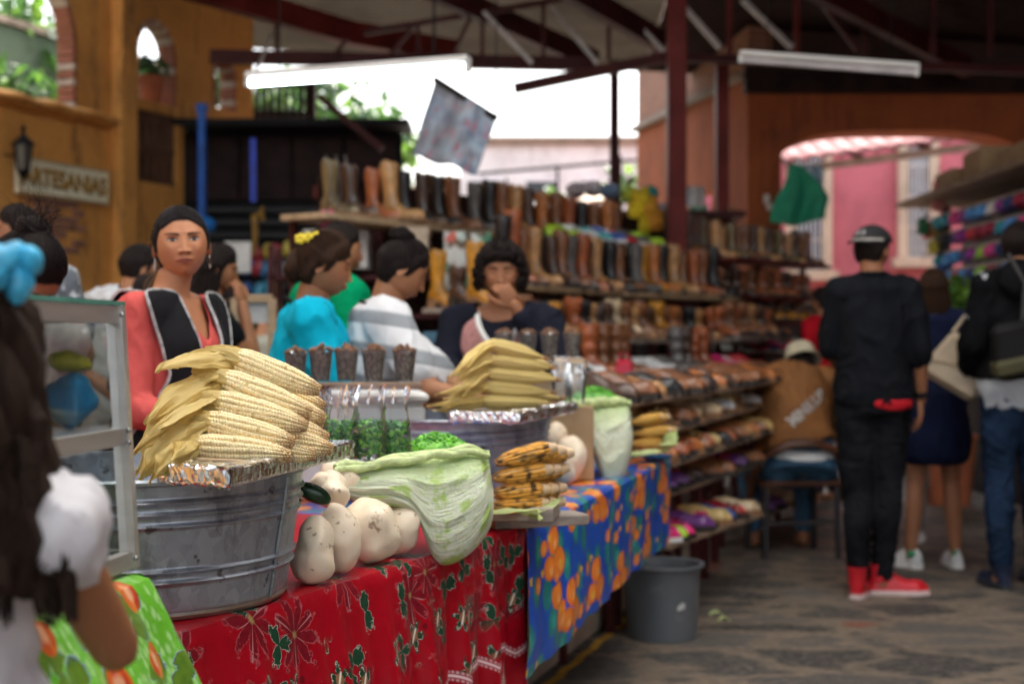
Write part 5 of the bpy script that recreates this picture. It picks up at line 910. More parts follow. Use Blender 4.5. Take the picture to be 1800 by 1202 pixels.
# ================================================================ people
def head_field(x, y, z, p):
    """offset of the face surface in y (forward) for head-local metres; front only"""
    g = lambda a, b, sx, sz: math.exp(-((x - a) / sx) ** 2 - ((z - b) / sz) ** 2)
    ax = abs(x); d = 0.0
    if -.036 < z < .024:                                   # nose
        t_ = (.024 - z) / .048; pr_ = (.08 + .92 * min(1, t_) ** 1.5) * (1 - sst(-.026, -.036, z)); wd = lerp(.0095, .0130, min(1, max(0, t_)))
        d += p.get('nose', .0185) * pr_ * math.exp(-(x / wd) ** 2)
    d += .0075 * math.exp(-((ax - .0135) / .0058) ** 2 - ((z + .026) / .0055) ** 2)
    d -= .0105 * math.exp(-((ax - .031) / .0155) ** 2 - ((z - .011) / .0105) ** 2)
    d += .0065 * math.exp(-((ax - .031) / .0115) ** 2 - ((z - .0095) / .0062) ** 2)
    d += .004 * math.exp(-((ax - .026) / .02) ** 2 - ((z - .031) / .008) ** 2)
    d += .0055 * math.exp(-(x / .020) ** 2 - ((z + .0475) / .0040) ** 2) + .0062 * math.exp(-(x / .017) ** 2 - ((z + .0565) / .0048) ** 2) - .0035 * math.exp(-(x / .024) ** 2 - ((z + .0522) / .0018) ** 2)
    d += .006 * math.exp(-(x / .026) ** 2 - ((z + .052) / .016) ** 2) + .009 * math.exp(-(x / .019) ** 2 - ((z + .083) / .014) ** 2) - .003 * math.exp(-(x / .02) ** 2 - ((z + .068) / .006) ** 2)
    d += .005 * math.exp(-((ax - .042) / .016) ** 2 - ((z + .022) / .018) ** 2)
    return d
def head_shape(th, ph, p):
    dx, dy, dz = math.cos(th) * math.sin(ph), math.cos(th) * math.cos(ph), math.sin(th)     # ph=0 is the face
    x, y, z = .0785 * dx, .096 * dy, .1105 * dz; y -= .006
    if z < -.045: z = -.045 + (z + .045) * .84
    if z < .01:
        t_ = min(1, (.01 - z) / .11); x *= 1 - p.get('jaw', .24) * t_ ** 1.35
        if dy < .25: y = lerp(y, max(y, -.055), t_) if y < 0 else y
        if dy < -.1: z = lerp(z, -.072 if z < -.072 else z, .7)
    if dy > 0:
        y = y * (1 - .10 * (1 - min(1, (x / .06) ** 2)) * dy * sst(-.075, -.01, z))
        y += head_field(x, y, z, p) * sst(.15, .55, dy)
    return Vector((x, y, z))
def make_head(nu, nv, p):
    m = MB(); cols = []; sk = Vector(p['skin']); lip = Vector(p.get('lip', (.30, .09, .07))); blush = sk.lerp(Vector((.50, .12, .08)), .25)
    rows = []
    for i in range(nv + 1):
        th = -math.pi / 2 + math.pi * i / nv; r_ = []
        for j in range(nu):
            ph = 2 * math.pi * j / nu; ph = ph - .42 * math.sin(ph) * 1.0; v = head_shape(max(-1.5705, min(1.5705, th)), ph, p); r_.append(tuple(v)); c_ = sk.copy(); x, y, z = v; ax = abs(x)
            hl_ = hairline(((ph + math.pi) % (2 * math.pi)) - math.pi, p); hd_ = sst(-.010, .004, z - hl_ + .006 * noise.noise(Vector((ph * 30, z * 60, 1)))); c_ = c_.lerp(Vector((.012, .008, .007)), hd_)
            if y > .02 and hd_ < .5:
                c_ = c_.lerp(blush, .6 * math.exp(-((ax - .042) / .018) ** 2 - ((z + .020) / .02) ** 2))
                up = -.0505 + .0032 * math.exp(-((ax - .006) / .008) ** 2); 
                if ax < .0255 and -.0625 < z < -.0425:
                    e_ = (1 - (ax / .0255) ** 2); f_ = 1 if (-.0525 - .0078 * e_ < z < -.0525 + .0085 * e_ * (.85 if ax > .003 else .72)) else 0
                    if f_: c_ = c_.lerp(lip, .85)
                    if abs(z + .0523 + .0015 * (ax / .0255) ** 2) < .0011 and ax < .026: c_ = c_.lerp(Vector((.05, .015, .012)), .85)
                if abs(ax - .0105) < .0032 and abs(z + .0325) < .0022: c_ = c_.lerp(Vector((.04, .015, .01)), .8)
                bz = .0245 + .0055 * math.sin(min(1, max(0, (ax - .012) / .042)) * math.pi * .62); 
                if .012 < ax < .054: c_ = c_.lerp(Vector((.018, .010, .007)), .92 * math.exp(-((z - bz) / (.0040 * (1.15 - (ax - .012) / .06))) ** 2))
                ex, ez = (ax - .0315) / .0155, (z - .0100 - .0010 * (ax - .0315) / .0155); q = 1 - ex * ex
                if q > 0 and not p.get('closed'):
                    hi, lo = .0046 * q ** .75 * p.get('eye', 1), -.0032 * q * p.get('eye', 1)
                    if lo < ez < hi:
                        c_ = Vector((.34, .29, .26)); gx = x * (1 if x > 0 else 1) ; rr = math.hypot((ax - .0315 - p.get('gaze', 0) * (1 if x > 0 else -1)), ez - .0008)
                        if rr < .0066: c_ = Vector((.025, .012, .007))
                        if math.hypot(ax - .0335, ez - .0030) < .0010: c_ = Vector((.6, .6, .6))  # catchlight painted into the eye colour
                    if hi - .0004 <= ez < hi + .0026 or (lo - .0010 < ez <= lo): c_ = Vector((.015, .009, .007)) if ez > 0 else c_.lerp(Vector((.05, .025, .018)), .6)
                    if hi + .0026 <= ez < hi + .006: c_ = c_.lerp(Vector((.14, .06, .04)), .55)  # lid shadow painted into the skin above the eye
                elif q > 0 and abs(ez + .0012 + .002 * q) < .0014: c_ = Vector((.02, .01, .008))
            cols.append(tuple(c_))
        rows.append(r_)
    m.rings(rows)
    for s_ in (-1, 1):
        n0 = len(m.v); T = Matrix.Translation((s_ * .0755, -.010, -.004)) @ Euler((R(-6), R(-s_ * 6), R(s_ * -18))).to_matrix().to_4x4()
        def ear(q): v = Vector(q); k_ = (v.y / .016) ** 2 + (v.z / .029) ** 2; v.x += .005 * s_ * sst(.35, .85, k_); v.y *= 1 + .12 * v.z / .029; return v
        m.ell((0, 0, 0), (.006, .016, .029), nu=20, nv=14, T=T, fn=ear); cols += [tuple(sk * .95)] * (len(m.v) - n0)
    return m, cols
def hairline(ph, p):
    a = abs(ph); f = p.get('fore', .066); q = p.get('side', -.015); f1 = f - .022 * sst(.25, 1.05, a)
    return lerp(f1, q, sst(1.0, 1.36, a)) if a < 1.42 else lerp(q, p.get('nape', -.078), sst(1.62, 2.0, a))
def hair_cap(m, p, nu=120, nv=80, th_=.012, strand=.0022, seed=0):
    rows = []; keep = []
    for i in range(nv + 1):
        th = -1.25 + (1.25 + math.pi / 2 - .001) * i / nv; r_ = []
        for j in range(nu):
            ph = 2 * math.pi * j / nu; phs = (ph + math.pi) % (2 * math.pi) - math.pi; v = head_shape(th, ph, p); n_ = Vector((v.x / .0765, (v.y + .006) / .096, v.z / .1135)).normalized(); hl = hairline(phs, p) + .0022 * math.sin(j * 2.1 + seed) + .003 * noise.noise(Vector((j * .9, seed, 0)))
            k_ = sst(0, .040, v.z - hl) * (1 - .35 * abs(math.sin(phs)) ** 2 * (1 if p.get('tight') else 0)); t_ = th_ * k_ + .0008; st = math.sin(j * 2.9 + 3 * math.sin(i * .12 + seed)) * .5 + noise.noise(Vector((phs * 14, v.z * 12, seed))); v = v + n_ * (t_ + strand * st * k_) ; r_.append((tuple(v) if v.z > hl - .004 else tuple(v - n_ * .014)))
        rows.append(r_)
    m.rings(rows, cap=False)
def comb_back(k_, p, n, off, seed, knot=(0, -1, -.15), rad=.0012):
    rn = random.Random(seed); e_ = Vector(knot).normalized()
    for q in range(n):              # single hairs combed from the hairline to the knot
        a = rn.uniform(-1.9, 1.9); z0 = hairline(a, p) + .002; s_ = Vector((math.sin(a) * math.sqrt(max(0, 1 - (z0 / .1105) ** 2)), math.cos(a) * math.sqrt(max(0, 1 - (z0 / .1105) ** 2)), z0 / .1105)); pts = []; rr = rn.uniform(0, .0014)
        ax_ = s_.slerp(e_, .5) + Vector((rn.gauss(0, .03), 0, rn.gauss(0, .03)))
        for e in range(11):
            t_ = e / 10; d = s_.slerp(e_, t_) if s_.dot(e_) > -.99 else bez([s_, Vector((0, 0, 1)), e_], t_); d = (d + Vector((0, 0, .28 * math.sin(t_ * math.pi) * (1 - min(1, abs(a) / 1.9)) ))).normalized()
            v = head_shape(math.asin(max(-1, min(1, d.z))), math.atan2(d.x, d.y), p); n_ = Vector((v.x / .0785, (v.y + .006) / .096, v.z / .1105)).normalized(); pts.append(v + n_ * (off * sst(0, .30, t_) + .0015 + rr))
        k_.tube(pts, rad, 4)
def strands(m, starts, ends, n, rad, spread, sag=0, seed=0, wave=0.0, seg=9, nside=4):
    rnd = random.Random(seed)
    for _ in range(n):
        u = rnd.random(); a = Vector(starts(u, rnd)); b = Vector(ends(u, rnd)); c_ = a.lerp(b, .5) + Vector((rnd.gauss(0, spread), rnd.gauss(0, spread), rnd.gauss(0, spread) - sag)); ph = rnd.random() * 6; pts = []
        for k_ in range(seg):
            t_ = k_ / (seg - 1); q = bez([a, c_, b], t_); q += Vector((math.sin(t_ * 9 + ph), math.cos(t_ * 8 + ph), 0)) * wave * t_; pts.append(q)
        m.tube(pts, [rad * (1 - .8 * (k_ / (seg - 1)) ** 2) for k_ in range(seg)], nside)
def hand_prims(m, T, side, curl=.5, spread=.06, s=1.0, thumb=.6):
    """palm + four unequal fingers + thumb; local frame: +x along the fingers, +z back of the hand, thumb towards -y*side"""
    n0 = len(m.v); m.ell((.045 * s, 0, 0), (.052 * s, .040 * s, .0145 * s), nu=18, nv=10, T=T); m.ell((.02 * s, -side * .022 * s, -.004 * s), (.030 * s, .017 * s, .014 * s), nu=12, nv=8, T=T)
    for k_, (ln, rr) in enumerate(((.068, .0085), (.076, .0088), (.070, .0083), (.055, .0072))):
        y0 = (-side) * (.030 - .0195 * k_) * s; p = Vector((.086 * s - abs(k_ - 1) * .004 * s, y0, 0)); ang = 0; yaw = (-side) * (1.5 - k_) * spread
        for j, f_ in enumerate((.46, .30, .24)):
            ang += curl * (.55, .85, .6)[j] * (1 + .12 * k_); d = Vector((math.cos(ang) * math.cos(yaw), math.sin(yaw), -math.sin(ang))) * ln * f_ * s; m.cap(T @ p, T @ (p + d), rr * s * (1 - .1 * j), rr * s * (.93 - .12 * j), 9); p = p + d
    p = Vector((.018 * s, -side * .034 * s, -.004 * s)); ang = thumb
    for j, ln in enumerate((.036, .030, .024)): d = Vector((math.cos(ang), -side * math.sin(ang), -.25 * j)).normalized() * ln * s; m.cap(T @ p, T @ (p + d), (.0115 - .0012 * j) * s, (.0105 - .0015 * j) * s, 9); p = p + d; ang -= .25
def hand_T(wrist, elbow, palm_dir, bend=0):
    wrist, elbow = Vector(wrist), Vector(elbow); x = (wrist - elbow).normalized(); z = -Vector(palm_dir); z = (z - x * z.dot(x)).normalized()
    if bend: q = Matrix.Rotation(bend, 3, z.cross(x)); x = q @ x; z = q @ z
    y = z.cross(x); return Matrix(((x.x, y.x, z.x, wrist.x), (x.y, y.y, z.y, wrist.y), (x.z, y.z, z.z, wrist.z), (0, 0, 0, 1)))
def joints(H=1.62, lean=0, twist=0, wide=1.0, **ov):
    s = H / 1.7; J = dict(pelvis=(0, 0, .93), waist=(0, 0, 1.09), chest=(0, .005, 1.28), neck=(0, -.012, 1.445), head=(0, .018, 1.585), lsh=(-.175, -.012, 1.385), rsh=(.175, -.012, 1.385), lel=(-.235, -.04, 1.12), rel=(.235, -.04, 1.12), lwr=(-.225, .07, .90), rwr=(.225, .07, .90), lhip=(-.088, 0, .90), rhip=(.088, 0, .90), lkn=(-.098, .025, .50), rkn=(.098, .025, .50), lan=(-.10, -.02, .085), ran=(.10, -.02, .085))
    for k_ in J: x, y, z = J[k_]; J[k_] = Vector((x * s * (wide if k_ not in ('neck', 'head') else 1), y * s, z * s))
    if lean or twist:
        pv = J['pelvis'].copy(); Q = Matrix.Rotation(-lean, 3, 'X')
        for k_ in ('waist', 'chest', 'neck', 'head', 'lsh', 'rsh', 'lel', 'rel', 'lwr', 'rwr'):
            f_ = .4 if k_ == 'waist' else 1.0; J[k_] = pv + Matrix.Rotation(twist * f_, 3, 'Z') @ (Matrix.Rotation(-lean * f_, 3, 'X') @ (J[k_] - pv))
    for k_, v in ov.items(): J[k_] = Vector(v)
    J['s'] = s; return J
def torso(m, J, inf=0.0, wide=1.0, z0='hip', bust=0.0, depth=1.0, upto=1.0, belly=0):
    s = J['s']; shx = (J['rsh'] - J['lsh']).normalized(); sp = [J['pelvis'] - (J['waist'] - J['pelvis']).normalized() * .10 * s, J['pelvis'], J['waist'], J['chest'], (J['lsh'] + J['rsh']) / 2 + (J['neck'] - J['chest']).normalized() * .01, J['neck'], J['neck'].lerp(J['head'], .45)]
    rad = [(.145, .105), (.165, .118), (.140, .103 + belly * .6), (.150, .112), (.125, .085), (.056, .056), (.050, .052)]; rs = []
    if upto < 1: sp = sp[:6]; rad = rad[:6]
    for i in range(len(sp) - 1):
        for q in range(5 if i < len(sp) - 2 else 6):
            t_ = q / 5; c_ = sp[i].lerp(sp[i + 1], t_); a = lerp(rad[i][0], rad[i + 1][0], sst(0, 1, t_)); b = lerp(rad[i][1], rad[i + 1][1], sst(0, 1, t_)); d = (sp[i + 1] - sp[i]).normalized(); sx = (shx - d * shx.dot(d)).normalized(); fy = d.cross(sx); a = a * s * (wide if i < 4 else 1) + inf; b = b * s * depth * (1 + (wide - 1) * .6) + inf
            rs.append([tuple(c_ + sx * a * math.copysign(abs(math.cos(k_)) ** .9, math.cos(k_)) + fy * (b * math.copysign(abs(math.sin(k_)) ** .9, math.sin(k_)) + (belly * max(0, math.sin(k_)) * (1 if 1 <= i <= 2 else 0)))) for k_ in [2 * math.pi * e / 24 for e in range(24)]])
    m.rings(rs)
    if bust:
        for sg in (-1, 1): c_ = J['chest'] + shx * sg * .065 * s + Vector((0, 0, .01)); d = (J['neck'] - J['waist']).normalized(); fy = d.cross(shx); m.ell(c_ + fy * (.075 * s + inf * .5), (.062 * s * bust, .050 * s * bust, .060 * s * bust), nu=16, nv=10)
def armp(m, J, sd, inf=0.0, full=True, wide=1.0, frac=1.0):
    s = J['s'] * (1 + (wide - 1) * .6); sh, el, wr = J[sd + 'sh'], J[sd + 'el'], J[sd + 'wr']; c_ = J['neck'].lerp(J['chest'], .25)
    m.cap(c_.lerp(sh, .35), sh, .062 * s + inf, .055 * s + inf); m.cap(sh, sh.lerp(el, min(1, frac * 2) if frac < .5 else 1), .052 * s + inf, (.040 if frac >= .5 else lerp(.052, .040, frac * 2)) * s + inf)
    if frac > .5: e_ = el.lerp(wr, (frac - .5) * 2); m.cap(el, e_, .040 * s + inf, lerp(.040, .026, (frac - .5) * 2) * s + inf)
def legp(m, J, sd, inf=0.0, frac=1.0, wide=1.0, foot=True):
    s = J['s'] * (1 + (wide - 1) * .5); hp, kn, an = J[sd + 'hip'], J[sd + 'kn'], J[sd + 'an']; m.cap(hp, kn, .088 * s + inf, .055 * s + inf)
    if frac > .5:
        e_ = kn.lerp(an, (frac - .5) * 2); mid = kn.lerp(e_, .35) + Vector((0, -.012, 0)) * s; m.cap(kn, mid, .052 * s + inf, .052 * s + inf); m.cap(mid, e_, .052 * s + inf, lerp(.05, .034, (frac - .5) * 2) * s + inf)
    if foot and frac >= 1 and inf == 0: fd = J.get('fd', Vector((0, 1, 0))); m.cap(an + Vector((0, 0, -.04 * s)), an + fd * .13 * s + Vector((0, 0, -.055 * s)), .038 * s, .026 * s)
def person(name, label, loc, rz, J, skin, P_={}, hair=None, vox=.010, headres=(96, 72), hrot=(0, 0, 0), hands=(('l', .5, (0, 0, -1), 0), ('r', .5, (0, 0, -1), 0)), wide=1.0, group=None, legs=True, hscale=None, neckr=1.0):
    t_ = thing(name, label, 'person', loc, rz, group); p = dict(P_); p['skin'] = skin; s = J['s']; m = MB(); torso(m, J, -.004, wide)
    for sd in 'lr':
        armp(m, J, sd, wide=wide)
        if legs: legp(m, J, sd, wide=wide)
    hc = J['head']; hs_ = hscale or (s * .92); hc = hc - Vector((0, 0, (s * .99 - hs_) * .085)); HT = Matrix.Translation(hc) @ Euler((hrot[0], hrot[1], hrot[2]), 'ZXY' if False else 'XYZ').to_matrix().to_4x4() @ Matrix.Diagonal((hs_, hs_, hs_, 1))
    m.cap(J['neck'] - (hc - J['neck']) * .3, HT @ Vector((0, -.022, -.045)), .057 * s * neckr, .050 * s * neckr); b = remesh(m, vox, 5); cols = [tuple(skin)] * len(b.v); hd, hcols = make_head(headres[0], headres[1], p); b.add(hd.v, hd.f, HT); cols += hcols
    for h in hands:
        if not h: continue
        sd, curl, pd, bend = h[:4]; hm = MB(); hand_prims(hm, hand_T(J[sd + 'wr'], J[sd + 'el'], pd, bend), 1 if sd == 'r' else -1, curl, s=s * .98, thumb=(h[4] if len(h) > 4 else .6)); hm = remesh(hm, .0042, 2); b.add(hm.v, hm.f); cols += [tuple(skin)] * len(hm.v)
    b.build('body', MT['skin'], t_, cols=cols)
    if hair: hm = MB(); hair(hm, HT, p); hm.build('hair', p.get('hairmat', MT['hair']), t_)
    t_['_HT'] = 0; del t_['_HT']; return t_, J, HT
def soften_border(m, it=10):
    cnt = {}
    for f in m.f:
        for i in range(len(f)): e = (min(f[i], f[i - 1]), max(f[i], f[i - 1])); cnt[e] = cnt.get(e, 0) + 1
    adj = {}
    for (a, b), c in cnt.items():
        if c == 1: adj.setdefault(a, []).append(b); adj.setdefault(b, []).append(a)
    for _ in range(it):
        V = {i: (Vector(m.v[i]) + sum((Vector(m.v[j]) for j in adj[i]), Vector()) / len(adj[i])) / 2 for i in adj}
        for i, c in V.items(): m.v[i] = tuple(c)
def folds(m, amp, sc_, seed, st):
    me = m.mesh('t', None, False); nr = [v.normal.copy() for v in me.vertices]; bpy.data.meshes.remove(me); o = Vector((seed * 3.7, seed * 1.9, seed * 5.3))
    for i, p in enumerate(m.v):
        q = Vector((p[0] * st[0] + p[2] * .35, p[1] * st[1] + p[2] * .2, p[2] * st[2] * .55 - p[0] * .3)) * sc_ + o; q += Vector(noise.noise_vector(q * .6)) * .7
        r_ = (1 - abs(noise.noise(q * 1.5))) ** 4 * 1.1 - .45 + .5 * noise.noise(q * .8) + .25 * (1 - abs(noise.noise(q * 3.4 + o))) ** 3 - .1; m.v[i] = tuple(Vector(p) + nr[i] * r_ * amp)
def cloth(t_, nm, mat, prims, vox=.009, cut=None, wr=.004, wsc=9, seed=0, solid=.003, smooth=6, st=(1, 1, 1), cols=None):
    m = MB(); prims(m); m = remesh(m, vox, smooth); folds(m, min(.011, wr * 1.35), wsc, seed, st)
    if cut: m = drop(m, cut); soften_border(m)
    return m.build(nm, mat, t_, solid=solid, cols=[cols(Vector(p)) for p in m.v] if cols else None)
def mat_hair(nm, col, rough=.55):
    m, b, t = newmat(nm); v = coord('Object'); st = S(ntex(mapping(v, (9, 9, 1.2)), 22, 5, .7).outputs[0]); c = mixc(st, tuple(x * .3 for x in col), tuple(x * 3.2 for x in col)); t.links.new(c, b.inputs['Base Color']); setb(b, Roughness=rough, Specular_IOR_Level=.10); bump(b, st, .8, .006); return m
MT['skin'] = mat_col('skin', .50, .12, .25); MT['hair'] = mat_hair('black_hair', (.008, .0055, .005)); MT['hair_gloss'] = mat_hair('glossy_black_hair', (.0075, .0055, .006), .5); MT['hair_gloss'].node_tree.nodes['Principled BSDF'].inputs['Specular IOR Level'].default_value = .10; MT['hair_brown'] = mat_hair('dark_brown_hair', (.020, .010, .006)); MT['hair_tips'] = mat_hair('ash_brown_hair', (.13, .075, .04), .5)
SK = (.36, .165, .085); SK2 = (.30, .13, .065); SK3 = (.42, .20, .11)
def fab(nm, col, rough=.85, var=.14, scale=9, bmp=.5): return M(nm, col, rough, 0, var, scale, bmp, 120, spec=.06)
def cut_neck(J, r, drop_=.0, fwd=0, top=.02):           # neckline: remove what is inside a ball around the neck
    c_ = J['neck'] + Vector((0, fwd, -drop_)); return lambda q: (q - c_).length < r or q.z > J['neck'].z + top
def basic_hair(th_=.012, extra=None, seed=0):
    def f(m, HT, p):
        k_ = MB(); hair_cap(k_, p, th_=th_, seed=seed); m.add(k_.v, k_.f, HT)
        if extra: extra(m, HT)
    return f
def bun(m, HT, c, r, seed=0, n=26):
    k_ = MB(); rnd = random.Random(seed); k_.ell((0, 0, 0), (r * .85, r * .8, r * .75), nu=20, nv=14)
    for i in range(n):
        a0 = rnd.uniform(0, 6.28); tl = rnd.uniform(-1.2, 1.2); pts = []
        for q in range(12): a = a0 + q * .33; v = Vector((math.cos(a), math.sin(a), math.sin(a * 1 + tl) * .5)); v = v.normalized() * r * rnd.uniform(.86, 1.0); pts.append(v)
        k_.tube(pts, r * .13, 6)
    m.add(k_.v, k_.f, HT @ Matrix.Translation(c))
FL = lambda px, Y: Vector((P(px, 0, Y).x, Y, 0))        # floor point under a pixel column
# ---------- the vendor in the salmon blouse
J = joints(1.565, lean=.06, wide=.86, lel=(-.17, .10, 1.03), lwr=(-.14, .30, .98), rel=(.185, .03, 1.03), rwr=(.15, .27, .985))
vl = FL(290, 3.80); vrz = R(-112)
def vhair(m, HT, p):
    k_ = MB(); hair_cap(k_, p, 260, 140, .011, .0018, 1); m.add(k_.v, k_.f, HT)
    k_ = MB()
    comb_back(k_, p, 520, .0105, 8)
    m.add(k_.v, k_.f, HT)
    k_ = MB(); k_.ell((0, -.100, -.035), (.024, .02, .022)); m.add(k_.v, k_.f, HT)
vt, vJ, vHT = person('person', 'young woman vendor in salmon blouse and black apron looking at the camera', vl, vrz, J, (.46, .205, .105), dict(lip=(.30, .085, .07), fore=.072, jaw=.30, eye=1.2, tight=1, hairmat=MT['hair_gloss'], gaze=.0), vhair, .008, (280, 220), (R(3), R(4), R(-50)), (('l', .9, (.2, 0, -1), 0), ('r', .9, (0, 0, -1), 0)), hscale=.885, neckr=.80)
# head turned to the camera: local face direction is rotated about z
m = MB(); k_ = MB(); strands(k_, lambda u, r: (.015 + .03 * u, -.095 + r.gauss(0, .006), -.03 + r.gauss(0, .012)), lambda u, r: (.062 + .05 * u + r.gauss(0, .008), -.075 + r.gauss(0, .012), -.165 + r.gauss(0, .03)), 420, .0018, .010, .0, 3, .006); m.add(k_.v, k_.f, vHT); m.build('ponytail', MT['hair_tips'], [c for c in vt.children if c.name.startswith('hair')][0])
apron = fab('black_apron_cloth', (.016, .016, .018)); salmon = fab('salmon_knit', (.60, .105, .095), scale=5); trim = M('grey_white_trim', (.42, .42, .42), .8, var=.5, scale=60)
def vest_p(m): torso(m, vJ, .027, z0='hip', bust=.95, upto=.9); [armp(m, vJ, sd, .027, wide=1.0, frac=.3) for sd in 'lr']
nk = vJ['neck']
def vcut(q):
    d = q - nk; front = q.y > nk.y - .02; zz = nk.z - q.z
    if q.z > nk.z + .004: return True
    if math.hypot(d.x, d.y) < .074 and zz < .05: return True
    if front and q.y > nk.y + .02 and abs(d.x) < .060 * (1 - (max(0, zz) / .25) ** 3) and zz < .25: return True
    return abs(d.x) > (.172 - .034 * sst(.03, .18, zz) if zz < .20 else .120 + .22 * (zz - .20))
cloth(vt, 'apron', apron, vest_p, .008, vcut, .003, 8, 2, .004)
def blouse(m):
    torso(m, vJ, .010, bust=.9, upto=.9)
    for sd in 'lr': armp(m, vJ, sd, .009, frac=.60)
def bcut(q): d = q - nk; zz = nk.z - q.z; return q.z > nk.z - .002 or (math.hypot(d.x, d.y) < .072 and zz < .04) or (q.y > nk.y + .02 and abs(d.x) < .066 * (1 - (max(0, zz) / .13) ** 2.5) and zz < .13) or q.z < .8
cloth(vt, 'blouse', salmon, blouse, .007, bcut, .005, 13, 4, .003)
def offsurf(x, z, ox=.0):     # front surface of the vest at local x,z by ray against its mesh
    return None
vo = [c for c in vt.children if c.name.startswith('apron')][0]
from mathutils.bvhtree import BVHTree
bv = BVHTree.FromPolygons([v.co for v in vo.data.vertices], [p.vertices for p in vo.data.polygons])
def on(bvh, p, o=.004): q = bvh.find_nearest(Vector(p)); return q[0] + (q[0] - Vector((0, -.0, q[0].z))).normalized() * o
def loop_trim(o, pred, rad, nm, mat, par):
    E = border_edges(o.data, lambda c: True); adj = {}
    for a, b in E: adj.setdefault(a, []).append(b); adj.setdefault(b, []).append(a)
    V = {i: o.data.vertices[i].co.copy() for i in adj}
    for _ in range(14): V = {i: (V[i] + sum((V[j] for j in adj[i]), Vector()) / len(adj[i])) / 2 for i in V}
    for i, c in V.items(): o.data.vertices[i].co = c
    m = MB(); seen = set()
    for s0 in adj:
        if s0 in seen: continue
        path = [s0]; seen.add(s0); cur = s0
        while True:
            nx = [j for j in adj[cur] if j not in seen]
            if not nx: break
            cur = nx[0]; seen.add(cur); path.append(cur)
        run = []
        for i in path + [path[0]]:
            if pred(V[i]): run.append(V[i])
            else:
                if len(run) > 3: m.tube(run[::2], rad, 7)
                run = []
        if len(run) > 3: m.tube(run[::2], rad, 7)
    return m.build(nm, mat, par)
def border_edges(me, pred):
    cnt = {}
    for p in me.polygons:
        for e in p.edge_keys: cnt[e] = cnt.get(e, 0) + 1
    return [e for e, c in cnt.items() if c == 1 and pred(me.vertices[e[0]].co)]
loop_trim(vo, lambda c: c.z > .93, .0045, 'apron_trim', trim, vt)
m = MB(); [m.ell(vJ['neck'] + Vector((random.uniform(-.03, .035), .105 + random.uniform(-.004, .004), -.155 - random.uniform(0, .02))), (.006, .004, .005), nu=6, nv=4) for _ in range(26)]
m.build('beading', M('silver_beads', (.6, .58, .55), .25, .8), vt)
def skirt_p(m): torso(m, vJ, .012); m.cap(vJ['pelvis'] + Vector((0, 0, -.05)), vJ['pelvis'] + Vector((0, 0, -.42)), .17, .20)
cloth(vt, 'skirt', fab('dark_red_skirt', (.22, .02, .03)), skirt_p, .016, lambda q: q.z > vJ['waist'].z - .03, .006, 6, 1)
for s_ in (-1, 1): m = MB(); k_ = MB(); k_.tube([Vector((s_ * .0805, -.014, -.030)) + Vector((0, .021 * math.sin(a), -.018 + .021 * math.cos(a))) for a in [x * .33 for x in range(20)]], .0011, 6); m.add(k_.v, k_.f, vHT); m.build('hoop_earring', M('silver_hoop', (.6, .6, .6), .2, 1), vt)
m = MB(); m.tube([vJ['neck'] + Vector((.062 * math.sin(a), .045 + .058 * math.cos(a) * .7, -.06 - .045 * (1 + math.cos(a)))) for a in [-1.7 + x * .17 for x in range(21)]], .0016, 5); m.build('necklace', M('thin_cord', (.05, .03, .02), .5), vt)
# ---------- generic helper for simple clothed people
def shirt(t_, J, mat, nm='shirt', frac=.30, inf=.014, neck=.078, wide=1.0, bust=0, low=.72, seed=0, vox=.011, wr=.006, belly=0, cols=None, fwd=.01, dropn=-.005):
    def pr_(m):
        torso(m, J, inf, wide, bust=bust, upto=.9, belly=belly)
        for sd in 'lr': armp(m, J, sd, inf, wide=wide, frac=frac)
    c_ = J['neck'] + Vector((0, fwd, dropn)); cut = lambda q: (q - c_).length < neck or q.z > J['neck'].z + .10 or q.z < low
    return cloth(t_, nm, mat, pr_, vox, cut, wr, 8, seed, cols=cols)
def trousers(t_, J, mat, nm='trousers', frac=.96, inf=.012, vox=.012, wr=.006, wide=1.0, seed=3, st=(1, 1, 1), hi=0.03):
    def pr_(m):
        torso(m, J, inf * .8, wide, upto=.9)
        for sd in 'lr': legp(m, J, sd, inf, frac, wide, foot=False)
    return cloth(t_, nm, mat, pr_, vox, lambda q: q.z > J['waist'].z - .10 + hi, wr, 9, seed, st=st)
def shoe_on(t_, an, fdir, mat, sole, L=.27, nm='shoe', high=0, s=1.0):
    fd = Vector(fdir).normalized(); rz = math.atan2(fd.y, fd.x); m = MB(); c_ = Vector((an.x, an.y, 0)) - Vector((math.cos(rz), math.sin(rz), 0)) * .065; T = Matrix.Translation(c_) @ Matrix.Rotation(rz, 4, 'Z')
    u, so = shoe_rings(L, high); m.add(u.v, u.f, T); o = m.build(nm, mat, t_); m = MB(); m.add(so.v, so.f, T); m.build('sole', sole, o); return o
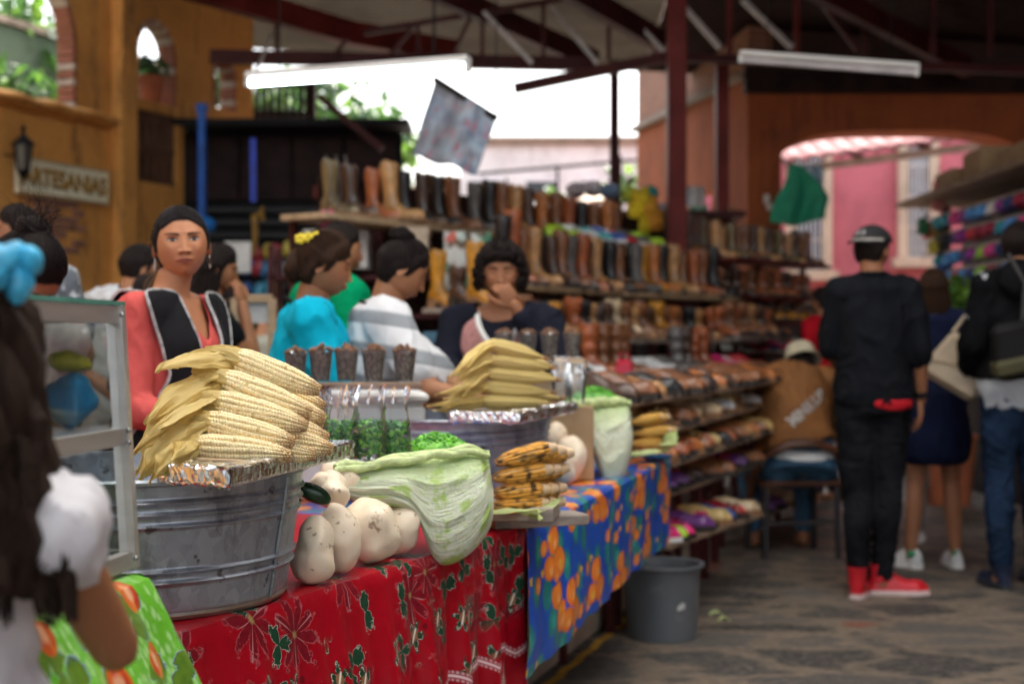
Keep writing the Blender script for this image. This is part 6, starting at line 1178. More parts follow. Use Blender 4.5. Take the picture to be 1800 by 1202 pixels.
def shoe_rings(L=.27, high=0.0, wd=.085, pointy=0.0, heel=0.0, hz=.085):
    """low shoe lying along +x from heel (0) to toe (L): upper + sole"""
    u = MB(); rs = []; n = 20; st = 22
    for i in range(st + 1):
        t_ = i / st; x = L * t_; w_ = wd / 2 * (.62 + .2 * sst(0, .12, t_) + .22 * math.sin(max(0, (t_ - .25) / .75) * math.pi * .75)) * (1 - sst(.80, 1.0, t_) * (.55 + .35 * pointy)) * (.35 + .65 * sst(-.04, .06, t_)); base = .018 + heel * (1 - sst(.25, .62, t_))
        h = (hz * (1 - sst(.28, .72, t_)) + .052 * sst(.2, .75, t_)) * (1 - sst(.86, 1.02, t_) * .55) * (.75 + .25 * sst(0, .08, t_)); ring = []
        for j in range(n):
            a = 2 * math.pi * j / n; yy = math.cos(a) * w_ * (1 if math.sin(a) < 0 else (1 - .30 * abs(math.sin(a)) * (h / .085))); zz = base + (h * max(0, math.sin(a)) ** .8 if math.sin(a) > 0 else 0); ring.append((x, yy, zz))
        rs.append(ring)
    u.rings(rs)
    if high: u.tube([(.050, 0, .06), (.048, 0, .10), (.045, 0, .10 + high)], [.043, .044, .048], 18, sq=1.15)
    s_ = MB(); rs = []
    for i in range(st + 1):
        t_ = i / st; x = -.004 + (L + .010) * t_; w_ = (wd / 2 + .003) * (.62 + .2 * sst(0, .12, t_) + .22 * math.sin(max(0, (t_ - .25) / .75) * math.pi * .75)) * (1 - sst(.80, 1.0, t_) * (.55 + .35 * pointy)) * (.35 + .65 * sst(-.04, .06, t_)); z0 = (heel * (1 - sst(.28, .62, t_)) if t_ > .24 else 0); top = .022 + heel * (1 - sst(.25, .62, t_))
        rs.append([(x, -w_, z0), (x, w_, z0), (x, w_, top), (x, -w_, top)])
    s_.rings(rs); return u, s_
# ================================================================ the other people
def under(t_, J, col=(.02, .02, .03), nm='trousers'): trousers(t_, J, fab(nm + '_cloth', col), nm, vox=.018)
# girl in the foreground, seen from behind
J = joints(1.22, wide=.88, lean=-.02, rel=(.215, .02, .74), rwr=(.19, .15, .66), lel=(-.2, -.02, .76))
gx = FL(-150, 1.30)
J = joints(1.27, wide=.88)
J['rsh'] = Vector((.120, -.01, 1.03)); J['rel'] = Vector((.165, .10, .895)); J['rwr'] = Vector((.09, .27, .95)); J['lel'] = Vector((-.20, .02, .82)); J['s'] = .64
def ghair(m, HT, p):
    k_ = MB(); hair_cap(k_, p, 90, 60, .020, .004, 2); m.add(k_.v, k_.f, HT); k_ = MB()
    for i in range(13):
        a = -1.9 + 3.8 * i / 12; x0, y0 = .075 * math.sin(a), -.085 * math.cos(a) * .9 - .01; pts = [Vector((x0 + .011 * math.sin(q * 1.15 + i * 1.7) + (.048 * q / 11) * math.sin(a), y0 - .012 * q / 11 + .011 * math.cos(q * 1.05 + i * 2.1), .03 - .024 * q)) for q in range(13)]
        k_.tube(pts, [.030 * (1 - .55 * (q / 12) ** 2) for q in range(13)], 9)
    for _ in range(1500):
        r_ = random.Random(_); a = r_.uniform(-2.0, 2.0); pts = [Vector(((.088 + .060 * q / 11) * math.sin(a) + .015 * math.sin(q * 1.15 + round(a * 4) * 1.7), -.10 * math.cos(a) - .012 + .015 * math.cos(q * 1.05 + round(a * 4) * 2.1), .02 - .026 * q * r_.uniform(.85, 1.08))) for q in range(12)]; k_.tube(pts, .0012, 3)
    k_ = wob(k_, .005, 14, 3); m.add(k_.v, k_.f, HT)
gt, gJ, gHT = person('person', 'girl with long wavy hair, blue hair bow and white dress, seen from behind', gx, R(8), J, (.27, .11, .05), dict(fore=.05, hairmat=mat_hair('wavy_brown_hair', (.016, .009, .006), .55)), ghair, .008, (80, 60), (R(-8), 0, R(6)), (('r', .6, (-1, 0, 0), 0), ('l', .6, (1, 0, 0), 0)), hscale=.93)
def gdress(m):
    torso(m, gJ, .016, .9, upto=.9)
    for sd in 'lr': sh, el = gJ[sd + 'sh'], gJ[sd + 'el']; m.cap(sh.lerp(gJ['neck'], .3), sh, .050, .054); m.ell(sh.lerp(el, .16), (.040, .040, .046))
    m.cap(gJ['waist'], gJ['pelvis'] + Vector((0, 0, -.35)), .13, .24)
cloth(gt, 'dress', fab('white_cotton', (.60, .58, .60)), gdress, .009, lambda q: (q - gJ['neck']).length < .055 or q.z > gJ['neck'].z + .01, .010, 16, 3, .003, st=(1, 1, .35))
m = MB(); k_ = MB()
for i in range(9): k_.ell((.010 * math.sin(i * 2.4) + .008 * (i - 4), -.116 + .01 * math.cos(i * 3), .050 + .014 * math.sin(i * 1.9)), (.022, .014, .012), (i * .5, i * .8, i), 18, 12)
k_ = wob(k_, .004, 50, 4); m.add(k_.v, k_.f, gHT @ Matrix.Translation((.075, .03, .0))); m.build('hair_bow', M('sky_blue_satin', (.05, .42, .68), .35, var=.5, scale=20), gt)
# woman with a loose bun bending over behind the display case
J = joints(1.55, lean=.55); 
def h2(m, HT, p):
    k_ = MB(); hair_cap(k_, p, 150, 90, .012, .002, 5); comb_back(k_, p, 420, .013, 5, (0, -.6, .8)); m.add(k_.v, k_.f, HT); bun(m, HT, (0, -.075, .098), .040, 3, 60); k_ = MB()
    strands(k_, lambda u, r: (r.uniform(-.05, .05), -.07 + r.gauss(0, .02), .10), lambda u, r: (r.gauss(0, .05), -.10 + r.gauss(0, .03), .16 + r.gauss(0, .02)), 60, .0008, .02, 0, 3, .004); m.add(k_.v, k_.f, HT)
t_, J_, HT_ = person('person', 'woman bowing her head, brown hair in a loose bun, behind the glass case', FL(-20, 3.35) + Vector((0, -.1, 0)), R(-135), J, (.32, .15, .08), dict(fore=.060), h2, .010, (110, 80), (R(-52), 0, R(10)), hscale=.95)
dz = P(45, 470, 3.35) - (wmat(t_) @ J_['head']); t_.location += Vector((dz.x, dz.y, 0))
shirt(t_, J_, fab('white_print_blouse', (.5, .48, .46)), 'blouse'); under(t_, J_)
# man in the grey patterned shirt
J = joints(1.74, lean=.12, rel=(.27, .12, 1.12), rwr=(.12, .30, 1.14))
t_, J_, HT_ = person('person', 'man with short black hair in a grey flowered t-shirt before the ochre wall', FL(45, 5.4), R(150), J, SK2, dict(fore=.058), basic_hair(.012, seed=2), .010, (90, 64), (0, 0, R(-30)))
dz = P(28, 352, 5.4) - (wmat(t_) @ J_['head']); t_.location += Vector((dz.x, dz.y, 0)); m_, b_, tt = newmat('grey_flower_print'); n_ = S(ntex(coord('Object'), 30, 4).outputs[0]); tt.links.new(mixc(less(.56, n_, .03), (.10, .11, .13), (.45, .47, .50)), b_.inputs['Base Color']); setb(b_, Roughness=.85)
shirt(t_, J_, m_, 't_shirt', .32, inf=.022); under(t_, J_)
# man in the white shirt
J = joints(1.66, lean=.20, lel=(-.28, .10, 1.02), lwr=(-.10, .3, 1.0))
t_, J_, HT_ = person('person', 'man in a white shirt with short black hair, turned away behind the vendor', FL(235, 6.3), R(-25), J, SK, dict(fore=.058), basic_hair(.010, seed=4), .011, (80, 60), (R(-10), 0, R(-30)))
dz = P(246, 408, 6.3) - (wmat(t_) @ J_['head']); t_.location += Vector((dz.x, dz.y, 0)); shirt(t_, J_, fab('white_shirt_cloth', (.55, .58, .60)), 'shirt', .40, inf=.035, wide=1.15, wr=.012); under(t_, J_)
J = joints(1.50, lean=.25, lel=(-.25, .15, 1.0), lwr=(-.28, .34, 1.12), rel=(.25, .12, .95))
t_, J_, HT_ = person('person', 'person in a black t-shirt partly hidden between the vendor and the white shirt', FL(205, 5.6), R(75), J, SK, dict(fore=.058), basic_hair(.010, seed=4), .012, (64, 48), (R(-10), 0, 0))
dz = P(262, 470, 5.6) - (wmat(t_) @ J_['head']); t_.location += Vector((dz.x, dz.y, 0)); shirt(t_, J_, fab('black_tee', (.012, .012, .014)), 't_shirt', .42, inf=.02); under(t_, J_)
# woman in black resting her chin on her hand, cyan shirt behind her
J = joints(1.60, lean=.10, rel=(.13, .20, 1.10), rwr=(.07, .16, 1.345), lel=(-.17, .18, 1.12), lwr=(.06, .30, 1.10))
def h3(m, HT, p):
    k_ = MB(); hair_cap(k_, p, 90, 60, .016, .003, 3); strands(k_, lambda u, r: (.08 * math.sin(-1.8 + 3.6 * u), -.09 * math.cos(-1.8 + 3.6 * u), .0), lambda u, r: (.10 * math.sin(-1.8 + 3.6 * u), -.10 * math.cos(-1.8 + 3.6 * u), -.26 + r.gauss(0, .02)), 200, .006, .01, 0, 1, .004, 7); m.add(k_.v, k_.f, HT)
t_, J_, HT_ = person('person', 'woman in black with long black hair holding her hand to her chin', FL(368, 5.6), R(-70), J, SK2, dict(fore=.060), h3, .010, (80, 60), (R(-14), 0, R(-12)), (('r', 1.0, (-.6, -.6, 0), 0), ('l', .9, (0, 0, -1), 0)))
dz = P(384, 452, 5.6) - (wmat(t_) @ J_['head']); t_.location += Vector((dz.x, dz.y, 0)); shirt(t_, J_, fab('black_top', (.010, .010, .012)), 'top', .2); under(t_, J_)
J = joints(1.50, lean=.25)
t_, J_, HT_ = person('person', 'person in a bright cyan t-shirt standing behind the woman in black', FL(392, 6.4), R(-60), J, SK2, dict(fore=.055), basic_hair(.012), .014, (64, 48), (R(-30), 0, 0)); dz = P(388, 478, 6.4) - (wmat(t_) @ J_['neck']); t_.location += Vector((dz.x, dz.y, 0)); shirt(t_, J_, fab('cyan_cotton', (.01, .36, .60)), 't_shirt', .42, inf=.03, wide=1.1); under(t_, J_)
# woman in the turquoise blouse
J = joints(1.55, lean=.12, wide=1.08, rel=(.20, .14, 1.00), rwr=(.08, .33, 1.02), lel=(-.22, .10, 1.00), lwr=(-.08, .33, 1.0))
def h4(m, HT, p):
    k_ = MB(); hair_cap(k_, p, 130, 80, .015, .002, 6); comb_back(k_, p, 360, .016, 6, (0, -1, .5), .0018); m.add(k_.v, k_.f, HT); bun(m, HT, (.0, -.085, .065), .042, 6, 40)
    k_ = MB(); k_.ell((0, -.095, -.02), (.062, .040, .062), nu=20, nv=14); k_ = wob(k_, .006, 25, 2); m.add(k_.v, k_.f, HT)
t_, J_, HT_ = person('person', 'woman in a turquoise blouse with upswept dark hair and yellow flower clip', FL(560, 4.62), R(-82), J, SK2, dict(fore=.052, jaw=.16, hairmat=MT['hair_brown'], closed=True), h4, .009, (130, 96), (R(-14), 0, R(-4)), (('r', .8, (0, 0, -1), 0), ('l', .8, (0, 0, -1), 0)), hscale=.96, wide=1.10, neckr=1.05)
dz = P(572, 512, 4.62) - (wmat(t_) @ J_['head']); t_.location += Vector((dz.x, dz.y, 0)); shirt(t_, J_, fab('turquoise_cotton', (.004, .36, .52), bmp=.4), 'blouse', .34, inf=.018, neck=.088, wide=1.15, seed=5, vox=.009, wr=.008); under(t_, J_)
m = MB(); m.tube([J_['neck'] + Vector((.066 * math.sin(a), -.01 + .075 * math.cos(a), .028 - .062 * (1 + math.cos(a)) * .9)) for a in [x * .3 for x in range(22)]], .007, 6); m.build('apron_strap', apron, t_)
k_ = MB()
for q in range(3):
    for i in range(5): a = i * 1.256; k_.ell((-.050 - .006 * q + .009 * math.cos(a), -.062 - .02 * q + .009 * math.sin(a), .088 - .016 * q), (.008, .008, .004), nu=8, nv=6)
fcm = M('yellow_flower_clip', (.70, .55, .03), .5); m = MB(); m.add(k_.v, k_.f, HT_); m.build('flower_clip', fcm, t_); m = MB(); k_ = MB()
for q in range(3):
    for i in range(5): a = i * 1.256; k_.ell((.050 + .006 * q, -.052 - .024 * q + .010 * math.sin(a), .088 - .010 * q + .010 * math.cos(a)), (.005, .009, .009), nu=8, nv=6)
m.add(k_.v, k_.f, HT_); m.build('flower_clip', fcm, t_)
# man in the green t-shirt
J = joints(1.68, lean=.12)
t_, J_, HT_ = person('person', 'man in a green t-shirt with short black hair facing away to the right', FL(605, 5.5), R(-55), J, SK, dict(fore=.058), basic_hair(.012, seed=8), .011, (80, 60), (R(-8), 0, R(-20)), wide=1.08)
dz = P(600, 455, 5.5) - (wmat(t_) @ J_['head']); t_.location += Vector((dz.x, dz.y, 0)); shirt(t_, J_, fab('green_cotton', (.0, .25, .10), bmp=.3), 't_shirt', .36, inf=.022, wide=1.15, seed=2); under(t_, J_)
# woman in the striped shirt working with her hands
J = joints(1.56, lean=.24, wide=1.08, rel=(.30, .20, 1.05), rwr=(.36, .40, 1.0), lel=(-.05, .36, 1.03), lwr=(.20, .42, .98))
def h5(m, HT, p):
    k_ = MB(); hair_cap(k_, p, 130, 80, .010, .002, 8); comb_back(k_, p, 420, .011, 9, (0, -.7, .7), .0014); m.add(k_.v, k_.f, HT); bun(m, HT, (.0, -.065, .108), .045, 9, 40)
m_, b_, tt = newmat('white_grey_stripe_knit'); sx = S.nt.nodes.new('ShaderNodeSeparateXYZ'); tt.links.new(coord('Object'), sx.inputs[0]); st = less(sop('FRACT', S(sx.outputs[2]) * 9.5 + S(sx.outputs[1]) * 1.5), .42, .04); tt.links.new(mixc(st, (.62, .63, .65), (.24, .26, .28)), b_.inputs['Base Color']); setb(b_, Roughness=.85); bump(b_, S(ntex(coord('Object'), 120, 3).outputs[0]), .4, .003)
t_, J_, HT_ = person('person', 'woman in a white and grey striped shirt, hair in a top bun, looking down', FL(690, 4.72), R(-78), J, SK, dict(fore=.060, closed=True, nose=.023), h5, .009, (150, 110), (R(-30), 0, R(0)), (('r', .9, (0, 0, -1), 0), ('l', 1.1, (0, 0, -1), 0)), hscale=.93, wide=1.08)
dz = P(708, 525, 4.72) - (wmat(t_) @ J_['head']); t_.location += Vector((dz.x, dz.y, 0)); shirt(t_, J_, m_, 'striped_shirt', .36, inf=.020, neck=.085, wide=1.14, seed=7, vox=.009, wr=.008); under(t_, J_)
m = MB(); m.tube([J_['neck'] + Vector((.062 * math.sin(a), -.005 + .078 * math.cos(a), .020 - .055 * (1 + math.cos(a)) * .9)) for a in [x * .3 for x in range(22)]], .006, 6); m.build('apron_strap', apron, t_)
# woman eating, facing the camera
J = joints(1.56, lean=.06, wide=1.06, rel=(.21, .12, 1.10), lel=(-.22, .14, 1.08), lwr=(-.06, .19, 1.335), rwr=(.10, .30, 1.06))
def h6(m, HT, p):
    k_ = MB(); hair_cap(k_, p, 110, 70, .026, .006, 9); rnd = random.Random(4)
    for i in range(480):
        a = rnd.uniform(.75, 5.53); z_ = rnd.uniform(-.06, .10); r_ = math.sqrt(max(.05, 1 - (z_ / .135) ** 2)); q_ = rnd.uniform(.92, 1.10); k_.ell((.100 * math.sin(a) * r_ * q_, (.108 * math.cos(a) * r_ - .010) * q_, z_), (.0095, .0095, .008), (rnd.random() * 3, rnd.random() * 3, 0), 6, 5)
    for i in range(60): a = -1.0 + i / 59 * 2.0; k_.ell((.080 * math.sin(a), .085 * math.cos(a), .070 + rnd.uniform(-.008, .016)), (.009, .009, .008), (rnd.random() * 3, 0, 0), 8, 6)
    m.add(k_.v, k_.f, HT)
t_, J_, HT_ = person('person', 'woman with curly black hair in a pink apron eating from her hand', FL(878, 5.35), R(176), J, SK2, dict(fore=.052, closed=True, jaw=.16), h6, .009, (150, 110), (R(-6), 0, R(4)), (('l', 1.5, (0, -.9, -.5), 0), ('r', .9, (0, 0, -1), 0)), hscale=.96, wide=1.06)
dz = P(880, 530, 5.35) - (wmat(t_) @ J_['head']); t_.location += Vector((dz.x, dz.y, 0))
shirt(t_, J_, fab('navy_knit', (.012, .013, .022)), 'sweater', .9, inf=.016, neck=.10, wide=1.1, dropn=.0, vox=.010, seed=3)
def pk(m): torso(m, J_, .030, 1.08, bust=1.0, upto=.9)
pn = J_['neck']
def pcut(q): d = q - pn; zz = pn.z - q.z; return q.z > pn.z - .01 or (math.hypot(d.x, d.y) < .085 and zz < .07) or (q.y > pn.y and abs(d.x) < .088 * (1 - (max(0, zz) / .17) ** 2) and zz < .17) or abs(d.x) > .145
o = cloth(t_, 'pink_apron', M('pink_gingham', (.42, .20, .19), .85, var=.3, scale=60), pk, .009, pcut, .004, 8, 1); loop_trim(o, lambda c: c.z > 1.05 and abs(c.x) < .115, .011, 'white_neck_trim', MT['white_paint'], t_); under(t_, J_)
m = MB(); m.ell(HT_ @ Vector((.0, .118, -.055)), (.012, .014, .016)); tag(m.build('morsel', M('white_morsel', (.75, .68, .50), .5), loc=None), None, None); o = COL.objects[-1]; o.parent = None; o.location = t_.location; o.rotation_euler = t_.rotation_euler; tag(o, 'white bite of food held at the mouth of the eating woman', 'food')
# person with dark hair seen low behind the wooden frame, at the back
J = joints(1.45, lean=.3); t_, J_, HT_ = person('person', 'small distant person with brown hair bending down behind the wooden frame', FL(480, 7.6), R(-40), J, SK3, dict(fore=.05, hairmat=MT['hair_brown']), basic_hair(.014), .014, (64, 48), (R(-40), 0, 0)); dz = P(478, 520, 7.6) - (wmat(t_) @ J_['head']); t_.location += Vector((dz.x, dz.y, 0)); shirt(t_, J_, fab('pale_print', (.35, .36, .30)), 'shirt', .3); under(t_, J_)
# ---------- man in black with the cap
J = joints(1.76, wide=.86, rel=(.215, -.03, 1.16), rwr=(.225, .05, .92), lel=(-.20, .03, 1.18), lwr=(-.13, .22, 1.05), lan=(-.075, -.06, .09), ran=(.045, .04, .09), lkn=(-.075, .0, .50), rkn=(.075, .03, .52))
mt, mJ, mHT = person('person', 'man in black shirt and jeans, backwards cap and red high top shoes, seen from behind', FL(1535, 6.75), R(-8), J, SK2, dict(fore=.058), basic_hair(.007, seed=3), .010, (96, 72), (R(-2), 0, R(-40)), (('r', .55, (-1, 0, .2), 0), ('l', .7, (1, 0, 0), 0)))
black = fab('faded_black_cotton', (.008, .009, .0115), var=.3, scale=4); shirt(mt, mJ, black, 'black_shirt', .56, inf=.018, neck=.070, wide=1.0, low=.90, seed=11, vox=.010, wr=.012)
def coll(m): m.lathe([(.060, .00), (.070, .035), (.064, .045), (.056, .03), (.052, .0)], 30, c=tuple(mJ['neck'] + Vector((0, .0, -.008))))
m = MB(); coll(m); m.build('collar', black, mt)
def und(m): torso(m, mJ, .0215, 1.0, upto=.9)
cloth(mt, 'red_undershirt', fab('red_jersey', (.55, .02, .03)), und, .012, lambda q: not (.903 - .02 * math.sin((q.x + .02) * 14) < q.z < .93 and q.x > -.02), .004, 8, 2)
def blackjeans(m):
    torso(m, mJ, .014, upto=.9); 
    for sd in 'lr': legp(m, mJ, sd, .014, .99, foot=False)
cloth(mt, 'black_jeans', M('washed_black_denim', (.010, .0105, .0125), .85, var=.7, scale=5, bmp=.4, bscale=200, spec=.05), blackjeans, .011, lambda q: q.z > .97, .0055, 11, 4, st=(1, 1, 2.2))
redl = M('red_leather', (.52, .012, .022), .4, var=.2); wsole = M('white_rubber', (.60, .48, .46), .6)
for sd, fd in (('l', (.35, 1, 0)), ('r', (1, .10, 0))):
    o = shoe_on(mt, mJ[sd + 'an'], fd, redl, wsole, .28, 'high_top_shoe', .045)
m = MB(); k_ = MB(); k_.ell((0, -.008, .040), (.091, .108, .086), nu=40, nv=20); k_ = drop(k_, lambda q: q.z < .038); m.add(k_.v, k_.f, mHT); m.build('cap', M('black_cap_cloth', (.012, .012, .013), .8), mt, solid=.004)
capo = COL.objects[-1]; m = MB(); k_ = MB(); k_.grid(lambda u, v: ((u - .5) * .15 * (1 - .25 * v * v), -.100 - .075 * v * (1 - (2 * u - 1) ** 2 * .5), .040 - .010 * (2 * u - 1) ** 2 - .006 * v), 16, 8); k_.v = [tuple(Vector(q)) for q in k_.v]; m.add(k_.v, k_.f, mHT); m.build('brim', M('dark_brim', (.014, .014, .015), .8), capo, solid=.004)
m = MB(); k_ = MB(); k_.tube([Vector((.0925 * math.sin(a), -.008 + .1095 * math.cos(a), .045)) for a in [1.9 + x * .12 for x in range(22)]], .006, 6); m.add(k_.v, k_.f, mHT); m.build('cap_band', M('white_cap_band', (.55, .53, .48), .7), capo)
def emb(k_):   # pale square emblem on the cap crown
    for (x0, y0, w_, h_) in ((-.022, .010, .018, .006), (-.022, -.004, .018, .006), (-.022, -.018, .018, .006), (-.026, -.004, .006, .034), (.004, .012, .018, .006), (.004, -.004, .018, .006), (.004, -.018, .018, .006), (.022, -.003, .006, .034)): k_.box((x0 + w_ / 2 - .004, -.112 + .0, .092 + y0), (w_, .004, h_))
k_ = MB(); emb(k_); m = MB(); k2_ = MB(); bvc = BVHTree.FromPolygons([v.co for v in capo.data.vertices], [p.vertices for p in capo.data.polygons])
for q in k_.v: w_ = mHT @ Vector(q); z_ = bvc.find_nearest(w_); m.v.append(tuple(z_[0] + (w_ - (mHT @ Vector((0, -.008, .04)))).normalized() * (.006 if q[1] < -.112 else .001)))
m.f = k_.f; m.m = [0] * len(k_.f); m.build('cap_emblem', M('pale_emblem', (.45, .45, .45), .7), capo, smooth=False)
m = MB(); a = mJ['rwr'].lerp(mJ['rel'], .12); m.tube([mJ['rwr'].lerp(mJ['rel'], .08), mJ['rwr'].lerp(mJ['rel'], .20)], [.031, .034], 14); m.build('wristband', apron, mt)
# ---------- woman with the cream bag
J = joints(1.60, wide=.92, lel=(-.20, .04, 1.06), lwr=(-.15, .25, 1.05), rel=(.215, .10, 1.10), rwr=(.12, .26, 1.18), lan=(-.12, .0, .08), ran=(.115, .06, .08), lkn=(-.09, .02, .47), rkn=(.09, .05, .47))
def h7(m, HT, p):
    k_ = MB(); hair_cap(k_, p, 110, 70, .014, .003, 9); strands(k_, lambda u, r: (.082 * math.sin(-2.0 + 4.0 * u), -.095 * math.cos(-2.0 + 4.0 * u), .01), lambda u, r: (.12 * math.sin(-1.6 + 3.2 * u), -.11 * math.cos(-1.6 + 3.2 * u) + .0, -.36 + r.gauss(0, .03)), 420, .006, .008, 0, 5, .008, 8); m.add(k_.v, k_.f, HT)
wt, wJ, wHT = person('person', 'woman with long brown hair in a navy dress and white sneakers, seen from behind', FL(1642, 7.55), R(-12), J, (.34, .15, .08), dict(fore=.06, hairmat=MT['hair_brown']), h7, .010, (96, 72), (0, 0, R(-10)))
navy = fab('navy_dress_cloth', (.010, .014, .040))
def dr(m):
    torso(m, wJ, .014, upto=.9); [armp(m, wJ, sd, .014, frac=.30) for sd in 'lr']; m.cap(wJ['pelvis'] + Vector((0, 0, .0)), wJ['pelvis'] + Vector((0, 0, -.20)), .170, .195)
cloth(wt, 'navy_dress', navy, dr, .011, lambda q: (q - wJ['neck']).length < .08 or q.z < .56, .006, 9, 2)
ws = M('white_leather', (.70, .72, .72), .45)
for sd, fd in (('l', (-.75, .65, 0)), ('r', (-.15, 1, 0))): o = shoe_on(wt, wJ[sd + 'an'], fd, ws, MT['white_paint'], .25, 'white_sneaker', .0); m = MB(); m.ell(wJ[sd + 'an'] + Vector((0, -.045, .0)), (.022, .014, .018)); m.build('green_heel_tab', M('green_heel', (.02, .32, .14), .5), o)
bgm = M('cream_leather_bag', (.50, .40, .28), .5, var=.12); bt = thing('shoulder_bag', 'cream leather shoulder bag at the side of the woman in the navy dress', 'bag', P(1686, 640, 7.12)); bt.rotation_euler = (R(2), R(32), R(-14))
MB().box((0, 0, 0), (.30, .11, .27), taper=.78, bev=.03).build('bag_body', bgm, bt); m = MB(); m.tube([(-.11, 0, .12), (-.10, .01, .26), (-.02, .02, .40), (.03, .02, .40), (.10, .01, .26), (.11, 0, .12)], .010, 8); m.build('strap', bgm, bt)
MB().tube([(-.145, -.056, -.06), (.145, -.056, .05)], .004, 6).build('seam', M('bag_seam', (.30, .22, .14), .6), bt)
# ---------- man at the right edge
J = joints(1.80, wide=.92, lean=-.03, lel=(-.24, -.03, 1.20), lwr=(-.20, .16, 1.06), rel=(.27, .0, 1.2), lan=(-.10, -.02, .09), ran=(.12, .05, .09))
rt, rJ, rHT = person('person', 'man at the right edge in black hooded jacket and dark blue jeans, seen from behind', FL(1792, 6.95), R(4), J, SK, dict(fore=.058), basic_hair(.012, seed=3), .011, (96, 72), (0, 0, R(-30)))
grey = fab('light_grey_tee', (.40, .42, .44)); shirt(rt, rJ, grey, 'grey_t_shirt', .3, inf=.020, low=.84, wr=.008, wide=1.05); 
def jk(m):
    torso(m, rJ, .042, 1.0, upto=.9); [armp(m, rJ, sd, .030, frac=.9) for sd in 'lr']
cloth(rt, 'black_jacket', M('black_jersey', (.007, .007, .008), .95, var=.4, spec=.05), jk, .012, lambda q: (q - rJ['neck']).length < .075 or q.z < 1.02 or q.z > rJ['neck'].z + .03, .014, 9, 6)
m = MB(); m.ell(rJ['neck'] + Vector((-.03, -.10, -.03)), (.13, .07, .11), (R(-25), 0, 0), 28, 18); wob(m, .016, 12, 2); m.build('hood', bpy.data.materials['black_jersey'], rt)
trousers(rt, rJ, M('dark_blue_denim', (.012, .024, .050), .9, var=.75, scale=4, bmp=.3, bscale=200, spec=.06), 'jeans', .97, .016, .012, .009, 1.04, st=(1, 1, 2.2)); navyl = M('navy_trainer', (.010, .018, .045), .5)
for sd, fd in (('l', (-.05, 1, 0)), ('r', (.1, 1, 0))): shoe_on(rt, rJ[sd + 'an'], fd, navyl, M('black_rubber', (.03, .03, .03), .7), .29, 'trainer', .02)
bt = thing('sling_bag', 'black and olive sling bag on the back of the man at the right edge', 'bag', P(1782, 610, 6.72)); bt.rotation_euler = (R(6), R(-12), 0); MB().box((0, 0, 0), (.22, .10, .24), taper=.85, bev=.03).build('bag_body', M('black_nylon', (.008, .008, .008), .6, spec=.2), bt); MB().box((0, -.012, -.085), (.235, .11, .085), bev=.02).build('olive_base', M('olive_nylon', (.05, .045, .015), .7), bt); MB().tube([(.06, 0, .10), (.12, .04, .28), (.10, .14, .42)], .013, 8).build('strap', M('black_strap', (.012, .012, .012), .6), bt)
# ---------- person between the two, facing the other way
J = joints(1.62); t_, J_, HT_ = person('person', 'person in grey trousers mostly hidden behind the man in black', FL(1583, 8.6), R(-20), J, SK, dict(fore=.06), basic_hair(.014), .013, (80, 60)); shirt(t_, J_, fab('dark_tee', (.02, .02, .03)), 't_shirt', .3); trousers(t_, J_, fab('grey_sweatpants', (.22, .21, .20)), 'grey_trousers', vox=.016, inf=.02)
for sd in 'lr': shoe_on(t_, J_[sd + 'an'], (0, 1, 0), ws, MT['white_paint'], .25, 'shoe')
J = joints(1.62); t_, J_, HT_ = person('person', 'distant shopper in a red top beside the shoe racks', FL(1447, 10.6), R(40), J, SK, dict(fore=.06), basic_hair(.014), .014, (64, 48)); shirt(t_, J_, fab('red_top', (.45, .01, .02)), 'red_top', .3); under(t_, J_, (.02, .02, .05), 'jeans')
# ---------- man sitting bent over on a chair, brown jacket
ST = FL(1402, 7.95)
J = joints(1.72, wide=1.12, pelvis=(0, 0, .53), waist=(.01, .10, .68), chest=(.02, .22, .90), neck=(.13, .36, 1.0), head=(.17, .47, 1.045), lsh=(-.13, .31, .89), rsh=(.30, .31, .96), lel=(-.31, .38, .63), rel=(.40, .42, .70), lwr=(-.14, .60, .45), rwr=(.14, .62, .45), lhip=(-.11, .0, .50), rhip=(.11, .0, .50), lkn=(-.17, .42, .50), rkn=(.17, .42, .50), lan=(-.15, .36, .09), ran=(.15, .36, .09))
st_, sJ, sHT = person('person', 'man in a brown jacket with white lettering, sitting bent forward on a chair', ST, R(6), J, SK, dict(fore=.055), basic_hair(.012), .012, (80, 60), (R(-65), 0, 0), wide=1.1)
jb = M('tan_brown_cotton', (.22, .085, .020), .8, var=.3, scale=4)
def jkt(m):
    torso(m, sJ, .048, 1.14, upto=.9, depth=1.2); [armp(m, sJ, sd, .030, frac=.92, wide=1.15) for sd in 'lr']
cloth(st_, 'jacket', jb, jkt, .012, lambda q: q.z < .625 + .04 * math.sin(q.x * 9) - .1 * q.y, .012, 9, 3, .006)
def dj(m):
    torso(m, sJ, .030, 1.18, upto=.9); [legp(m, sJ, sd, .016, .95, 1.05, foot=False) for sd in 'lr']
cloth(st_, 'jeans', M('mid_blue_denim', (.03, .09, .16), .85, var=.3, scale=6), dj, .012, lambda q: q.y > .10 and q.z > .62, .005, 9, 5)
def bt_(m): torso(m, sJ, .036, 1.18, upto=.9)
cloth(st_, 'white_waistband', MT['white_paint'], bt_, .012, lambda q: not (.60 < q.z - q.y * .3 < .645), .003, 9, 5)
me = text_mesh('MINILUB', .082, .002, 'back_lettering', .003); jo = [c for c in st_.children if c.name.startswith('jacket')][0]; bj = BVHTree.FromPolygons([v.co for v in jo.data.vertices], [p.vertices for p in jo.data.polygons])
T = Matrix.Translation((.03, .27, 1.0)) @ Matrix.Rotation(R(32), 4, 'Z') @ Matrix.Rotation(R(28), 4, 'X')
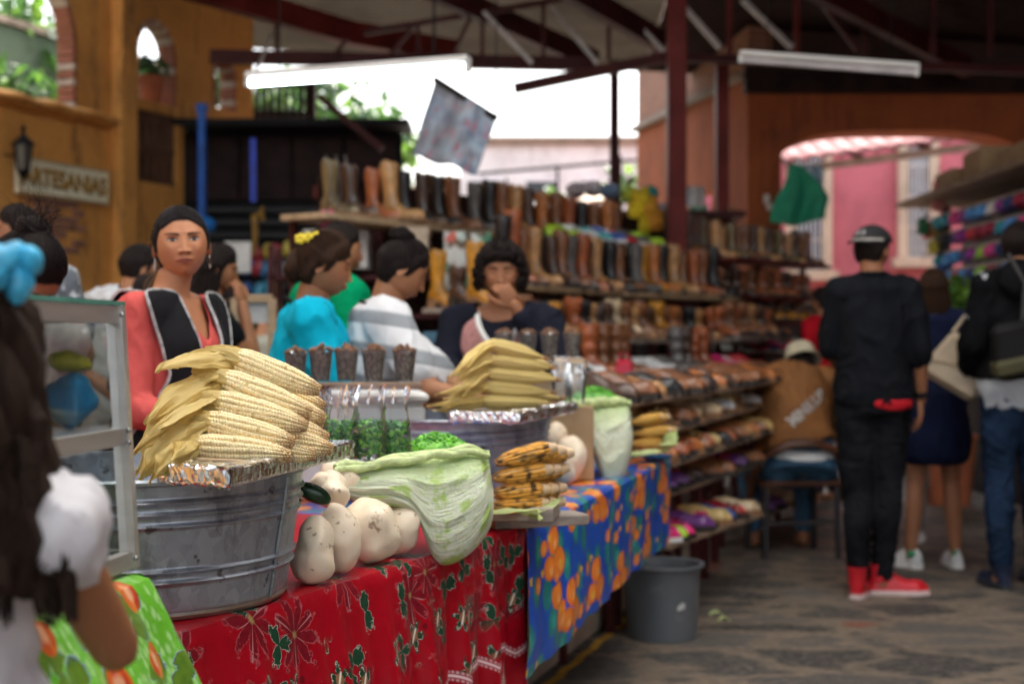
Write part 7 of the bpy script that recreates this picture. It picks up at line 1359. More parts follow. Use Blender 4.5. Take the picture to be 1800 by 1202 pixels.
for v in me.vertices:
    p_ = Matrix.Rotation(R(-38), 3, 'Y') @ Vector((v.co.x * .95, 0, v.co.y)); q_ = bj.ray_cast(Vector((.05 + p_.x, -.6, .90 + p_.z)), Vector((0, 1, -.12)))
    v.co = (q_[0] + Vector((0, -.006, .004))) if q_[0] else Vector((.03 + p_.x, .10, .84 + p_.z))
me.materials.append(MT['white_paint']); o = bpy.data.objects.new('back_lettering', me); COL.objects.link(o); o.parent = jo
ch = thing('chair', 'dark wooden chair with a curved brown back rail under the sitting man', 'chair', ST, R(6)); dw = M('dark_varnished_wood', (.10, .035, .015), .45, var=.3, scale=4)
MB().box((0, .12, .415), (.46, .44, .03), bev=.012).build('seat', dw, ch, smooth='auto')
for x_, y_ in ((-.20, -.07), (.20, -.07), (-.19, .30), (.19, .30)): MB().bar((x_ * 1.05, y_ * 1.1, 0), (x_, y_, .40), .028).build('leg', M('black_metal_leg', (.015, .012, .012), .5) if x_ < 0 and y_ < 0 else bpy.data.materials['black_metal_leg'], ch, smooth=False)
m = MB(); m.tube([(-.25, .10, .30), (-.26, -.02, .46), (-.22, -.12, .58), (-.10, -.17, .645), (.04, -.18, .65), (.16, -.16, .61), (.25, -.08, .50), (.27, .06, .32)], .022, 10, sq=1.4); m.build('back_rail', dw, ch); MB().bar((-.2, -.08, .2), (.2, -.08, .2), .02).build('stretcher', bpy.data.materials['black_metal_leg'], ch)
m = MB(); m.lathe([(.0, .09), (.07, .088), (.085, .07), (.092, .0), (.115, -.02), (.117, -.016), (.09, .01)], 30); o = m.build('sun_hat', M('cream_hat_cloth', (.50, .45, .32), .85), st_, solid=.003); o.location = sJ['head'] + Vector((0, .0, .055)); o.rotation_euler = (R(-35), 0, 0)
# ================================================================ shoes and boots: one of each kind, then copies
def boot_meshes(h, L=.27, pointy=.8, heel=.035, flare=1.0, scallop=.02, slouch=0, wd=.082):
    u, s_ = shoe_rings(L, 0, wd, pointy, heel, .075); n = 22; rs = []
    for k_ in range(15):
        t_ = k_ / 14; z = .045 + heel + (h - .045 - heel) * t_; a = lerp(.043, .056 * flare, sst(.25, 1, t_)) if t_ > .25 else lerp(.056, .047, t_ / .25); b = lerp(.036, .052 * flare, sst(.2, 1, t_)); cx = lerp(.066, .058, sst(0, .5, t_)); w_ = slouch * math.sin(t_ * 19) * .006
        rs.append([(cx + (a + w_) * math.cos(q), (b + w_) * math.sin(q), z + (scallop * (math.cos(2 * q) * -1 + .2) * sst(.75, 1, t_))) for q in [2 * math.pi * e / n for e in range(n)]])
    for k_ in range(4): t_ = k_ / 3; rs.append([(.058 + (a * .93) * math.cos(q), b * .93 * math.sin(q), h - .06 * t_ + scallop * (math.cos(2 * q) * -1 + .2)) for q in [2 * math.pi * e / n for e in range(n)]])
    u.rings(rs); return u, s_
def sandal_meshes():
    u = MB(); s_ = shoe_rings(.24, 0, .085, .1, .012)[1]; u.ell((.12, 0, .030), (.11, .034, .006), nu=16, nv=6)
    for x0, w_ in ((.055, .016), (.15, .018), (.18, .014)): u.tube([(x0, .042 * math.cos(a), .026 + .045 * math.sin(a)) for a in [x * math.pi / 10 for x in range(11)]], w_ * .45, 6)
    return u, s_
KIND = {}
for nm, (u, s_) in dict(boot=boot_meshes(.34), tallboot=boot_meshes(.46, .25, .5, .04, 1.1, .0), shortboot=boot_meshes(.22, .27, .8, .035, 1.0, .015), slouchboot=boot_meshes(.30, .25, .3, .02, 1.05, 0, 1), flat=shoe_rings(.25, 0, .082, .45, .012, .055), loafer=shoe_rings(.27, 0, .088, .2, .012, .07), sneaker=shoe_rings(.27, 0, .095, .0, .006, .085), sandal=sandal_meshes(), heelshoe=shoe_rings(.23, 0, .076, .8, .05, .055)).items():
    KIND[nm] = (u.mesh(nm + '_upper', MT['skin']), s_.mesh(nm + '_sole', MT['skin'], False))
def leather(nm, c, rough=.30): return M(nm, c, rough, var=.5, scale=12, bmp=.3, spec=.6)
LC = dict(brown=leather('brown_leather', (.20, .078, .032)), tan=leather('tan_leather', (.44, .23, .09)), chestnut=leather('chestnut_leather', (.32, .085, .028)), black=leather('black_leather', (.012, .011, .012)), grey=leather('grey_leather', (.10, .09, .085)), olive=leather('olive_brown_leather', (.16, .11, .045)), mustard=leather('mustard_leather', (.46, .20, .02)), cream=leather('cream_leather', (.48, .36, .22)), darkbrown=leather('dark_brown_leather', (.07, .033, .02)), orange=leather('orange_brown_leather', (.42, .14, .035)), white=leather('white_canvas', (.62, .62, .62)), red=leather('red_leather_shoe', (.42, .02, .03)), pink=leather('hot_pink_fabric', (.62, .02, .16)), teal=leather('teal_fabric', (.02, .28, .30)), lime=leather('lime_fabric', (.35, .55, .03)), blue=leather('blue_fabric', (.03, .08, .30)), gold=leather('gold_leather', (.55, .40, .16), .25), purple=leather('purple_fabric', (.15, .04, .20)))
CN = dict(brown='brown', tan='tan', chestnut='chestnut', black='black', grey='grey', olive='olive brown', mustard='mustard yellow', cream='cream', darkbrown='dark brown', orange='orange brown', white='white', red='red', pink='hot pink', teal='teal', lime='lime green', blue='blue', gold='gold', purple='purple')
SOLE = dict(d=M('dark_sole', (.02, .015, .012), .6), w=M('white_sole', (.6, .6, .58), .6), t=M('tan_sole', (.22, .11, .05), .6))
KN = dict(boot='cowboy boot', tallboot='tall boot', shortboot='ankle boot', slouchboot='slouch boot', flat='flat shoe', loafer='loafer', sneaker='sneaker', sandal='sandal', heelshoe='heeled shoe')
ORD = ['first', 'second', 'third', 'fourth', 'fifth', 'sixth', 'seventh', 'eighth', 'ninth', 'tenth', '11th', '12th', '13th', '14th', '15th', '16th', '17th', '18th', '19th', '20th'] + [str(i) + 'th' for i in range(21, 60)]
def put_shoe(kind, col, loc, rz, label, group, sole='d', s=1.0, tilt=0):
    t_ = thing('boot' if 'boot' in kind else ('sandal' if kind == 'sandal' else ('sneaker' if kind == 'sneaker' else 'shoe')), label, 'boot' if 'boot' in kind else ('sneaker' if kind == 'sneaker' else 'shoe'), loc, rz, group); t_.scale = (s, s, s); t_.rotation_euler = (0, tilt, rz)
    for nm, me, mt_ in (('upper', KIND[kind][0], LC[col]), ('sole', KIND[kind][1], SOLE[sole])):
        o = bpy.data.objects.new(nm, me); COL.objects.link(o); o.parent = t_; o.material_slots[0].link = 'OBJECT'; o.material_slots[0].material = mt_
    return t_
def shelf(a, b, depth, label, th=.03, mat=None, group='plank shelves of the shoe stall', posts=True, back=None):
    d = (b - a); d.z = 0; L = d.length; d.normalize(); t_ = thing('shoe_shelf', label, 'shelf', a, math.atan2(d.y, d.x), group)
    MB().box((L / 2, depth / 2, -th / 2 - .002), (L, depth, th), bev=.003).build('plank', mat or MT['greywood'], t_, smooth='auto')
    if posts:
        for q in (.02, .5, .98): MB().bar((L * q, depth - .03, -a.z), (L * q, depth - .03, -th), .035).build('post', MT['steel'], t_, smooth=False)
    return d
def row(a, b, depth, lab, rowname, items, spacing, toe=R(-30), inset=.12, seed=0, jit=.020, tilt=0, group=None, th=.03, sc_=1.0, posts=True, mat=None, skip=()):
    """items: list of (kind, colour, sole); shoes stand side by side along the shelf edge"""
    rnd = random.Random(seed); d = shelf(a, b, depth, lab, th, mat, posts=posts); L = (b - a).length; n = int(L / spacing); nb = Vector((-d.y, d.x, 0)); cnt = {}
    for i in range(n):
        kd, cl, so = items[i % len(items)] if len(items) > 12 else rnd.choice(items)
        if i in skip: continue
        p = a + d * (spacing * (i + .5)) + nb * inset + Vector((rnd.uniform(-jit, jit), rnd.uniform(-jit, jit), .001)); tx = Vector((math.cos(toe), math.sin(toe), 0)); p -= tx * .12
        put_shoe(kd, cl, p, toe + rnd.uniform(-.25, .22), '%s %s, %s from the left on the %s' % (CN[cl], KN[kd], ORD[i], rowname), group or ('footwear on the ' + rowname), so, sc_ * rnd.uniform(.90, 1.08), tilt + (rnd.uniform(-.05, .07) if 'boot' in kd else 0))
    return n
B = lambda *c: [('boot', x, 't' if x in ('tan', 'cream', 'orange', 'chestnut') else 'd') for x in c]
row(P(572, 372, 8.1), P(1139, 442, 11.5), .34, 'highest long plank shelf of the boot stall, edge worn pale', 'highest boot shelf', [('boot', c, 't') for c in ('grey', 'olive', 'darkbrown', 'chestnut', 'tan', 'black', 'darkbrown', 'black', 'brown', 'grey', 'black', 'brown', 'tan', 'darkbrown', 'orange', 'brown', 'chestnut', 'black', 'brown', 'orange', 'brown', 'darkbrown', 'tan', 'brown', 'brown', 'black')], .185, seed=1, skip=(0,), th=.035, mat=MT['lightwood'])
row(P(915, 498, 8.5), P(1099, 511, 9.9), .34, 'middle boot shelf plank, left section beside the curly haired woman', 'left middle boot shelf', [('tallboot', 'black', 'd'), ('tallboot', 'chestnut', 'd')] + B('brown', 'tan', 'black', 'darkbrown', 'brown', 'grey', 'chestnut', 'darkbrown', 'tan', 'brown', 'brown'), .140, seed=2, th=.035, mat=MT['lightwood'])
row(P(1101, 512, 9.92), P(1300, 521, 11.0), .34, 'middle boot shelf plank, right section behind the thick red post', 'right middle boot shelf', B('black', 'brown', 'grey', 'mustard', 'orange', 'black', 'tan', 'brown', 'chestnut', 'brown', 'black', 'brown', 'tan'), .125, seed=3, th=.035, mat=MT['lightwood'])
row(P(742, 541, 8.2), P(868, 545, 7.9), .3, 'short plank shelf between the striped shirt and the curly hair', 'short shelf behind the women', [('boot', 'mustard', 't'), ('shortboot', 'black', 'd'), ('shortboot', 'darkbrown', 'd'), ('flat', 'brown', 'd')], .15, seed=14)
row(P(1000, 420, 10.0), P(1165, 438, 11.0), .3, 'small upper plank carrying bright trainers beside the red post', 'small trainer plank', [('sneaker', 'lime', 'w'), ('sneaker', 'white', 'w'), ('sneaker', 'teal', 'w'), ('sneaker', 'blue', 'w'), ('sneaker', 'red', 'd'), ('sneaker', 'grey', 'w')] * 3, .17, seed=4, toe=R(-5), sc_=1.1)
row(P(930, 594, 8.0), P(1335, 596, 10.7), .34, 'third boot shelf plank just under the middle boots', 'third boot shelf', [('shortboot', c, 't') for c in ('orange', 'brown', 'darkbrown', 'black', 'mustard', 'brown', 'chestnut', 'black', 'tan', 'grey', 'darkbrown', 'cream', 'brown', 'tan', 'brown', 'darkbrown', 'mustard', 'brown', 'orange', 'brown', 'black', 'tan', 'brown', 'chestnut')], .115, seed=5)
row(P(1005, 668, 7.6), P(1345, 650, 9.9), .34, 'fourth plank of the shoe stall with brown boots and white trainers', 'fourth shelf', [('sneaker', 'white', 'w'), ('sneaker', 'black', 'w'), ('sneaker', 'white', 'd'), ('slouchboot', 'chestnut', 'd'), ('slouchboot', 'brown', 'd'), ('slouchboot', 'brown', 'd'), ('slouchboot', 'brown', 'd'), ('sneaker', 'white', 'w'), ('sneaker', 'white', 'd'), ('sneaker', 'grey', 'w'), ('sneaker', 'black', 'w'), ('slouchboot', 'grey', 'd'), ('slouchboot', 'darkbrown', 'd'), ('slouchboot', 'chestnut', 'd'), ('slouchboot', 'chestnut', 'd'), ('sneaker', 'pink', 'w'), ('sneaker', 'white', 'w'), ('sneaker', 'red', 'w'), ('sneaker', 'white', 'd'), ('sneaker', 'blue', 'w'), ('sneaker', 'gold', 'w')], .145, seed=6)
FLT = [('flat', 'brown', 'd'), ('flat', 'chestnut', 'd'), ('loafer', 'darkbrown', 'd'), ('flat', 'orange', 't'), ('loafer', 'brown', 'd'), ('flat', 'black', 'd'), ('flat', 'tan', 't')]
row(P(1100, 708, 5.15), P(1398, 664, 8.7), .30, 'plank of brown flats starting just above the farthest corn stack', 'plank of brown flats', FLT, .088, R(-22), seed=7, th=.018, mat=MT['wood'])
row(P(1188, 752, 5.85), P(1400, 695, 9.3), .30, 'plank of sandals and pale shoes below the brown flats', 'plank of pale sandals', [('sandal', 'cream', 't'), ('sandal', 'gold', 't'), ('flat', 'white', 't'), ('flat', 'brown', 'd'), ('sandal', 'brown', 'd'), ('flat', 'cream', 't'), ('sandal', 'black', 'd')], .088, R(-22), seed=8, th=.018, mat=MT['wood'])
row(P(1180, 814, 5.72), P(1400, 740, 8.6), .30, 'plank of gold and tan shoes level with the chair back', 'plank of gold and tan shoes', [('flat', 'gold', 't'), ('loafer', 'black', 'd'), ('flat', 'orange', 't'), ('sandal', 'gold', 't'), ('flat', 'chestnut', 'd'), ('loafer', 'brown', 'd')], .088, R(-22), seed=9, th=.018, mat=MT['wood'])
row(P(1172, 868, 6.0), P(1345, 815, 7.7), .30, 'low plank of black and coloured shoes near the floor', 'low plank of black shoes', [('loafer', 'black', 'd'), ('flat', 'darkbrown', 'd'), ('sandal', 'red', 'd'), ('flat', 'purple', 'd'), ('loafer', 'brown', 'd')], .088, R(-22), seed=10, th=.018, mat=MT['wood'])
row(P(1176, 958, 5.95), P(1345, 900, 7.1), .34, 'lowest plank with neon trainers right of the blue cloth', 'lowest plank', [('sneaker', 'pink', 'w'), ('sneaker', 'lime', 'd'), ('sneaker', 'pink', 'd'), ('sandal', 'red', 'd'), ('flat', 'purple', 'd'), ('flat', 'brown', 'd'), ('sandal', 'pink', 'd'), ('flat', 'gold', 't'), ('flat', 'blue', 'd'), ('sandal', 'brown', 'd'), ('flat', 'red', 'd'), ('flat', 'cream', 't'), ('flat', 'black', 'd')], .10, R(-16), seed=11, th=.02, mat=MT['wood'])
row(P(1345, 905, 8.2), P(1440, 880, 9.4), .3, 'low plank of pink shoes behind the chair legs', 'low plank behind the chair', [('flat', 'pink', 'd'), ('sandal', 'pink', 'd'), ('flat', 'purple', 'd'), ('flat', 'cream', 't')], .088, R(-22), seed=12, th=.018, mat=MT['wood'])
row(P(1203, 442, 11.4), P(1300, 462, 12.6), .3, 'upper plank of brown boots between the two red posts', 'plank between the red posts', B('brown', 'tan', 'chestnut', 'brown', 'darkbrown', 'olive'), .12, seed=30, mat=MT['steel_red'])
row(P(1300, 590, 10.2), P(1400, 592, 11.6), .3, 'short plank of brown boots before the far rack', 'short plank before the far rack', [('shortboot', 'chestnut', 'd'), ('shortboot', 'brown', 'd'), ('shortboot', 'darkbrown', 'd'), ('shortboot', 'tan', 't')], .12, seed=31)
# far rack right of the terracotta pier
for k_, (y0, y1, nm, it) in enumerate([(452, 462, 'top plank of the far rack', B('brown', 'tan', 'darkbrown', 'olive')), (517, 524, 'second plank of the far rack', [('shortboot', 'brown', 'd'), ('shortboot', 'darkbrown', 'd'), ('shortboot', 'chestnut', 'd')]), (562, 566, 'third plank of the far rack', [('shortboot', 'brown', 'd'), ('loafer', 'brown', 'd'), ('loafer', 'mustard', 'd')]), (620, 618, 'trainer plank of the far rack', [('sneaker', 'white', 'w'), ('sneaker', 'pink', 'w'), ('sneaker', 'white', 'd'), ('sneaker', 'red', 'w'), ('sneaker', 'grey', 'w'), ('sneaker', 'blue', 'w')])]):
    row(P(1292, y0, 11.2), P(1462, y1, 12.4), .3, ('highest', 'second highest', 'third', 'lowest')[k_] + ' dark plank of the far rack beside the terracotta pier', nm, it, .11 if k_ < 3 else .10, R(-20), seed=20 + k_, mat=MT['steel_red'], sc_=.8 if k_ in (0,) else .9)
# dark backing boards of the stall
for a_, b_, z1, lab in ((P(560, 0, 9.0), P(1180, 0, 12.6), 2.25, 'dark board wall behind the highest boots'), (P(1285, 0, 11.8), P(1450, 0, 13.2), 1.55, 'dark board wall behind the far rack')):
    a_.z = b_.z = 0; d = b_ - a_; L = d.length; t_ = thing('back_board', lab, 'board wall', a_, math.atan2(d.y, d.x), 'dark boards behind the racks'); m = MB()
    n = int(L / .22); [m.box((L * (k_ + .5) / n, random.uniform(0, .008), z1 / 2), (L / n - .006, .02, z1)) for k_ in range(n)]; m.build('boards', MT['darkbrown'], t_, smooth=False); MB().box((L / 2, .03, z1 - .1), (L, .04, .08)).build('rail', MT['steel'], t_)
# hanging and standing goods
def capm(m, s=1.0): m.ell((0, 0, 0), (.095 * s, .095 * s, .075 * s), nu=18, nv=10); m.grid(lambda u, v: ((u - .5) * .15 * s, -.08 * s - .07 * s * v * (1 - (2 * u - 1) ** 2 * .6), -.02 * s - .02 * s * v), 8, 3)
def goods(name, label, cat, c, build, rz=0, group=None, mats=None):
    m = MB(); build(m); o = m.build(name, mats, smooth='auto'); o.location = c; o.rotation_euler = (0, 0, rz); return tag(o, label, cat, group)
goods('red_bag', 'small red bag hanging in front of the brown slouch boots', 'bag', P(1097, 668, 7.2), lambda m: (m.box((0, 0, .05), (.10, .05, .11), bev=.015, taper=.8), m.tube([(-.03, 0, .10), (-.02, 0, .135), (.02, 0, .135), (.03, 0, .10)], .004, 6)), mats=LC['red']); COL.objects[-1].data.materials[0] = M('cherry_red_plastic', (.50, .01, .04), .35)
cb = M('cardboard_brown', (.30, .20, .11), .85); whb = M('white_card', (.55, .55, .53), .7); pkb = M('pink_card', (.60, .10, .25), .6)
def boxthing(label, px0, px1, y0, y1, Y, mat, name='shoe_box', dep=.3, cat='box', rest=None, grp=None):
    a, b = P(px0, y1, Y), P(px1, y0, Y); w_, h_ = b.x - a.x, b.z - a.z; t_ = thing(name, label, cat, ((a.x + b.x) / 2, Y + dep / 2, a.z), 0, grp); MB().box((0, 0, h_ / 2), (w_, dep, h_), bev=.004).build('carton', mat, t_, smooth='auto'); MB().box((0, 0, h_ - .02), (w_ + .012, dep + .012, .05), bev=.004).build('lid', mat, t_, smooth='auto')
st_ = thing('storage_rack', 'dark metal rack holding boxes behind the seated customers', 'rack', (P(690, 0, 8.9).x, 9.0, 0)); m = MB()
for x_ in (-.75, .75):
    for y_ in (-.15, .15): MB().box((x_, y_, .9), (.04, .04, 1.8)).build('upright', MT['steel'], st_, smooth=False)
for z_ in (.45, .95, 1.36, 1.60): MB().box((0, 0, z_), (1.5, .34, .03)).build('rack_shelf', MT['steel'], st_, smooth=False)
boxthing('large white carton behind the turquoise blouse woman', 535, 645, 405, 472, 8.72, whb); boxthing('pink shoe box at the left end of the highest boot shelf', 565, 600, 372, 405, 8.4, pkb); boxthing('beige carton behind the top bun of the striped woman', 692, 752, 400, 470, 8.75, M('beige_card', (.50, .38, .28), .8)); boxthing('white carton low on the storage rack', 760, 800, 470, 500, 8.75, whb)
boxthing('blue carton below the short shelf behind the women', 745, 800, 585, 620, 7.8, M('blue_card', (.06, .16, .24), .7)); boxthing('pale grey carton beside the blue one', 803, 835, 575, 620, 7.9, whb)
m_, b_, tt = newmat('print_cloth_red_green'); uv = coord('Object'); vo = tt.nodes.new('ShaderNodeTexVoronoi'); vo.inputs['Scale'].default_value = 16; tt.links.new(uv, vo.inputs['Vector']); sp_ = S.nt.nodes.new('ShaderNodeSeparateColor'); tt.links.new(vo.outputs['Color'], sp_.inputs[0]); c_ = mixc(less(S(sp_.outputs[0]), .3, .02), (.55, .55, .52), (.10, .28, .18)); c_ = mixc(less(.82, S(sp_.outputs[1]), .02), c_, (.50, .10, .07)); c_ = mixc(less(.8, S(sp_.outputs[2]), .02), c_, (.14, .10, .07)); tt.links.new(c_, b_.inputs['Base Color'])
goods('print_cloth', 'pale cloth with red and green print hanging behind the mustard boot', 'cloth', P(822, 515, 8.55), lambda m: m.grid(lambda u, v: ((u - .5) * .28, .02 * math.sin(u * 14), v * .37), 30, 6), mats=m_); COL.objects[-1].modifiers.new('t', 'SOLIDIFY').thickness = .004
for i, px_ in enumerate((572, 590, 606)): goods('hanging_bag', ['clear wrapped belt leftmost beside the boots', 'clear wrapped belt in the middle beside the boots', 'clear wrapped belt nearest the grey boot'][i], 'belt', P(px_, 375, 8.3), lambda m: m.tube([(0, 0, 0), (.03, 0, .1), (.02, .02, .22), (0, 0, .34)], [.012, .02, .016, .008], 8, sq=.4), group='wrapped belts hanging at the stall corner', mats=LC['grey'])
wf = thing('easel', 'light wooden easel like stand with a white panel behind the vendor', 'easel', P(442, 655, 6.3)); m = MB(); a_, b_ = (P(412, 525, 6.3) - P(442, 655, 6.3)), (P(478, 525, 6.3) - P(442, 655, 6.3))
for x_ in (a_.x, b_.x): m.bar((x_ * 1.05, 0, -P(442, 655, 6.3).z), (x_, .02, .33), .035)
m.bar((a_.x, .02, .33), (b_.x, .02, .33), .035); m.bar((a_.x, .01, .05), (b_.x, .01, .05), .03); m.build('frame', MT['lightwood'], wf, smooth=False); MB().box(((a_.x + b_.x) / 2, .03, .27), (b_.x - a_.x - .04, .01, .10)).build('panel', whb, wf); MB().box((a_.x - .07, .10, -.3), (.06, .3, 1.25)).build('side_board', MT['wood'], wf, smooth=False)
goods('white_sign', 'small white card hanging in the dark stall above the wooden frame', 'sign', P(418, 478, 11.5), lambda m: m.box((0, 0, .12), (.21, .015, .25)), mats=M('white_card_bright', (.75, .78, .76), .6))
random.seed(12)
for i in range(16):
    px_, py_ = 432 + (i % 6) * 19 + random.uniform(-5, 5), 440 + (i // 6) * 34 + random.uniform(-6, 6); cl = random.choice([(.02, .10, .35), (.02, .18, .40), (.03, .28, .45), (.35, .03, .05), (.45, .38, .05), (.30, .35, .38)])
    goods('snack_packet', ['blue', 'pale', 'shiny', 'crumpled'][i % 4] + ' packet, %s in the %s row of the dark stall rack' % (ORD[i % 6], ['top', 'middle', 'bottom'][i // 6]), 'packet', P(px_, py_, 12.0), lambda m: m.ell((0, 0, 0), (.055, .025, .075), (0, random.uniform(-.4, .4), 0), 12, 8), group='colourful packets hanging in the dark stall', mats=M('packet_foil', cl, .3, var=.6, scale=20))
goods('blue_strap', 'bright blue strap hanging from the roof of the dark stall', 'strap', P(445, 350, 12.3), lambda m: m.box((0, 0, .25), (.05, .012, .55)), mats=M('ultramarine_webbing', (.01, .05, .50), .5)); goods('brass_tool', 'ochre yellow hook shaped tool hanging in the dark stall', 'tool', P(447, 448, 11.8), lambda m: m.tube([(0, 0, 0), (.01, 0, .2), (0, 0, .32), (.06, 0, .38), (.07, 0, .28)], [.02, .025, .03, .035, .02], 8), mats=M('ochre_metal', (.30, .17, .03), .4)); goods('baseball_cap', 'bright blue cap hanging on the blue pole beside the vendor head', 'cap', P(362, 396, 12.52), lambda m: capm(m, 1.0), mats=M('bright_blue_cloth', (.01, .16, .50), .6))
# round caps and balls on the far counter
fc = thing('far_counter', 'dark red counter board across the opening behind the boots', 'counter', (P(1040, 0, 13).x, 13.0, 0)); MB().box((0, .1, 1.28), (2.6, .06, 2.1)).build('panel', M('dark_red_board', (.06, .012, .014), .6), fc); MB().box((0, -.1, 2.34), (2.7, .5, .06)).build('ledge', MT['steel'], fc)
for i, (px_, py_, cl, nm) in enumerate([(1012, 335, (.42, .38, .42), 'grey'), (1043, 332, (.50, .48, .52), 'white'), (1072, 337, (.12, .20, .34), 'blue'), (1110, 343, (.40, .50, .04), 'lime'), (1140, 340, (.02, .30, .30), 'teal'), (1048, 375, (.14, .10, .20), 'purple'), (1078, 375, (.34, .32, .14), 'khaki'), (1168, 372, (.20, .24, .32), 'steel blue')]):
    goods('baseball_cap', nm + ' cap hung on the dark red board above the boots', 'cap', P(px_, py_, 12.8), capm, rz=random.uniform(-.4, .4), group='caps hung on the dark red board', mats=M(nm.replace(' ', '_') + '_cap', cl, .7, var=.3, scale=12))
for i, (px_, py_, cl, nm) in enumerate([(1128, 352, (.62, .48, .02), 'topmost yellow'), (1142, 368, (.60, .30, .03), 'orange'), (1120, 372, (.66, .52, .02), 'left yellow'), (1152, 392, (.60, .26, .03), 'lower orange'), (1130, 398, (.62, .46, .02), 'lowest yellow')]):
    goods('plush_toy', nm + ' round plush toy in the bunch left of the red post', 'toy', P(px_, py_, 12.2), lambda m: (m.ell((0, 0, 0), (.085, .07, .085), nu=14, nv=10), m.ell((.03, 0, .08), (.04, .04, .04), nu=10, nv=8), m.ell((-.06, 0, .05), (.03, .03, .04), nu=10, nv=8)), group='bunch of yellow and orange plush toys', mats=M('plush_' + str(i), cl, .9))
for i, (px_, py_, cl, w_, h_, nm) in enumerate([(1222, 345, (.55, .62, .66), .16, .20, 'white'), (1235, 385, (.03, .04, .12), .12, .14, 'navy'), (1228, 372, (.20, .50, .38), .16, .16, 'mint green'), (1262, 372, (.66, .26, .02), .09, .46, 'long orange'), (1222, 408, (.60, .03, .03), .16, .14, 'red'), (1300, 335, (.12, .42, .28), .14, .26, 'green'), (1292, 368, (.55, .62, .60), .10, .14, 'pale'), (1215, 400, (.62, .25, .04), .10, .10, 'small orange')]):
    goods('hanging_cloth', nm + ' cloth item hanging between the two red posts', 'cloth', P(px_, py_, 14.5 + .1 * i), lambda m: m.grid(lambda u, v: ((u - .5) * w_ * (1 + .2 * math.sin(v * 3)), .04 * math.sin(u * 9), (v - .5) * h_), 14, 10), group='cloth goods hanging between the red posts', mats=M('cloth_' + nm.replace(' ', '_'), cl, .8)); COL.objects[-1].modifiers.new('t', 'SOLIDIFY').thickness = .01
c0 = P(1392, 290, 13.3)
goods('green_cloth', 'green cloth hanging from the corner of the arched gateway', 'cloth', c0, lambda m: m.grid(lambda u, v: ((u - .32) * .42 * (.25 + .95 * min(1, v * 1.6)) + .03 * math.sin(v * 5), .07 * math.sin(u * 11 + v * 2) * v, -v * .58 * (1 - .22 * abs(u - .35))), 28, 20), mats=M('emerald_cloth', (.02, .30, .17), .7, var=.25, scale=4)); COL.objects[-1].modifiers.new('t', 'SOLIDIFY').thickness = .006
goods('pale_cloth', 'pale blue and white cloth hanging beside the green one', 'cloth', P(1428, 290, 13.6), lambda m: m.grid(lambda u, v: ((u - .5) * .20, .04 * math.sin(u * 12), -v * .50), 16, 10), mats=M('pale_blue_cloth', (.42, .52, .62), .8)); COL.objects[-1].modifiers.new('t', 'SOLIDIFY').thickness = .006
# ---------------------------------------------------------------- cap stall on the right
XR = 3.62; RS = thing('cap_stall', 'stall frame with rows of hanging caps under a wooden canopy', 'stall', (XR + .3, 11, 0)); ry = lambda Y, z: (0, Y - 11, z)
MB().box((.25, .3, 2.50), (1.0, 4.6, .05), bev=.01).build('canopy_board', MT['wood'], RS, smooth='auto'); [MB().box((.2, y_, 1.25), (.07, .07, 2.5)).build('upright', MT['steel'], RS, smooth=False) for y_ in (-1.9, .3, 2.5)]; MB().box((.40, .3, 1.5), (.03, 4.6, 2.0)).build('back_panel', MT['black'], RS, smooth=False); MB().box((.05, .3, .45), (.5, 4.5, .9), bev=.01).build('counter', MT['darkbrown'], RS, smooth='auto')
for z_ in (2.35, 2.18, 2.01, 1.84, 1.67, 1.50, 1.33): MB().bar((.0, -2, z_), (.0, 2.6, z_), .02).build('hanging_rail', MT['greysteel'], RS, smooth=False)
capmesh = MB(); capm(capmesh, .78); capme = capmesh.mesh('cap', MT['skin']); CC = [('maroon', (.20, .01, .03)), ('violet', (.10, .04, .22)), ('navy', (.015, .03, .12)), ('white', (.55, .55, .6)), ('pink', (.55, .05, .20)), ('sky blue', (.06, .22, .50)), ('black', (.012, .012, .014)), ('red', (.42, .015, .02)), ('lime', (.22, .42, .04)), ('grey', (.22, .23, .26)), ('purple', (.18, .02, .18)), ('teal', (.02, .20, .26))]
CM = {n_: M(n_.replace(' ', '_') + '_cap_cloth', tuple(min(.8, q * 1.6) for q in c_), .55, var=.3, scale=12) for n_, c_ in CC}; rnd = random.Random(5)
for r_, z_ in enumerate((2.28, 2.11, 1.94, 1.77, 1.60, 1.43, 1.26)):
    for k_ in range(17):
        y_ = 9.15 + k_ * .235 + rnd.uniform(-.02, .02); n_ = rnd.choice(CC)[0]; o = bpy.data.objects.new('baseball_cap', capme); COL.objects.link(o); o.location = (XR + .27 + rnd.uniform(-.02, .02), y_, z_); o.rotation_euler = (R(15), 0, R(-90) + rnd.uniform(-.3, .3)); o.material_slots[0].link = 'OBJECT'; o.material_slots[0].material = CM[n_]
        tag(o, '%s cap, %s from the near end in the %s row of the right stall' % (n_, ORD[k_], ['top', 'second', 'third', 'fourth', 'fifth', 'sixth', 'bottom'][r_]), 'cap', 'caps hanging in rows at the right stall')
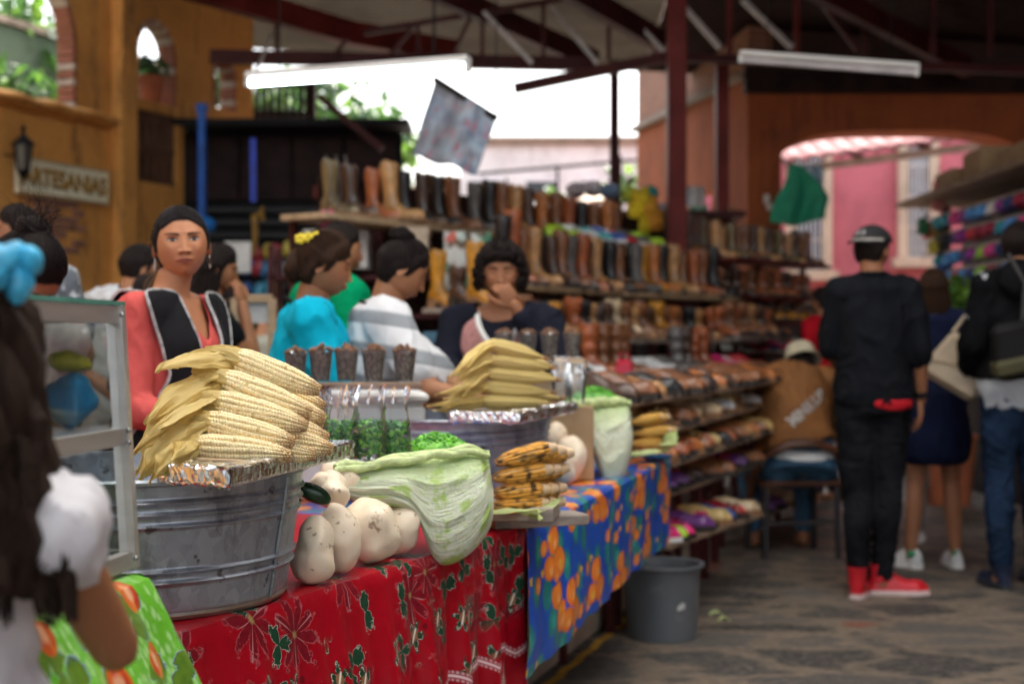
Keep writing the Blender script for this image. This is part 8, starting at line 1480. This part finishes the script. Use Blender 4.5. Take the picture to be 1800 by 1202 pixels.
for i, (Y_, w_, h_) in enumerate(((9.9, .9, .24), (10.9, .8, .17), (11.8, .6, .26), (12.6, .6, .18))):
    t_ = thing('carton', ['nearest brown carton on the canopy of the cap stall', 'second low brown carton on the canopy of the cap stall', 'third carton, the tallest one on the cap stall canopy', 'farthest flat carton on the cap stall canopy'][i], 'box', (XR + .45, Y_, 2.527), rnd.uniform(-.1, .1), 'cartons on the canopy of the cap stall'); MB().box((0, 0, h_ / 2), (.5, w_, h_), bev=.006).build('carton', cb, t_, smooth='auto'); MB().box((0, 0, h_ + .002), (.06, w_, .003)).build('tape', M('brown_tape', (.22, .13, .06), .3), t_)
for i, (px_, py_, cl, w_, h_, nm) in enumerate([(1632, 405, (.45, .03, .03), .10, .16, 'red'), (1622, 398, (.02, .14, .05), .10, .16, 'dark green'), (1655, 420, (.22, .17, .07), .14, .30, 'khaki'), (1660, 465, (.03, .12, .36), .16, .20, 'royal blue'), (1650, 345, (.55, .20, .20), .12, .28, 'salmon pink'), (1640, 435, (.50, .40, .05), .10, .12, 'yellow')]):
    goods('hanging_bag', nm + ' bag hanging at the far end of the cap stall', 'bag', P(px_, py_, 13.2 - .1 * i), lambda m: (m.box((0, 0, 0), (w_, .07, h_), bev=.02, taper=.85), m.tube([(-w_ * .3, 0, h_ / 2), (0, 0, h_ / 2 + .14), (w_ * .3, 0, h_ / 2)], .006, 6)), group='bags hanging at the far end of the cap stall', mats=M('bag_' + nm.replace(' ', '_'), cl, .6))
q = P(1668, 540, 10.5); t_ = thing('potted_plant', 'bright light green bushy plant behind the woman in navy', 'plant', (q.x, q.y, 0)); m = MB(); [leaves(m, (0, 0, q.z + z_), (.20, .2, .14), 160, .09, (2, 2, 0), long_=1.5) for z_ in (0, .12, -.12)]; m.build('foliage', lm, t_, smooth=False); MB().lathe([(0, 0), (.15, 0), (.2, .5), (.22, .5), (.2, .52), (0, .48)], 24).build('pot', MT['terracotta_pot'], t_); MB().tube([(0, 0, .45), (.02, 0, q.z - .1)], .02, 6).build('stem', MT['bark'], t_)
